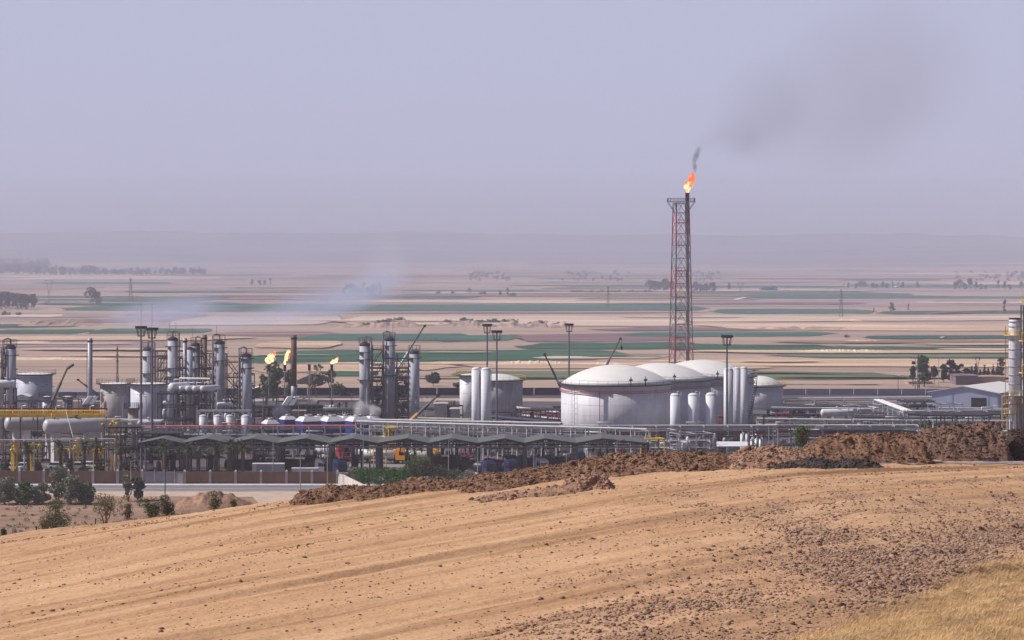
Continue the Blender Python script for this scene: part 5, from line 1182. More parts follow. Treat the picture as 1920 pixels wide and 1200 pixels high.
# white stack at the right edge
def big_stack():
    Y = 640; c = Vector((X(1903, Y), Y, 0)); r = S(23, Y)/2; H = Z(596, Y); t = thing("white_stack", "thick white ringed stack with yellow platform at the frame edge", "stack", c)
    MB().lathe(c, [(r, 0), (r, H-.8), (r*.97, H-.7), (r*.97, H-.4)], 28).build("shaft", W, t)
    MB().lathe(c, [(r*.98, H-.4), (r*1.0, H), (r*.8, H), (r*.8, H-.6)], 28).build("sooty_rim", BLACK, t)
    for row in (603, 612, 637, 655, 671, 687, 703, 720):
        z = Z(row, Y); MB().lathe(c, [(r+.01, z-.1), (r+.16, z-.08), (r+.16, z+.08), (r+.01, z+.1)], 28).build("stiffening_ring", GALV, t)
    z = Z(628, Y)
    p = MB().lathe(c, [(r+.02, z-.15), (r+1.15, z-.15), (r+1.15, z), (r+.02, z)], 24, False).build("platform", YEL, t)
    MB().ring_rail((c.x, c.y, z), r+1.1, 1.2, .09, 14).build("railing", YEL, p)
    MB().ladder((c.x-r-.9, c.y-.4, 5), (c.x-r-.9, c.y-.4, Z(612, Y)), .6, .06, .7, Vector((0, 1, 0))).build("ladder", BROWN, t)
    MB().add([(c.x-r*.3, Y-r-1.4, Z(745, Y)), (c.x+r*.95, Y-r-1.4, Z(745, Y)), (c.x+r*.95, Y-r*.8, Z(722, Y)), (c.x-r*.3, Y-r*.8, Z(706, Y))], [(0,1,2,3)]).build("duct", W, t)
    x0, x1 = c.x-2.6, c.x+5
    q = MB()
    for x in (x0, x0+2.5, x1-2.5, x1):
        for y in (Y-3.5, Y+3): q.beam((x, y, 0), (x, y, Z(742, Y)), .3)
    q.build("support_frame", mat("ochre_deck", (0.42, 0.28, 0.10), .7), t)
    for row in (742, 757, 775):
        z = Z(row, Y)
        p = MB().box(x0-.8, Y-4.4, z, x1, Y-2, z+.2).build("platform", mat("ochre_deck", (0.42, 0.28, 0.10), .7), t); MB().rail([(x0-.8, Y-4.35, z+.2), (x1, Y-4.35, z+.2)], 1.2, .09, .8).build("railing", YEL if row != 757 else ORANGE, p)
    for k in range(5):
        x = x0+.6+k*1.3; MB().tube([(x, Y-3.8, 1), (x, Y-3.8, Z(735+4*k, Y)), (x+.8, Y-3.2, Z(735+4*k, Y))], .16, 7).build("pipe", [LAG, W, BROWN][k % 3], t)
big_stack()
Y = 622; c = Vector((X(1926, Y), Y, 0)); t = thing("steel_tower", "yellow railed steel tower half cut by the frame edge", "steel tower", c); q = MB()
for x in (c.x-1.2, c.x+1.8):
    for y in (Y-1.5, Y+1.5): q.beam((x, y, 0), (x, y, Z(572, Y)), .28)
for k in range(10):
    z = 3.2*k+3; q.beam((c.x-1.2, Y-1.5, z), (c.x+1.8, Y-1.5, z), .16); q.beam((c.x-1.2, Y-1.5, z), (c.x+1.8, Y-1.5, z+3.2), .12)
q.build("frame", DARK, t)
for row in (566, 640, 700): p = MB().box(c.x-1.7, Y-2, Z(row, Y), c.x+2.2, Y+2, Z(row, Y)+.2).build("platform", YEL, t); MB().rail([(c.x-1.7, Y-2, Z(row, Y)+.2), (c.x+2.2, Y-2, Z(row, Y)+.2)], 2.0, .1, .8).build("railing", YEL, p)
MB().tube([(c.x+.2, Y, 0), (c.x+.2, Y, Z(590, Y))], .8, 14).build("duct", STEEL, t)

# small roofed pump shelter, pump house, red manifolds, yellow stair
def canopy_small(px0, px1, row, Y, label, m, d=4):
    x0, x1 = X(px0, Y), X(px1, Y); H = Z(row, Y); t = thing("pump_shelter", label, "shelter", ((x0+x1)/2, Y, 0))
    MB().add([(x0-.3, Y-d/2, H-.4), (x1+.3, Y-d/2, H-.4), (x1+.6, Y+d/2, H+.35), (x0, Y+d/2, H+.35), (x0-.3, Y-d/2, H-.28), (x1+.3, Y-d/2, H-.28), (x1+.6, Y+d/2, H+.47), (x0, Y+d/2, H+.47)], [(0,3,2,1),(4,5,6,7),(0,1,5,4),(1,2,6,5),(2,3,7,6),(3,0,4,7)]).build("roof", m, t)
    for x in (x0+.2, x1-.2):
        for y, h in ((Y-d/2+.2, H-.42), (Y+d/2-.2, H+.3)): MB().beam((x, y, 0), (x, y, h), .2).build("post", STEEL, t)
    MB().hdrum((x0+.8, Y, 1), (x1-.8, Y, 1), .5, 12).build("pump", DARK, t)
canopy_small(1413, 1434, 773, 660, "small roofed pump shelter below the small dome tank", ROOF)
canopy_small(1345, 1398, 833, 575, "white roofed low shelter behind the brown earth ridge, by the light mast", W)
for px0, px1, row, Y, q in ((1344, 1359, 781, 612, "red valve manifold beside the three short white vessels"), (1459, 1477, 776, 668, "red valve manifold right of the small pump shelter"), (1031, 1052, 768, 655, "red pipe manifold at the left foot of the largest dome tank"), (640, 668, 836, 566, "red loading gantry under the second pair of canopies"), (868, 885, 838, 570, "dark red gantry under the middle canopies")):
    module(px0, px1, row, Y, q, int(px0), d=3, levels=2, pale=0, m=RED, reds=1.0, deck=MAG, name="red_manifold", cat="manifold")
for px0, px1, row, Y, q in ((697, 721, 819, 566, "pale yellow stair platform rising between two canopies"), (725, 738, 802, 588, "bright yellow valve platform on the sloping white pipe rack"), (1205, 1242, 822, 562, "yellow handrail platform right of the last canopy")):
    module(px0, px1, row, Y, q, int(px0), d=3, levels=2, pale=.2, m=YEL if px0 != 697 else YPALE, deck=YEL, name="yellow_platform", cat="platform")
# small white upright tanks by the mast
for i, px in enumerate((1391, 1400, 1410, 1418, 1426, 1434)):
    vessel(px, 813 if i < 2 else 822, 585+i, 6, ["thin white cylinder nearest the light mast foot, above the earth ridge", "thin white cylinder second from the light mast foot"][i] if i < 2 else "squat white cylinder in the short row right of the light mast foot", W, "small white cylinders by the light mast foot", name="gas_cylinder")
# cooling cells
def cooling_cell(px, Y, wb, wt, eave, top, label, m=BLUE):
    w, w2 = S(wb, Y)/2, S(wt, Y)/2; He, Ht = Z(eave, Y), Z(top, Y); x = X(px, Y); t = thing("cooling_cell", label, "cooling tower", (x, Y, 0), "blue cooling cells with white hoods")
    MB().box(x-w, Y-w, 0, x+w, Y+w, He).build("casing", m, t)
    MB().add([(x-w-.1, Y-w-.1, He+.01), (x+w+.1, Y-w-.1, He+.01), (x+w+.1, Y+w+.1, He+.01), (x-w-.1, Y+w+.1, He+.01), (x-w2, Y-w2, Ht), (x+w2, Y-w2, Ht), (x+w2, Y+w2, Ht), (x-w2, Y+w2, Ht)], [(0,3,2,1),(4,5,6,7),(0,1,5,4),(1,2,6,5),(2,3,7,6),(3,0,4,7)]).build("hood", W, t)
    MB().lathe((x, Y, Ht+.01), [(w2*.7, 0), (w2*.62, .5), (w2*.55, .5), (w2*.6, .02)], 16).build("fan_stack", GALV, t)
    q = MB()
    for k in range(4): q.box(x-w+.15, Y-w-.06, .6+k*1.0, x+w-.15, Y-w-.005, 1.0+k*1.0)
    q.build("louvre", NAVY, t); t.rotation_euler.z = R(28)
for px, Y, q in ((578, 622, "nearest left blue cooling cell with white hood"), (623, 624, "middle blue cooling cell of the near row"), (671, 621, "blue cooling cell under the rising red bend of the pipe rack")): cooling_cell(px, Y, 37, 24, 789, 781, q)
for px, Y, q in ((599, 640, "rear cooling cell showing between the near left and middle hoods"), (648, 640, "rear cooling cell showing right of the middle hood"), (698, 640, "rear cooling cell at the foot of the column trio"), (540, 645, "lone small cooling cell below the steam left of the orange hut"), (507, 636, "blue and white cooling cell next to the red piped unit")): cooling_cell(px, Y, 26, 15, 786 if px != 507 else 794, 780 if px != 507 else 787, q)
# ================================================================ CANOPIES, TRUCKS, MASTS, CRANES, TREES, SMOKE
CG = "pitched steel canopies over the tanker loading bays"
def canopy(pk, l, r, label, Y=548, d=14):
    xk, xl, xr = X(pk, Y), X(l, Y), X(r, Y); Hk, He = Z(823, Y), Z(831.5, Y); c = Vector((xk, Y, 0)); t = thing("loading_canopy", label, "canopy", c, CG)
    th = .16
    for a, za, b, zb in ((xl, He, xk, Hk), (xk, Hk+.001, xr, He)):
        MB().add([(a, Y, za), (b, Y, zb), (b, Y+d, zb), (a, Y+d, za), (a, Y, za+th), (b, Y, zb+th), (b, Y+d, zb+th), (a, Y+d, za+th)], [(0,3,2,1),(4,5,6,7),(0,1,5,4),(1,2,6,5),(2,3,7,6),(3,0,4,7)]).build("roof_slope", ROOF, t)
    for y in (Y+.25, Y+d/2, Y+d-.3):
        q = MB(); q.beam((xl, y, He-.75), (xr, y, He-.75), .22); n = 8
        for i in range(n+1):
            f = i/n; x = xl+(xr-xl)*f; zt = (He+(Hk-He)*((x-xl)/(xk-xl)) if x < xk else Hk+(He-Hk)*((x-xk)/(xr-xk)))-.12
            q.beam((x, y, He-.75), (x, y, zt), .10)
            if i < n:
                x2 = xl+(xr-xl)*(i+1)/n; z2 = (He+(Hk-He)*((x2-xl)/(xk-xl)) if x2 < xk else Hk+(He-Hk)*((x2-xk)/(xr-xk)))-.12
                if x2 <= xk+.01: q.beam((x, y, He-.75), (x2, y, z2), .08)
                else: q.beam((x, y, zt), (x2, y, He-.75), .08)
        q.build("roof_truss", DARK, t)
    q = MB()
    for a, za, b, zb in ((xl, He, xk, Hk), (xk, Hk, xr, He)): q.add([(a, Y-.05, za-.34), (b, Y-.05, zb-.34), (b, Y-.05, zb+.10), (a, Y-.05, za+.10), (a, Y-.003, za-.34), (b, Y-.003, zb-.34), (b, Y-.003, zb+.10), (a, Y-.003, za+.10)], [(0,1,2,3),(7,6,5,4),(3,2,6,7),(0,4,5,1),(0,3,7,4),(1,5,6,2)])
    q.build("gable_board", DARK, t)
    MB().box(xl, Y-.06, He-.95, xr, Y-.002, He-.60).build("fascia", mat("fascia_grey", (0.13, 0.135, 0.155), .6), t)
    for x in (xl+.25, xr-.25):
        for y in (Y+.3, Y+d*.5, Y+d-.3): MB().beam((x, y, 0), (x, y, He-.6), .34).build("post", STEEL, t)
    # dark loading platform with arms inside
    xm = xk+.6; pz = 3.6
    p = MB().box(xm-1.1, Y+4, pz, xm+1.1, Y+d-4, pz+.15).build("loading_platform", DARK, t)
    q = MB().rail([(xm-1.05, Y+4, pz+.15), (xm-1.05, Y+d-4, pz+.15)], 1.1, .07, 1.5); q.rail([(xm+1.05, Y+4, pz+.15), (xm+1.05, Y+d-4, pz+.15)], 1.1, .07, 1.5)
    q.rail([(xm-1.05, Y+4, pz+.15), (xm+1.05, Y+4, pz+.15)], 1.1, .07, .7); q.build("railing", STEEL, p)
    for y in (Y+4.2, Y+7, Y+9.8):
        q = MB()
        for s_ in (-1, 1):
            q.beam((xm+s_, y, 0), (xm+s_, y, pz), .2); q.beam((xm-1, y, .2), (xm+1, y, pz), .1)
            q.tube([(xm+s_*.7, y, pz), (xm+s_*.7, y, pz+2.1), (xm+s_*2.1, y, pz+2.3), (xm+s_*2.4, y, pz+1.0)], .1, 6)
        q.build("loading_arm", DARK, p)
    q = MB(); q.add([(xm-.5, Y+4, pz), (xm+.5, Y+4, pz), (xm+.5, Y+.8, .1), (xm-.5, Y+.8, .1), (xm-.5, Y+4, pz-.25), (xm+.5, Y+4, pz-.25), (xm+.5, Y+.8, -.1), (xm-.5, Y+.8, -.1)], [(0,1,2,3),(7,6,5,4),(0,3,7,4),(1,5,6,2)])
    q.build("stair", DARK, p)
for pk, l, r, q in ((303, 262, 341, "leftmost canopy, half hidden by palms and the gate"), (387, 341, 430, "canopy behind the pair of short palms, second from the left end"), (474, 430, 520, "canopy above the tallest palm and the pale container"), (573, 520, 616, "canopy over the black tanker with the white cab"), (661, 616, 708, "canopy over the red gantry and the yellow stair's left side"), (763, 708, 804, "canopy over the white and orange tanker"),
                    (846, 804, 895, "canopy over the orange cabbed tanker"), (947, 895, 984, "canopy over the row of dark blue cabs"), (1021, 984, 1080, "canopy over the white cab in the middle of the dark row"), (1129, 1080, 1213, "widest canopy at the right end of the row")): canopy(pk, l, r, q)

# ---------------------------------------------------------------- tanker lorries
def lorry(px, base, yaw, cabm, tankm, label, trailer=True, band=None):
    base += 8 if base >= 878 else 2; Y = GY(base); t = thing("tanker_lorry", label, "tanker lorry", (X(px, Y), Y, 0), "tanker lorries at the loading bays")
    # built facing -Y at the origin, turned by yaw
    ca, sa = math.cos(yaw), math.sin(yaw); ox, oy = X(px, Y), Y
    def tr(q):
        q.v = [(ox+x*ca-y*sa, oy+x*sa+y*ca, z) for x, y, z in q.v]; return q
    q = MB(); q.add([(-1.22,-.1,.95),(1.22,-.1,.95),(1.22,2.2,.95),(-1.22,2.2,.95),(-1.22,-.05,2.0),(1.22,-.05,2.0),(1.22,2.2,2.0),(-1.22,2.2,2.0),(-1.15,.22,3.1),(1.15,.22,3.1),(1.18,2.2,3.2),(-1.18,2.2,3.2)],
        [(0,3,2,1),(0,1,5,4),(1,2,6,5),(2,3,7,6),(3,0,4,7),(4,5,9,8),(5,6,10,9),(6,7,11,10),(7,4,8,11),(8,9,10,11)]); cab = tr(q).build("cab", cabm, t)
    q = MB().add([(-1.05,-.095,2.03),(1.05,-.095,2.03),(1.0,.185,2.88),(-1.0,.185,2.88)], [(0,1,2,3)]); tr(q).build("windscreen", GLASS, cab)
    for s_ in (-1, 1):
        q = MB().add([(s_*1.235,.25,2.05),(s_*1.235,1.35,2.05),(s_*1.20,1.35,2.8),(s_*1.20,.4,2.8)], [(0,1,2,3)]); tr(q).build("side_window", GLASS, cab)
        q = MB().box(s_*1.42-.1, -.02, 2.0, s_*1.42+.1, .1, 2.7); tr(q).build("mirror", BLACK, cab)
        q = MB().box(s_*.85-.2, -.32, .72, s_*.85+.2, -.303, .95); tr(q).build("headlight", LAMP, cab)
    q = MB().add([(-1.1,.3,3.12),(1.1,.3,3.12),(1.1,2.1,3.22),(-1.1,2.1,3.22),(-1.0,.9,3.55),(1.0,.9,3.55),(1.0,2.1,3.75),(-1.0,2.1,3.75)], [(0,1,5,4),(1,2,6,5),(3,0,4,7),(4,5,6,7),(2,3,7,6)]); tr(q).build("wind_deflector", cabm, cab)
    q = MB().box(-1.2, -.3, .45, 1.2, -.12, 1.0); tr(q).build("bumper", mat("bumper_grey", (0.25, 0.25, 0.27), .5), cab)
    q = MB().box(-.95, -.125, 1.15, .95, -.105, 1.75); tr(q).build("grille", BLACK, cab)
    L_ = 9.6 if trailer else 5.5
    q = MB().box(-.45, .3, .72, .45, 2.6+L_, .95); tr(q).build("chassis", DARK, t)
    tk = MB(); pts = []
    prof = [(2.7, .15), (2.72, .75), (2.85, 1.0)] + [(2.6+L_-.15, 1.0), (2.6+L_-.02, .75), (2.6+L_, .15)]; n = 20; vs = []; fs = []
    for y, s_ in prof:
        for j in range(n): a = 2*math.pi*j/n; vs.append((1.22*s_*math.cos(a), y, 2.12+1.08*s_*math.sin(a)))
    for i in range(len(prof)-1):
        for j in range(n): fs.append((i*n+j, i*n+(j+1)%n, (i+1)*n+(j+1)%n, (i+1)*n+j))
    fs.append(tuple(range(n))[::-1]); fs.append(tuple((len(prof)-1)*n+j for j in range(n)))
    tk.add(vs, fs, True); tank_o = tr(tk).build("tank", tankm, t)
    q = MB()
    for k in range(4): q.lathe((0, 4+k*(L_-2.6)/3, 3.18), [(.3, 0), (.3, .16), (.05, .2)], 10)
    q.box(-.5, 3.2, 3.2, .5, L_+2, 3.24); tr(q).build("manhole_cover", STEEL, tank_o)
    for s_ in (-1, 1):
        q = MB().box(s_*1.15-.06, 4.2, .55, s_*1.15+.06, L_-1.0, 1.0); tr(q).build("side_guard", mat("guard_grey", (0.5, 0.5, 0.52), .5), t)
        for y in [.95, 2.9] + ([L_-1.2, L_, L_+1.2] if trailer else [L_+.6]):
            w = MB().tube([(s_*.82, y, .52), (s_*1.18, y, .52)], .52, 18); w = tr(w).build("wheel", RUBBER, t)
            q = MB().tube([(s_*1.181, y, .52), (s_*1.2, y, .52)], .27, 12); tr(q).build("rim", GALV, w)
    return t
cab_w = mat("cab_white", (0.74, 0.74, 0.76), .35, 0, .05, 1); cab_n = mat("cab_navy", (0.03, 0.035, 0.10), .35, 0, .1, 1); cab_r = mat("cab_red", (0.36, 0.025, 0.04), .35, 0, .1, 1); cab_o = mat("cab_orange", (0.78, 0.32, 0.03), .35, 0, .1, 1)
tk_k = mat("tank_black", (0.035, 0.036, 0.05), .45, 0, .2, .8); tk_n = mat("tank_navy", (0.05, 0.055, 0.12), .45, 0, .15, .8); tk_m = mat("tank_maroon", (0.11, 0.025, 0.04), .5, 0, .2, .8); tk_w = mat("tank_white", (0.70, 0.69, 0.70), .4, 0, .08, .8)
lorry(612, 884, R(62), cab_w, tk_k, "black tanker lorry with a white cab behind the brown wall")
lorry(643, 886, R(40), cab_n, tk_n, "navy tanker lorry beside the white cabbed one, at the wall's white corner")
lorry(520, 884, R(70), cab_n, tk_k, "black tanker lorry half behind the tall palm and the pale container")
lorry(648, 862, R(35), cab_r, tk_w, "white tanker lorry with a red cab behind the red gantry")
lorry(762, 868, R(72), cab_o, tk_w, "white tanker lorry with an orange cab, above the big green bush")
lorry(822, 871, R(58), cab_o, tk_w, "orange cabbed tanker lorry near the dark red gantry, right of the green bush")
lorry(876, 880, R(48), cab_r, tk_m, "maroon tanker lorry with a dark red cab, right of the orange one")
lorry(922, 889, R(30), cab_n, tk_k, "navy cabbed tanker lorry right of the maroon one, at the ridge end")
lorry(964, 887, R(30), cab_n, tk_n, "dark blue tanker lorry left of the white cab in the dark row")
lorry(1022, 883, R(35), cab_w, tk_n, "tanker lorry with a bright white cab just above the longest earth ridge")
lorry(1058, 880, R(40), cab_n, tk_n, "dark blue tanker lorry right of the bright white cab")
lorry(1092, 874, R(45), cab_n, tk_k, "rearmost dark tanker lorry under the widest canopy", False)
lorry(1175, 866, R(50), cab_r, tk_k, "black tanker lorry deep under the widest canopy's right half", False)
def car(px, base, yaw, m, label, van=False):
    Y = GY(base); ox, oy = X(px, Y), Y; ca, sa = math.cos(yaw), math.sin(yaw); t = thing("parked_car" if not van else "parked_van", label, "car" if not van else "van", (ox, oy, 0))
    def tr(q): q.v = [(ox+x*ca-y*sa, oy+x*sa+y*ca, z) for x, y, z in q.v]; return q
    h = 1.95 if van else 1.45
    q = MB().add([(-.85,-2.2,.3),(.85,-2.2,.3),(.85,2.2,.3),(-.85,2.2,.3),(-.85,-2.2,.8),(.85,-2.2,.8),(.85,2.2,.9),(-.85,2.2,.9)], [(0,3,2,1),(4,5,6,7),(0,1,5,4),(1,2,6,5),(2,3,7,6),(3,0,4,7)]); b = tr(q).build("body", m, t)
    f = -1.9 if van else -1.0
    q = MB().add([(-.8,f,.85),(.8,f,.85),(.8,2.0,.91),(-.8,2.0,.91),(-.68,f+.6,h),(.68,f+.6,h),(.68,1.5,h),(-.68,1.5,h)], [(0,1,5,4),(1,2,6,5),(2,3,7,6),(3,0,4,7)]); tr(q).build("window_band", GLASS, t)
    q = MB().add([(-.69,f+.55,h+.005),(.69,f+.55,h+.005),(.69,1.55,h+.005),(-.69,1.55,h+.005),(-.6,f+.7,h+.07),(.6,f+.7,h+.07),(.6,1.4,h+.07),(-.6,1.4,h+.07)], [(0,1,5,4),(1,2,6,5),(2,3,7,6),(3,0,4,7),(4,5,6,7)]); tr(q).build("roof", m, t)
    for s_ in (-1, 1):
        for y in (-1.35, 1.35): q = MB().tube([(s_*.7,y,.32),(s_*.9,y,.32)], .32, 14); tr(q).build("wheel", RUBBER, t)
        q = MB().box(s_*.6-.15, -2.23, .55, s_*.6+.15, -2.205, .72); tr(q).build("headlight", LAMP, b)
for px, b, yw, q in ((24, 881, 75, "white car at the frame edge behind the brown wall, between two dark shrubs"), (50, 880, 100, "white car behind the brown wall, beside the rounded olive shrub"), (109, 879, 80, "white car between two dark shrubs under the nearest bullet tank"), (148, 879, 95, "white car behind the wall right of the thickest concrete pier"), (170, 878, 70, "white car in front of the yellow valve set, behind the wall")): car(px, b, R(yw), cab_w, q)
# pale container by the wall
Y = 541; t = thing("storage_container", "pale grey container with white edge behind the brown wall, below the black tanker", "container", (X(502, Y), Y, 0)); x0, x1 = X(473, Y), X(532, Y); h = Z(870, Y)
MB().box(x0, Y, .1, x1, Y+2.4, h-.15).build("body", mat("container_grey", (0.40, 0.41, 0.43), .6, 0, .1, .5, stretch=(3, 3, .2)), t); MB().box(x0-.05, Y-.05, h-.148, x1+.05, Y+2.45, h+.05).build("roof", W, t); MB().box(x0-.03, Y-.03, .1, x0+.9, Y-.003, h-.16).build("door", W, t)
Y = 540; t = thing("low_white_tray", "long low white slab in front of the black tanker, above the wall", "skip", (X(572, Y), Y, 0)); x0, x1 = X(547, Y), X(596, Y); h = Z(879, Y)
MB().box(x0, Y, .1, x1, Y+1.8, h).build("body", W, t); MB().box(x0-.08, Y-.08, h+.002, x1+.08, Y+1.88, h+.12).build("rim", W, t)

# ---------------------------------------------------------------- high light masts and street lamps
def high_mast(px, top, Y, label, big=18, rod=False):
    c = Vector((X(px, Y), Y, 0)); H = Z(top, Y); r = S(big, Y)/2; t = thing("light_mast", label, "light mast", c, "high light masts")
    MB().tube([(c.x, c.y, 0), (c.x, c.y, H*.5), (c.x, c.y, H)], [.34, .26, .18], 12).build("pole", mat("mast_grey", (0.16, 0.16, 0.19), .5, .3, .1, 1), t)
    MB().lathe(c, [(.55, 0), (.55, .25), (.4, .3)], 12).build("base", CONC, t)
    q = MB()
    for z, rr in ((H-.35, r), (H-2.1, r*.72)):
        pts = [(c.x+rr*math.cos(2*math.pi*i/16), c.y+rr*math.sin(2*math.pi*i/16), z) for i in range(17)]; q.tube(pts, .11, 6, False)
        for i in range(0, 16, 4): q.beam((c.x, c.y, z), pts[i], .1)
    for i in range(8):
        a = 2*math.pi*i/8; q.beam((c.x+r*.97*math.cos(a), c.y+r*.97*math.sin(a), H-.35), (c.x+r*.7*math.cos(a), c.y+r*.7*math.sin(a), H-2.1), .09)
    hd = q.build("head_frame", DARK, t)
    for i in range(8):
        a = 2*math.pi*(i+.5)/8; x, y = c.x+r*math.cos(a), c.y+r*math.sin(a)
        l = MB().obox((x, y, H-.3), .34, .24, .5, a+math.pi/2).build("floodlight", BLACK, t); MB().obox((x, y, H-.36), .28, .2, .05, a+math.pi/2).build("lens", LAMP, l)
    if rod: MB().tube([(c.x, c.y, H), (c.x, c.y, H+5.5)], .035, 5).build("lightning_rod", STEEL, t)
high_mast(264.5, 613, 592, "left mast of the close pair before the lavender tank", 18, True)
high_mast(285, 616, 566, "right mast of the close pair, standing down to the gate", 19, True)
high_mast(913.5, 609, 665, "high mast rising behind the twin tall white vessels", 15)
high_mast(931.5, 621, 618, "high mast in front of the grey weathered tank", 17)
high_mast(1067, 608, 735, "high mast behind the left edge of the largest dome tank", 14)
high_mast(1363, 630, 596, "high mast in front of the tall grey trio of vessels", 19)
def lamp_post(px, top, Y, label, two=False, m=GALV, group="thin lamp posts"):
    c = Vector((X(px, Y), Y, 0)); H = Z(top, Y); t = thing("lamp_post", label, "lamp post", c, group)
    MB().tube([(c.x, c.y, 0), (c.x, c.y, H)], [.11, .06], 8).build("pole", m, t)
    for s_ in ((-1, 1) if two else (1,)):
        MB().tube([(c.x, c.y, H-.15), (c.x+s_*1.0, c.y, H+.1)], .045, 6).build("arm", m, t)
        h = MB().box(c.x+s_*1.35-.35, c.y-.15, H+.02, c.x+s_*1.35+.35, c.y+.15, H+.2).build("lamp_head", STEEL, t); MB().box(c.x+s_*1.35-.25, c.y-.11, H, c.x+s_*1.35+.25, c.y+.11, H+.018).build("lens", LAMP, h)
    MB().lathe(c, [(.2, 0), (.2, .3), (.12, .35)], 8).build("base", CONC, t)
LP = [(563, 850, 516, "short lamp post at the roadside, left of the white wall corner"), (614, 832, 516, "lamp post at the roadside nearest the white wall corner"), (245.5, 864, 508, "pale lamp post among the roadside trees left of the gate"), (309.5, 828, 500, "dark thin post at the roadside below the gate"),
      (512, 797, 536, "thin lamp post between the palms and the pale container"), (681, 796, 540, "tall thin lamp post before the canopy with the yellow stair"), (692.5, 855, 505, "dark post in front of the white corner wall"), (841, 824, 540, "thin lamp post right of the orange cabbed tanker"), (895.5, 838, 532, "thin lamp post before the navy cabs"), (1001, 836, 530, "lamp post just left of the bright white cab"), (1062, 850, 525, "short lamp post right of the bright white cab"), (1157, 826, 540, "thin lamp post under the widest canopy's edge"),
      (1305, 790, 575, "slightly leaning thin post before the short white vessels"), (1450, 800, 575, "thin lamp post right of the row of white cylinders"), (1462, 790, 590, "thin lamp post left of the green shrub on the ridge"), (64, 826, 534, "thin post in front of the middle bullet tank's pier"), (137, 820, 536, "post under the nearest bullet tank with a slanting stay wire")]
for px, top, Y, q in LP: lamp_post(px, top, Y, q, False, DARK if "dark" in q else GALV)
for px, top, Y, q in ((184, 742, 640, "thin double lamp post in front of the rust stained tank's shaded side"), (230, 743, 636, "thin double lamp post before the middle of the rust stained tank"), (274, 743, 628, "thin double lamp post before the lavender tank"), (78, 722, 690, "thin double lamp post in front of the pale bluish tank"), (90, 726, 688, "second thin double lamp post in front of the pale bluish tank"), (493, 745, 640, "thin double lamp post before the red piped unit"), (560, 748, 640, "thin double lamp post before the orange hut"), (659, 738, 720, "thin lamp post left of the column trio"), (791, 746, 660, "thin lamp post right of the cleanest white column"), (1684, 705, 845, "dark lamp post behind the grey boundary wall, left one"), (1716, 672, 850, "tall dark lamp post before the big green tree"), (1760, 672, 860, "pale thin lamp post above the warehouse's left eave")): lamp_post(px, top, Y, q, True, DARK if "dark" in q else GALV, "double lamp posts in the works")
t = thing("stay_wire", "white slanting stay wire crossing the nearest bullet tank", "wire", (X(137, 536), 536, 0)); MB().tube([P(123, 768, 560), P(137, 820, 536)], .05, 6).build("wire", W, t); MB().lathe(P(123, 768, 560)-Vector((0, 0, .1)), [(.1, 0), (.1, .25), (.02, .3)], 8).build("clamp", STEEL, t)

# ---------------------------------------------------------------- cranes
def crane(pts, Y, label, bm, foot=None, hook=False, w=.42, jib=None, mid=None):
    """A lorry crane with a telescopic boom; pts are the boom's foot and tip in the photograph at distance Y."""
    a, b = P(*pts[0], Y), P(*pts[1], Y); a.z = max(a.z, 2.2); t = thing("mobile_crane", label, "crane", (a.x, Y, 0), "lorry cranes with raised booms"); d = b-a
    MB().box(a.x-4, Y-1.2, .75, a.x+3.5, Y+1.2, 1.5).build("carrier", ORANGE if foot else STEEL, t)
    MB().box(a.x-1.2, Y-1.1, 1.503, a.x+1.4, Y+1.1, 2.4).build("turntable", DARK, t)
    cb = MB().box(a.x+2.1, Y-1.15, 1.503, a.x+3.6, Y+1.15, 2.9).build("cab", ORANGE if foot else W, t); MB().box(a.x+3.601, Y-1.0, 2.05, a.x+3.63, Y+1.0, 2.7).build("windscreen", GLASS, cb)
    for s_ in (-1, 1):
        for x in (-3.2, -2, 1.2, 2.6): w_ = MB().tube([(a.x+x, Y+s_*.85, .55), (a.x+x, Y+s_*1.22, .55)], .55, 14).build("wheel", RUBBER, t); MB().tube([(a.x+x, Y+s_*1.221, .55), (a.x+x, Y+s_*1.24, .55)], .25, 10).build("rim", STEEL, w_)
    f1, f2 = .34, .68
    MB().tube([a, a+d*f1], w*1.0, 4).build("boom_foot", foot or bm, t); MB().tube([a+d*(f1-.02), a+d*f2], w*.76, 4).build("boom_section", mid or bm, t); MB().tube([a+d*(f2-.02), b], w*.52, 4).build("boom_tip", bm, t)
    MB().tube([a+Vector((d.x*.04, 0, -.4)), a+d*.26+Vector((0, -.1, -.3))], .16, 8).build("lift_ram", GALV, t)
    if jib: MB().tube([b, P(*jib, Y)], w*.75, 5).build("jib_head", bm, t)
    else: MB().box(b.x-.3, Y-.3, b.z-.35, b.x+.45, Y+.3, b.z+.3).build("sheave_head", DARK, t)
    if hook: MB().tube([b+Vector((.4, 0, 0)), b+Vector((.4, 0, -2.2))], .05, 5).build("rope", DARK, t); MB().lathe(b+Vector((.4, 0, -3.4)), [(.1, 0), (.32, .3), (.32, 1.0), (.1, 1.2)], 8).build("hook_block", BLACK, t)
crane(((89, 772), (126, 691)), 660, "crane with a leaning dark boom and bent head beside the grey chimney", mat("boom_brown", (0.10, 0.075, 0.06), .6), jib=(138, 683), w=.5)
crane(((700, 784), (796, 611)), 745, "crane whose long boom rises behind the right column of the trio", DARK, mid=GALV, w=.42)
crane(((764, 794), (821, 741)), 606, "crane with a low dark boom and an orange foot before the column trio", DARK, foot=mat("dull_orange", (0.42, 0.19, 0.035), .6, 0, .2, 1), w=.5)
crane(((1062, 748), (1021, 664)), 762, "crane with a thin dark boom leaning left of the largest dome tank", DARK, w=.42)
crane(((1098, 762), (1163, 635)), 752, "crane with a dark boom and hanging hook behind the largest dome", mat("boom_purple", (0.09, 0.045, 0.075), .6), hook=True, w=.46)
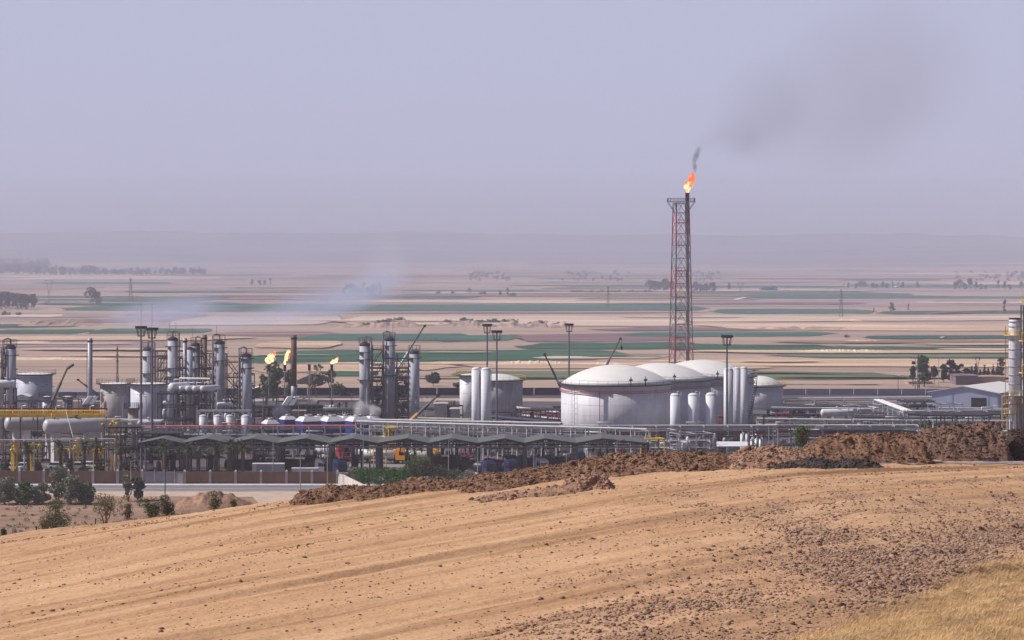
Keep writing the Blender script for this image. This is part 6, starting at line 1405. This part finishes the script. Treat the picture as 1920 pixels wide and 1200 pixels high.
crane(((186, 742), (146, 712)), 800, "small crane with a short low boom behind the lone grey chimney", STEEL, w=.4)

# ---------------------------------------------------------------- trees
def leafmat(name, c, v=.4): return mat(name, c, .8, 0, v, .9, .35, .35, tuple(x*1.6+.01 for x in c), spec=.15)
LEAF = {"dark": leafmat("leaf_dark", (0.066, 0.083, 0.048)), "mid": leafmat("leaf_mid", (0.098, 0.135, 0.06)), "olive": leafmat("leaf_olive", (0.14, 0.145, 0.08)), "grey": leafmat("leaf_grey", (0.19, 0.205, 0.15)),
        "hedge": leafmat("leaf_hedge", (0.045, 0.12, 0.02), .3), "far": leafmat("leaf_far", (0.045, 0.055, 0.05)), "palm": leafmat("leaf_palm", (0.06, 0.075, 0.035)), "dry": leafmat("leaf_dry", (0.22, 0.17, 0.09))}
BARK = mat("bark", (0.15, 0.105, 0.075), .9, 0, .3, 3)
def leaves(q, lobes, n, ls, rs, shell=.55):
    vs = []; fs = []
    tot = sum(l[3]*l[4]*l[5] for l in lobes)
    for cx, cy, cz, rx, ry, rz in lobes:
        k = max(4, int(n*rx*ry*rz/tot))
        for _ in range(k):
            d = Vector((rs.gauss(0, 1), rs.gauss(0, 1), rs.gauss(0, 1))); d.normalize(); f = rs.uniform(shell, 1.08)**.8
            f *= 1+.28*noise.noise(d*2.1+Vector((cx, cy, cz)))
            p = Vector((cx+d.x*rx*f, cy+d.y*ry*f, cz+d.z*rz*f)); u = Vector((rs.gauss(0, 1), rs.gauss(0, 1), rs.gauss(0, 1))).normalized(); w = u.orthogonal().normalized(); s_ = ls*rs.uniform(.55, 1.3)
            b = len(vs); m = u.cross(w)
            vs += [p-u*s_, p+w*s_*.55+m*s_*.15, p+u*s_, p-w*s_*.55]; fs.append((b, b+1, b+2, b+3))
    return q.add(vs, fs)
def tree_proto(name, label, cat, kind, h, lobes, n, ls, seed, trunk=.12, stems=1, group=None, limbs=4):
    rs = random.Random(seed); t = thing(name, label, cat, (0, 0, 0), group); q = MB()
    for s_ in range(stems):
        a = 6.28*s_/max(1, stems)+rs.random(); sp = .0 if stems == 1 else .25*h
        top = Vector((math.cos(a)*sp*rs.uniform(.5, 1), math.sin(a)*sp*rs.uniform(.5, 1), h*.72)); pts = [Vector((0, 0, -.2))]
        for i in range(1, 5): pts.append(top*(i/4)+Vector((rs.gauss(0, .02*h), rs.gauss(0, .02*h), 0)))
        q.tube(pts, [trunk*(1-.17*i) for i in range(5)], 7)
        for i in range(limbs):
            l = rs.choice(lobes); p0 = pts[rs.choice((2, 3, 3))]; p1 = Vector(l[:3]); q.tube([p0, p0.lerp(p1, .55)+Vector((0, 0, .03*h)), p1], [trunk*.5, trunk*.32, trunk*.12], 5)
    q.build("trunk", BARK, t)
    leaves(MB(), lobes, n, ls, rs).build("crown", LEAF[kind], t); return t
def lobeset(h, w, k, rs, lo=.35, up=.95, big=.34):
    out = []
    for _ in range(k):
        z = h*rs.uniform(lo, up); f = 1-abs((z/h-.6)/.55)**2*.7; a = rs.uniform(0, 6.28); rr = w*.5*f*rs.uniform(.1, .72); s_ = w*big*rs.uniform(.6, 1.15)*.72
        out.append((math.cos(a)*rr, math.sin(a)*rr, z, s_, s_, s_*rs.uniform(.6, .95)))
    return out
# far trees: a few kinds, each copied as separate trees
rs = random.Random(5); FT = "far trees scattered over the hazy plain"
protos = []
for i, (h, w, kind) in enumerate([(11, 10, "far"), (12, 7, "far"), (9, 11, "far"), (14, 5, "far")]):
    protos.append(tree_proto("far_tree", "", "tree", kind, h, lobeset(h, w, 8, rs, .18), 520, .6, 60+i, .3))
protos.append(tree_proto("far_bush", "", "bush", "far", 4, [(rs.gauss(0, 1.6), rs.gauss(0, 1), rs.uniform(.4, 2.2), 1.5, 1.3, 1.5) for _ in range(9)], 420, .45, 66, .12))
used = set()
def far_tree(px, base, hp, k, label, group=FT, wide=1.0):
    Y = GY(base); o = protos[k]; base_h = (11, 12, 9, 14, 4)[k]; sc = S(hp, Y)/base_h
    z = float(ground_z(X(px, Y), Y)); loc = (X(px, Y), Y, z)
    rz = random.Random(int(px*7+base)).uniform(0, 6.28)
    if k not in used:
        used.add(k); o.location = loc; o.rotation_euler = (0, 0, rz); o.scale = (sc*wide, sc*wide, sc); o["label"] = label; o["group"] = group
    else: copy_tree(o, loc, rz, (sc*wide, sc*wide, sc), label, group)
G1 = "dark grove at the left edge of the plain"
for i in range(14): far_tree(-10+i*5.6+rs.uniform(-2, 2), 581+rs.uniform(-3, 2), 30+rs.uniform(-5, 4), (0, 1, 2)[i % 3], "dark tree in the dense grove at the left edge of the plain", G1)
far_tree(171, 571, 29, 0, "broad round tree standing alone over small white houses on the left plain"); far_tree(180, 571, 22, 2, "lower tree touching the broad round one on the left plain")
far_tree(12, 592, 10, 4, "small bush by the white speck at the left edge of the plain"); far_tree(33, 592, 8, 4, "smaller bush right of the white speck on the left plain")
for i, (px, h) in enumerate(((645, 18), (655, 22), (664, 20), (672, 16), (681, 27), (690, 18), (697, 16), (704, 20), (713, 27))): far_tree(px, 556+rs.uniform(-1, 1), h, (1, 2, 0, 2, 3, 2, 1, 2, 3)[i], "tree in the clump seen through blue smoke behind the column trio", "smoky clump behind the column trio")
for px, b, h, k, q in ((938, 556, 13, 1, "slim tree, left of the small pair past the twin vessels"), (952, 556, 17, 3, "taller slim tree of the small pair past the twin vessels"), (960, 556, 8, 4, "low bush at the foot of the taller slim tree"), (473, 535, 13, 1, "left tree of the tiny hazy clump above the flames"), (486, 535, 9, 2, "low tree in the tiny hazy clump above the flames"), (496, 535, 9, 2, "middle low tree of the tiny hazy clump above the flames"), (507, 535, 14, 3, "right slim tree of the tiny hazy clump above the flames"),
                       (1672, 587, 22, 1, "lone dark tree standing on the right plain above the warehouse"), (1703, 583, 13, 3, "thin faint tree right of the lone dark tree on the right plain"), (1883, 588, 26, 3, "thin leaning tree above the white stack's platform"), (1638, 586, 9, 3, "tiny tree left of the lone dark tree on the right plain"), (1588, 633, 7, 4, "lone dark bush between two white specks on the plain"),
                       (1367, 545, 17, 1, "slim tree between the flare tower and the white barn"), (820, 551, 6, 4, "tiny dark bush in a row past the column trio"), (850, 551, 6, 4, "second tiny dark bush in a row past the column trio"), (880, 550, 9, 0, "dark bush at the right of the row past the column trio"), (905, 553, 8, 4, "low bush left of the slim pair past the twin vessels")): far_tree(px, b, h, k, q)
for i in range(9): far_tree(1218+i*5+rs.uniform(-1, 1), 546, 20+rs.uniform(-4, 2), (0, 1, 2)[i % 3], "hazy tree in the grove left of the flare tower", "hazy grove left of the flare tower")
for i in range(11): far_tree(1298+i*4+rs.uniform(-1, 1), 547, 15+rs.uniform(-6, 3), (2, 0, 1)[i % 3], "hazy tree in the grove right of the flare tower", "hazy grove right of the flare tower")
for i in range(7): far_tree(1430+i*4, 545, 7+rs.uniform(-1, 2), 4, "low hazy shrub on the plain right of the white barn", "low hazy shrubs right of the white barn")
for i, (px, h) in enumerate(((1582, 10), (1591, 12), (1606, 9), (1613, 13), (1621, 12), (1636, 10), (1644, 8), (1656, 15), (1664, 9), (1674, 14), (1684, 13), (1693, 14), (1720, 14))): far_tree(px, 541, h, (3, 1, 2, 0, 0, 2, 2, 1, 2, 3, 3, 1, 1)[i], "hazy tree beside the pale roofed farm on the right plain", "trees round the pale roofed farm")
for i, (px, h) in enumerate(((1792, 14), (1800, 17), (1808, 11), (1820, 19), (1830, 17), (1838, 10), (1848, 8), (1872, 18), (1884, 17), (1892, 9), (1916, 14))): far_tree(px, 543, h, (2, 0, 2, 0, 1, 2, 2, 3, 1, 2, 0)[i], "hazy tree in the long line behind the white stack", "hazy tree line behind the white stack")
for i in range(46): far_tree(1075+i*5.3+rs.uniform(-3, 3), 549, rs.uniform(3, 7), 4, "speck of a bush in the far hedgerow left of the flare tower", "bushes of a far hedgerow") if i < 28 else None
for i, (px, b, w) in enumerate(((688, 610, 2.2), (699, 612, 1.8), (712, 608, 2.4), (724, 606, 2.6), (735, 604, 2.4), (745, 603, 2.0), (768, 606, 1.6), (842, 606, 1.8), (876, 604, 2.2), (892, 605, 2.0), (905, 606, 2.4), (920, 606, 2.2), (936, 606, 2.0), (950, 605, 1.8), (966, 607, 1.6), (998, 609, 2.2), (1007, 611, 2.6), (1017, 609, 2.0), (1046, 609, 1.8))):
    far_tree(px, b, 6+2*(i % 3), 4, "dark bush growing on the eroded bank behind the light masts and trio", "dark bushes along the eroded bank", w*.75)
# the village belt under haze, too dense and faint to count
vb = MB(); rs2 = random.Random(77)
for i in range(420):
    px = rs2.uniform(-30, 385) if i % 4 else rs2.uniform(-30, 90); base = rs2.uniform(511, 516) if px > 95 else rs2.uniform(494, 515); Y = GY(base); s_ = Y/F; h = rs2.uniform(5, 13)*s_*(1.2 if px < 200 else .85); x = X(px, Y)
    leaves(vb, [(x, Y, h*.55, h*.5, h*.5, h*.5)], 26, h*.20, rs2, .2)
for i in range(260):
    px = rs2.choice((rs2.uniform(1600, 1800), rs2.uniform(1720, 1760), rs2.uniform(1820, 1925), rs2.uniform(1050, 1180), rs2.uniform(880, 960), rs2.uniform(1300, 1350))); base = rs2.uniform(486, 492) if 1600 < px < 1790 else rs2.uniform(512, 528); Y = GY(base); s_ = Y/F; h = rs2.uniform(3, 8)*s_; x = X(px, Y)
    leaves(vb, [(x, Y, h*.55, h*.55, h*.5, h*.5)], 22, h*.22, rs2, .2)
ob = vb.build("woods", LEAF["far"]); ob["kind"] = "stuff"
# trees just beyond the works
def near_tree(px, base, hp, wp, kind, label, seed, n=900, ls=None, name="tree", stems=1, k=10, lo=.32, Y=None, cat="tree", z0=0.0, group=None, big=.36):
    Y = Y or GY(base); h, w = S(hp, Y), S(wp, Y); rs = random.Random(seed)
    t = tree_proto(name, label, cat, kind, h, lobeset(h, w, k, rs, lo, big=big), n, ls or w*.055, seed, max(.05, h*.022), stems, group); t.location = (X(px, Y), Y, z0); return t
near_tree(512, 752, 72, 46, "mid", "bushy green tree behind the two left flames", 1, 1500, .55, k=14, lo=.2)
near_tree(542, 750, 56, 34, "mid", "green tree half behind the brown and grey chimney", 2, 1000, .5, lo=.15)
near_tree(497, 752, 48, 22, "olive", "low green shrub tree left of the two flames", 3, 600, .5, lo=.15)
near_tree(592, 745, 63, 34, "olive", "sparse olive tree with two tufted tops right of the brown chimney", 4, 520, .5, k=9, lo=.3)
near_tree(618, 745, 48, 26, "olive", "thin open tree beside the third flame", 5, 380, .5, k=7)
near_tree(637, 742, 22, 30, "mid", "low bush at the foot of the third flare stack", 6, 420, .45, lo=.3)
near_tree(812, 724, 23, 26, "dark", "round dark tree standing alone right of the column trio", 7, 700, .5, k=12, lo=.35)
near_tree(856, 728, 10, 16, "dark", "low dark bush left of the narrow white tank", 8, 260, .4)
near_tree(1712, 724, 50, 16, "far", "narrow dark tree touching the big green tree on its left", 9, 650, .5, k=8, lo=.3)
near_tree(1733, 726, 58, 34, "mid", "big green tree left of the warehouse ridge", 10, 1500, .6, k=16, lo=.25)
for i, (px, h, w) in enumerate(((1752, 30, 18), (1770, 36, 18), (1783, 40, 22), (1797, 36, 20), (1812, 26, 18))): near_tree(px, 717, h, w, "far", ["low dark tree right of the big green tree", "dark tree in the row over the warehouse, first tall one", "tallest dark tree in the row over the warehouse", "dark bushy tree right of the tallest one over the warehouse", "low dark tree ending the row over the warehouse"][i], 20+i, 600, .55, lo=.2)
for i, px in enumerate((1822, 1829, 1838, 1846, 1853, 1862, 1871)):
    Y = GY(716); h = S((30, 36, 24, 32, 26, 30, 34)[i], Y); q = MB(); r0 = random.Random(i+300); t = thing("cypress", "dark pointed cypress in the row between the brick farm and the white stack", "tree", (X(px, Y), Y, 0), "pointed cypresses beside the white stack"); off = Vector((X(px, Y), Y, 0))
    MB().tube([off, off+Vector((0, 0, h*.5))], .18, 6).build("trunk", BARK, t)
    leaves(q, [(off.x, off.y, h*(.15+.8*k/7), h*.20*(1-k/8.5), h*.20*(1-k/8.5), h*.12) for k in range(8)], 420, .45, r0, .3); q.build("crown", LEAF["far"], t)
near_tree(1876, 716, 44, 20, "olive", "green olive tree just left of the white stack's shaft", 31, 700, .5)
# inside the wall: dark shrubs, palms
SH = [(6, 882, 36, 26, "dark"), (33, 883, 20, 24, "mid"), (70, 884, 40, 22, "dark"), (93, 884, 24, 22, "mid"), (118, 883, 18, 20, "mid"), (128, 884, 42, 22, "dark"), (158, 884, 26, 22, "mid"), (187, 884, 40, 26, "dark"), (210, 884, 26, 22, "mid"), (243, 884, 50, 30, "dark")]
SL = ["dark cone shrub at the frame edge inside the wall", "rounded olive shrub between the two white cars inside the wall", "dark cone shrub under the middle bullet tank", "small round shrub right of the dark cone shrub, inside the wall", "lowest shrub, under the nearest bullet's left pier", "dark cone shrub under the nearest bullet tank", "small round shrub by the white car and yellow valves", "dark broad shrub left of the pale yellow pipe tower", "round green shrub below the red valves inside the wall", "tallest dark shrub below the pair of light masts"]
for i, (px, b, h, w, k) in enumerate(SH): near_tree(px, b, h, w, k, SL[i], 40+i, 1100, .22, "shrub", 3, 9, .2, Y=536, cat="shrub", group="dark shrubs along the inside of the wall", big=.42)
def palm(px, base, top, Y, label, seed, spread=1.0):
    rs = random.Random(seed); c = Vector((X(px, Y), Y, 0)); H = Z(top, Y)*.82; t = thing("palm_tree", label, "palm", c, "date palms inside the brown wall")
    q = MB(); q.tube([c, c+Vector((.1, 0, H*.5)), c+Vector((0, 0, H))], [.42, .32, .34], 9)
    for k in range(int(H/.35)): q.lathe(c+Vector((.05, 0, k*.35)), [(.36, 0), (.43, .18), (.34, .3)], 9)
    q.build("trunk", mat("palm_bark", (0.13, 0.085, 0.065), .95, 0, .3, 4), t)
    q = MB()
    for k in range(34):
        a = rs.uniform(0, 6.28); el = rs.uniform(-.35, 1.3); Ln = rs.uniform(1.7, 2.6)*spread; pts = []; d = Vector((math.cos(a)*math.cos(el), math.sin(a)*math.cos(el), math.sin(el))); p = c+Vector((0, 0, H))
        for i in range(7):
            pts.append(p.copy()); p = p+d*Ln/6; d = (d+Vector((0, 0, -.20))).normalized()
        side = Vector((-math.sin(a), math.cos(a), 0))
        for i in range(6):
            w = .34*math.sin(math.pi*(i+.7)/7.2)
            for sg in (-1, 1):
                for fr in (0, .5):
                    b0 = pts[i].lerp(pts[i+1], fr); q.add([b0, b0+(pts[i+1]-pts[i])*.55, b0+(pts[i+1]-pts[i])*.9+side*sg*w*1.2+Vector((0, 0, -.16))], [(0, 1, 2)])
    q.build("crown", LEAF["palm"], t)
for px, top, q in ((52, 830, "palm in front of the middle bullet tank"),  (113, 828, "bushy palm beside the left concrete pier of the nearest bullet"), (157, 822, "palm under the right end of the nearest bullet tank"), (181, 818, "thick palm between the bullet tanks and the pale yellow tower"), (226, 826, "palm by the pale yellow pipe tower"), (308, 826, "palm right behind the gate posts"),
                   (352, 829, "slim palm right of the gate, under the second canopy"), (371, 838, "short full palm under the second canopy"), (404, 832, "dark leaning palm between the short full palm and the tall one"), (432, 822, "tallest palm, its fronds over the canopy edge"), (455, 828, "broad palm beside the black tanker's rear")): palm(px, 880, top, 538, q, int(px), 1.0)
# hedge on the corner wall, big bush, vines
def hedge(px0, px1, top0, top1, base, Y0, Y1, label, kind, seed, name="hedge", n=7000):
    rs = random.Random(seed); k = 16; lob = []
    for i in range(k+1):
        f = i/k; Y = Y0+(Y1-Y0)*f; px = px0+(px1-px0)*f; x = X(px, Y); zt = Z(top0+(top1-top0)*f, Y); zb = Z(base, Y)
        for j in range(3): lob.append((x+rs.gauss(0, .3), Y+rs.uniform(-.5, .5), zb+(zt-zb)*(j+.7)/3.2, abs(S(px1-px0, Y))/k*.95+.25, .7, (zt-zb)/5+.15))
    c = Vector((X(px0, Y0), Y0, 0)); t = thing(name, label, "hedge", c); q = leaves(MB(), lob, n, .16, rs, .3); q.build("foliage", LEAF[kind], t)
    q = MB()
    for i in range(0, k, 2): l = lob[i*3]; q.tube([(l[0], l[1], 0), (l[0], l[1], l[2]+.4)], .06, 5)
    q.build("stem", BARK, t)
hedge(668, 760, 880, 878, 908, 512, 492, "bright green clipped hedge spilling over the white corner wall", "hedge", 3)
hedge(655, 700, 876, 882, 900, 520, 510, "grey green creeper at the corner of the white wall", "grey", 4, n=3000)
def bush(px, base, hp, wp, kind, label, seed, Y, z0=None, n=2200, ls=.13, stems=4, name="bush", cat="bush", lo=.2, k=12, group=None, big=.36):
    z0 = 0 if z0 is None else z0
    return near_tree(px, base, hp, wp, kind, label, seed, n, ls, name, stems, k, lo, Y, cat, z0, group, big)
bush(778, 905, 62, 62, "mid", "big feathery green bush between the hedge and the orange cab", 51, 500, Z(912, 500), 4200, .15)
bush(818, 908, 34, 50, "dark", "dark green bush below the orange cabbed tanker", 52, 498, Z(912, 498), 2200)
bush(850, 908, 28, 44, "mid", "low green bush left of the maroon tanker", 53, 500, Z(910, 500), 1800)
bush(880, 908, 20, 40, "grey", "lowest grey green bush at the left end of the longest ridge", 54, 500, Z(906, 500), 1500)
bush(735, 905, 22, 40, "grey", "small grey bush at the foot of the big feathery bush", 55, 505, Z(910, 505), 1200)
# roadside trees and bushes left
RB = [(8, 945, 44, 46, "grey", "grey green bush at the frame edge beside the road"), (45, 946, 42, 44, "mid", "dark bush second from the frame edge beside the road"), (78, 944, 34, 34, "grey", "low grey bush between the dark roadside bushes"), (108, 944, 68, 40, "grey", "tallest roadside tree, its crown above the brown wall"), (132, 946, 52, 40, "grey", "dark leaning roadside tree right of the tallest one"), (158, 945, 42, 42, "mid", "green roadside bush at the right end of the thicket"),
      (240, 940, 52, 16, "grey", "thin roadside sapling left of the pale lamp post"), (258, 938, 46, 26, "dark", "slender dark roadside tree right of the pale lamp post")]
for i, (px, b, h, w, k, q) in enumerate(RB): bush(px, b, h, w, k, q, 70+i, GY(b), 0, 2600 if w > 20 else 900, .24, 3, "roadside_bush", k=13, lo=.18, group="bushes beside the road", big=.42)
# bushes just over the crest
def crest_bush(px, base, hp, wp, kind, label, seed, Y=214, n=3000, ls=.055, k=14, lo=.15, stems=5):
    zb = Z(base+6, Y); bush(px, base, hp+6, wp, kind, label, seed, Y, zb, n, ls, stems, "crest_bush", k=k, lo=lo, group="wild bushes along the crest of the hill", big=.36)
crest_bush(103, 1000, 60, 58, "mid", "largest dark green wild bush on the left crest", 90, n=4200)
crest_bush(85, 1002, 34, 34, "dry", "dry pale twigs on the left side of the largest wild bush", 91, n=700)
crest_bush(198, 985, 58, 56, "olive", "open sparse wild bush with bare stems in the middle", 92, n=1500, k=10, lo=.4)
crest_bush(240, 976, 30, 22, "olive", "small dry wild bush under the pale lamp post", 93, n=900)
crest_bush(283, 970, 34, 44, "mid", "wide bush with leafy tips right of the pale lamp post", 94, n=2200)
crest_bush(314, 966, 34, 34, "dark", "dark rounded bush right of the wide leafy one", 95, n=2200)
crest_bush(403, 950, 26, 28, "mid", "small bush on the crest below the tan earth heap", 96, n=1300)
crest_bush(438, 946, 10, 16, "mid", "tiny bush rightmost on the left crest", 97, n=500)
crest_bush(6, 1014, 22, 18, "dark", "small dark bush cut by the frame edge on the crest", 98, n=700)
crest_bush(1508, 838, 34, 40, "mid", "round green shrub between the pale and the rounded brown earth heaps", 99, 216, 3200)
crest_bush(1735, 812, 14, 26, "mid", "small green tuft in the gap before the tallest earth heap", 100, 216, 900)
crest_bush(1695, 816, 10, 12, "mid", "tiny green tuft left of the gap before the tallest heap", 101, 216, 400)
wq = MB(); r8 = random.Random(88)
for i in range(170):
    Y = r8.uniform(430, 500); x = X(r8.uniform(-20, 350), Y); h = r8.uniform(.3, 1.1); leaves(wq, [(x, Y, h*.45, h*.9, h*.9, h*.5)], 26, .16, r8, .2)
for i in range(120):
    px = r8.uniform(0, 460); Y = 207+r8.uniform(0, 6); x = X(px, Y); z = float(hill_base(np.array([x]), np.array([Y]))[0]); h = r8.uniform(.12, .4); leaves(wq, [(x, Y, z+h*.5, h, h, h*.6)], 22, .06, r8, .2)
ob = wq.build("weeds", LEAF["dry"]); ob["kind"] = "stuff"
# fence stakes
for i, (px, top, b) in enumerate(((12, 999, 1016), (68, 988, 1006), (179, 973, 989), (239, 962, 980))):
    Y = 211; t = thing("fence_stake", ["short dark fence stake nearest the frame edge", "dark fence stake left of the largest wild bush", "dark fence stake left of the open sparse bush", "dark fence stake beside the small dry bush"][i], "stake", (X(px, Y), Y, Z(b, Y)), "fence stakes on the crest")
    p = P(px, b+8, Y); MB().tube([p, P(px, top, Y)], .05, 6).build("shaft", DARK, t); MB().lathe(P(px, top, Y), [(.055, 0), (.055, .05), (.01, .09)], 6).build("tip", BROWN, t)

# ---------------------------------------------------------------- pylons on the plain
def pylon(px, base, top, label, kind="tee", wpx=12):
    Y = GY(base); c = Vector((X(px, Y), Y, float(ground_z(X(px, Y), Y)))); H = Z(top, Y)-c.z; r = S(wpx, Y)/2; t = thing("pylon", label, "pylon", c, "power pylons on the plain"); w = max(.16, S(.5, Y))
    q = MB()
    if kind == "tee":
        for sx in (-1, 1):
            for sy in (-1, 1): q.beam(c+Vector((sx*r*.55, sy*r*.55, 0)), c+Vector((sx*r*.08, sy*r*.08, H)), w)
        n = 8
        for i in range(n):
            f0, f1 = i/n, (i+1)/n; a, b = r*(.55-.47*f0), r*(.55-.47*f1)
            q.beam(c+Vector((-a, -a, H*f0)), c+Vector((b, -b, H*f1)), w*.7); q.beam(c+Vector((a, -a, H*f0)), c+Vector((-b, -b, H*f1)), w*.7)
        q.build("lattice", STEEL, t)
        for f, l in ((.60, 1.0), (.75, .85), (.90, .6)):
            q = MB(); q.beam(c+Vector((-r*l, 0, H*f)), c+Vector((r*l, 0, H*f)), w); q.beam(c+Vector((-r*l, 0, H*f)), c+Vector((0, 0, H*(f+.07))), w*.7); q.beam(c+Vector((r*l, 0, H*f)), c+Vector((0, 0, H*(f+.07))), w*.7); q.build("cross_arm", STEEL, t)
    else:
        for sx in (-1, 1): q.beam(c+Vector((sx*r*.25, 0, 0)), c+Vector((sx*r*.18, 0, H*.55)), w); q.beam(c+Vector((sx*r*.18, 0, H*.55)), c+Vector((sx*r*.75, 0, H)), w)
        for i in range(5): f = i/9; q.beam(c+Vector((-r*.25, 0, H*f)), c+Vector((r*.22, 0, H*(f+.11))), w*.7)
        q.build("lattice", STEEL, t); q = MB(); q.beam(c+Vector((-r*1.2, 0, H*.95)), c+Vector((r*1.2, 0, H*.95)), w*1.2); q.beam(c+Vector((-r*1.2, 0, H*.95)), c+Vector((-r*.5, 0, H*.8)), w*.7); q.beam(c+Vector((r*1.2, 0, H*.95)), c+Vector((r*.5, 0, H*.8)), w*.7); q.build("cross_arm", STEEL, t)
pylon(245, 566, 521, "lattice pylon with three arms right of the broad round tree"); pylon(92, 571, 524, "forked pylon left of the broad round tree", "fork", 16); pylon(1577, 596, 542, "tall lattice pylon on the plain right of the white barn"); pylon(1140, 577, 536, "faint lattice pylon between the high mast and the flare tower", wpx=9)
pylon(1388, 552, 530, "faint forked pylon right of the slim tree by the flare tower", "fork", 14); pylon(220, 722, 648, "thin wire pole mast above the rust stained tank", "tee", 6); pylon(1722, 738, 664, "thin wooden power pole by the big green tree", "tee", 8); pylon(1833, 712, 668, "thin double power pole over the dark row of trees", "fork", 10)

# ---------------------------------------------------------------- smoke and steam
def smoke_mat(name, color, dens, scale, thr, cont, absorb=None):
    m = bpy.data.materials.new(name); m.use_nodes = True; n = m.node_tree.nodes; L = m.node_tree.links; n.remove(n["Principled BSDF"])
    tc = n.new("ShaderNodeTexCoord"); nz = n.new("ShaderNodeTexNoise"); nz.inputs["Scale"].default_value = scale; nz.inputs["Detail"].default_value = 4; nz.inputs["Distortion"].default_value = .4
    L.new(tc.outputs["Object"], nz.inputs["Vector"]); mr = n.new("ShaderNodeMapRange"); mr.inputs[1].default_value = thr; mr.inputs[2].default_value = thr+cont; mr.inputs[3].default_value = 0; mr.inputs[4].default_value = dens; L.new(nz.outputs[0], mr.inputs[0])
    # thin towards the rim of the puff: generated coordinates run 0..1 over its box
    gs = n.new("ShaderNodeVectorMath"); gs.operation = 'SUBTRACT'; gs.inputs[1].default_value = (.5, .5, .5); L.new(tc.outputs["Generated"], gs.inputs[0])
    ln = n.new("ShaderNodeVectorMath"); ln.operation = 'LENGTH'; L.new(gs.outputs[0], ln.inputs[0]); fr = n.new("ShaderNodeMapRange"); fr.inputs[1].default_value = .10; fr.inputs[2].default_value = .48; fr.inputs[3].default_value = 1; fr.inputs[4].default_value = 0; fr.interpolation_type = 'SMOOTHSTEP'; L.new(ln.outputs["Value"], fr.inputs[0])
    mu = n.new("ShaderNodeMath"); mu.operation = 'MULTIPLY'; L.new(mr.outputs[0], mu.inputs[0]); L.new(fr.outputs[0], mu.inputs[1])
    pv = n.new("ShaderNodeVolumePrincipled"); pv.inputs["Color"].default_value = (*color, 1); L.new(mu.outputs[0], pv.inputs["Density"]); L.new(pv.outputs[0], n["Material Output"].inputs["Volume"]); MATS[name] = m; return m
def puff(name, px, py, Y, wp, hp, dp, m, ang=0.0):
    """An ellipsoid of smoke: its density is a noise field that dies away towards the rim."""
    c = P(px, py, Y); a, b, d = S(wp, Y)/2, S(hp, Y)/2, dp/2; q = MB(); vs = []; fs = []; n, k = 20, 12
    for i in range(k+1):
        th = math.pi*i/k
        for j in range(n): ph = 2*math.pi*j/n; vs.append((a*math.sin(th)*math.cos(ph), d*math.sin(th)*math.sin(ph), -b*math.cos(th)))
    for i in range(k):
        for j in range(n): fs.append((i*n+j, i*n+(j+1)%n, (i+1)*n+(j+1)%n, (i+1)*n+j))
    q.add(vs, fs, True); o = q.build(name, m); o.location = c; o.rotation_euler = (0, -ang, 0); o["kind"] = "stuff"; return o
BS = smoke_mat("blue_smoke", (0.70, 0.77, 1.0), .055, .012, .36, .3)
BS2 = smoke_mat("pale_blue_smoke", (0.86, 0.89, 1.0), .012, .012, .36, .3)
DS = smoke_mat("dark_smoke", (0.18, 0.17, 0.20), .024, .030, .37, .25)
DS2 = smoke_mat("dark_smoke_thick", (0.07, 0.07, 0.08), .55, .30, .36, .2)
DS3 = smoke_mat("dark_smoke_veil", (0.30, 0.27, 0.33), .011, .014, .34, .3)
DS4 = smoke_mat("dark_smoke_haze", (0.36, 0.33, 0.38), .0075, .008, .30, .35)
ST = smoke_mat("steam_white", (0.93, 0.92, 0.96), 1.6, .35, .36, .2)
puff("smoke", 320, 585, 1150, 340, 80, 90, BS, R(6)); puff("smoke", 600, 570, 1200, 330, 90, 80, BS, R(12)); puff("smoke", 690, 540, 1300, 240, 90, 80, BS, R(25)); puff("smoke", 725, 500, 1500, 120, 190, 80, BS2, R(8)); puff("smoke", 450, 600, 1100, 300, 50, 60, BS, R(5))
puff("smoke", 1302, 308, 905, 13, 44, 3, DS2, R(8)); puff("smoke", 1307, 288, 905, 17, 40, 3.4, DS2, R(-14)); puff("smoke", 1312, 275, 906, 34, 40, 6, DS, R(30)); puff("smoke", 1318, 268, 907, 40, 46, 7, DS, R(35)); puff("smoke", 1330, 262, 909, 56, 56, 9, DS, R(40)); puff("smoke", 1352, 252, 911, 76, 70, 12, DS, R(40)); puff("smoke", 1386, 250, 915, 130, 130, 18, DS, R(50)); puff("smoke", 1430, 200, 930, 300, 230, 60, DS3, R(40)); puff("smoke", 1620, 150, 990, 620, 420, 110, DS4, R(30))
puff("steam", 526, 770, 650, 50, 34, 4, ST, R(20)); puff("steam", 678, 766, 632, 44, 40, 4, ST, R(40)); puff("steam", 702, 770, 640, 30, 34, 4, ST, R(60))
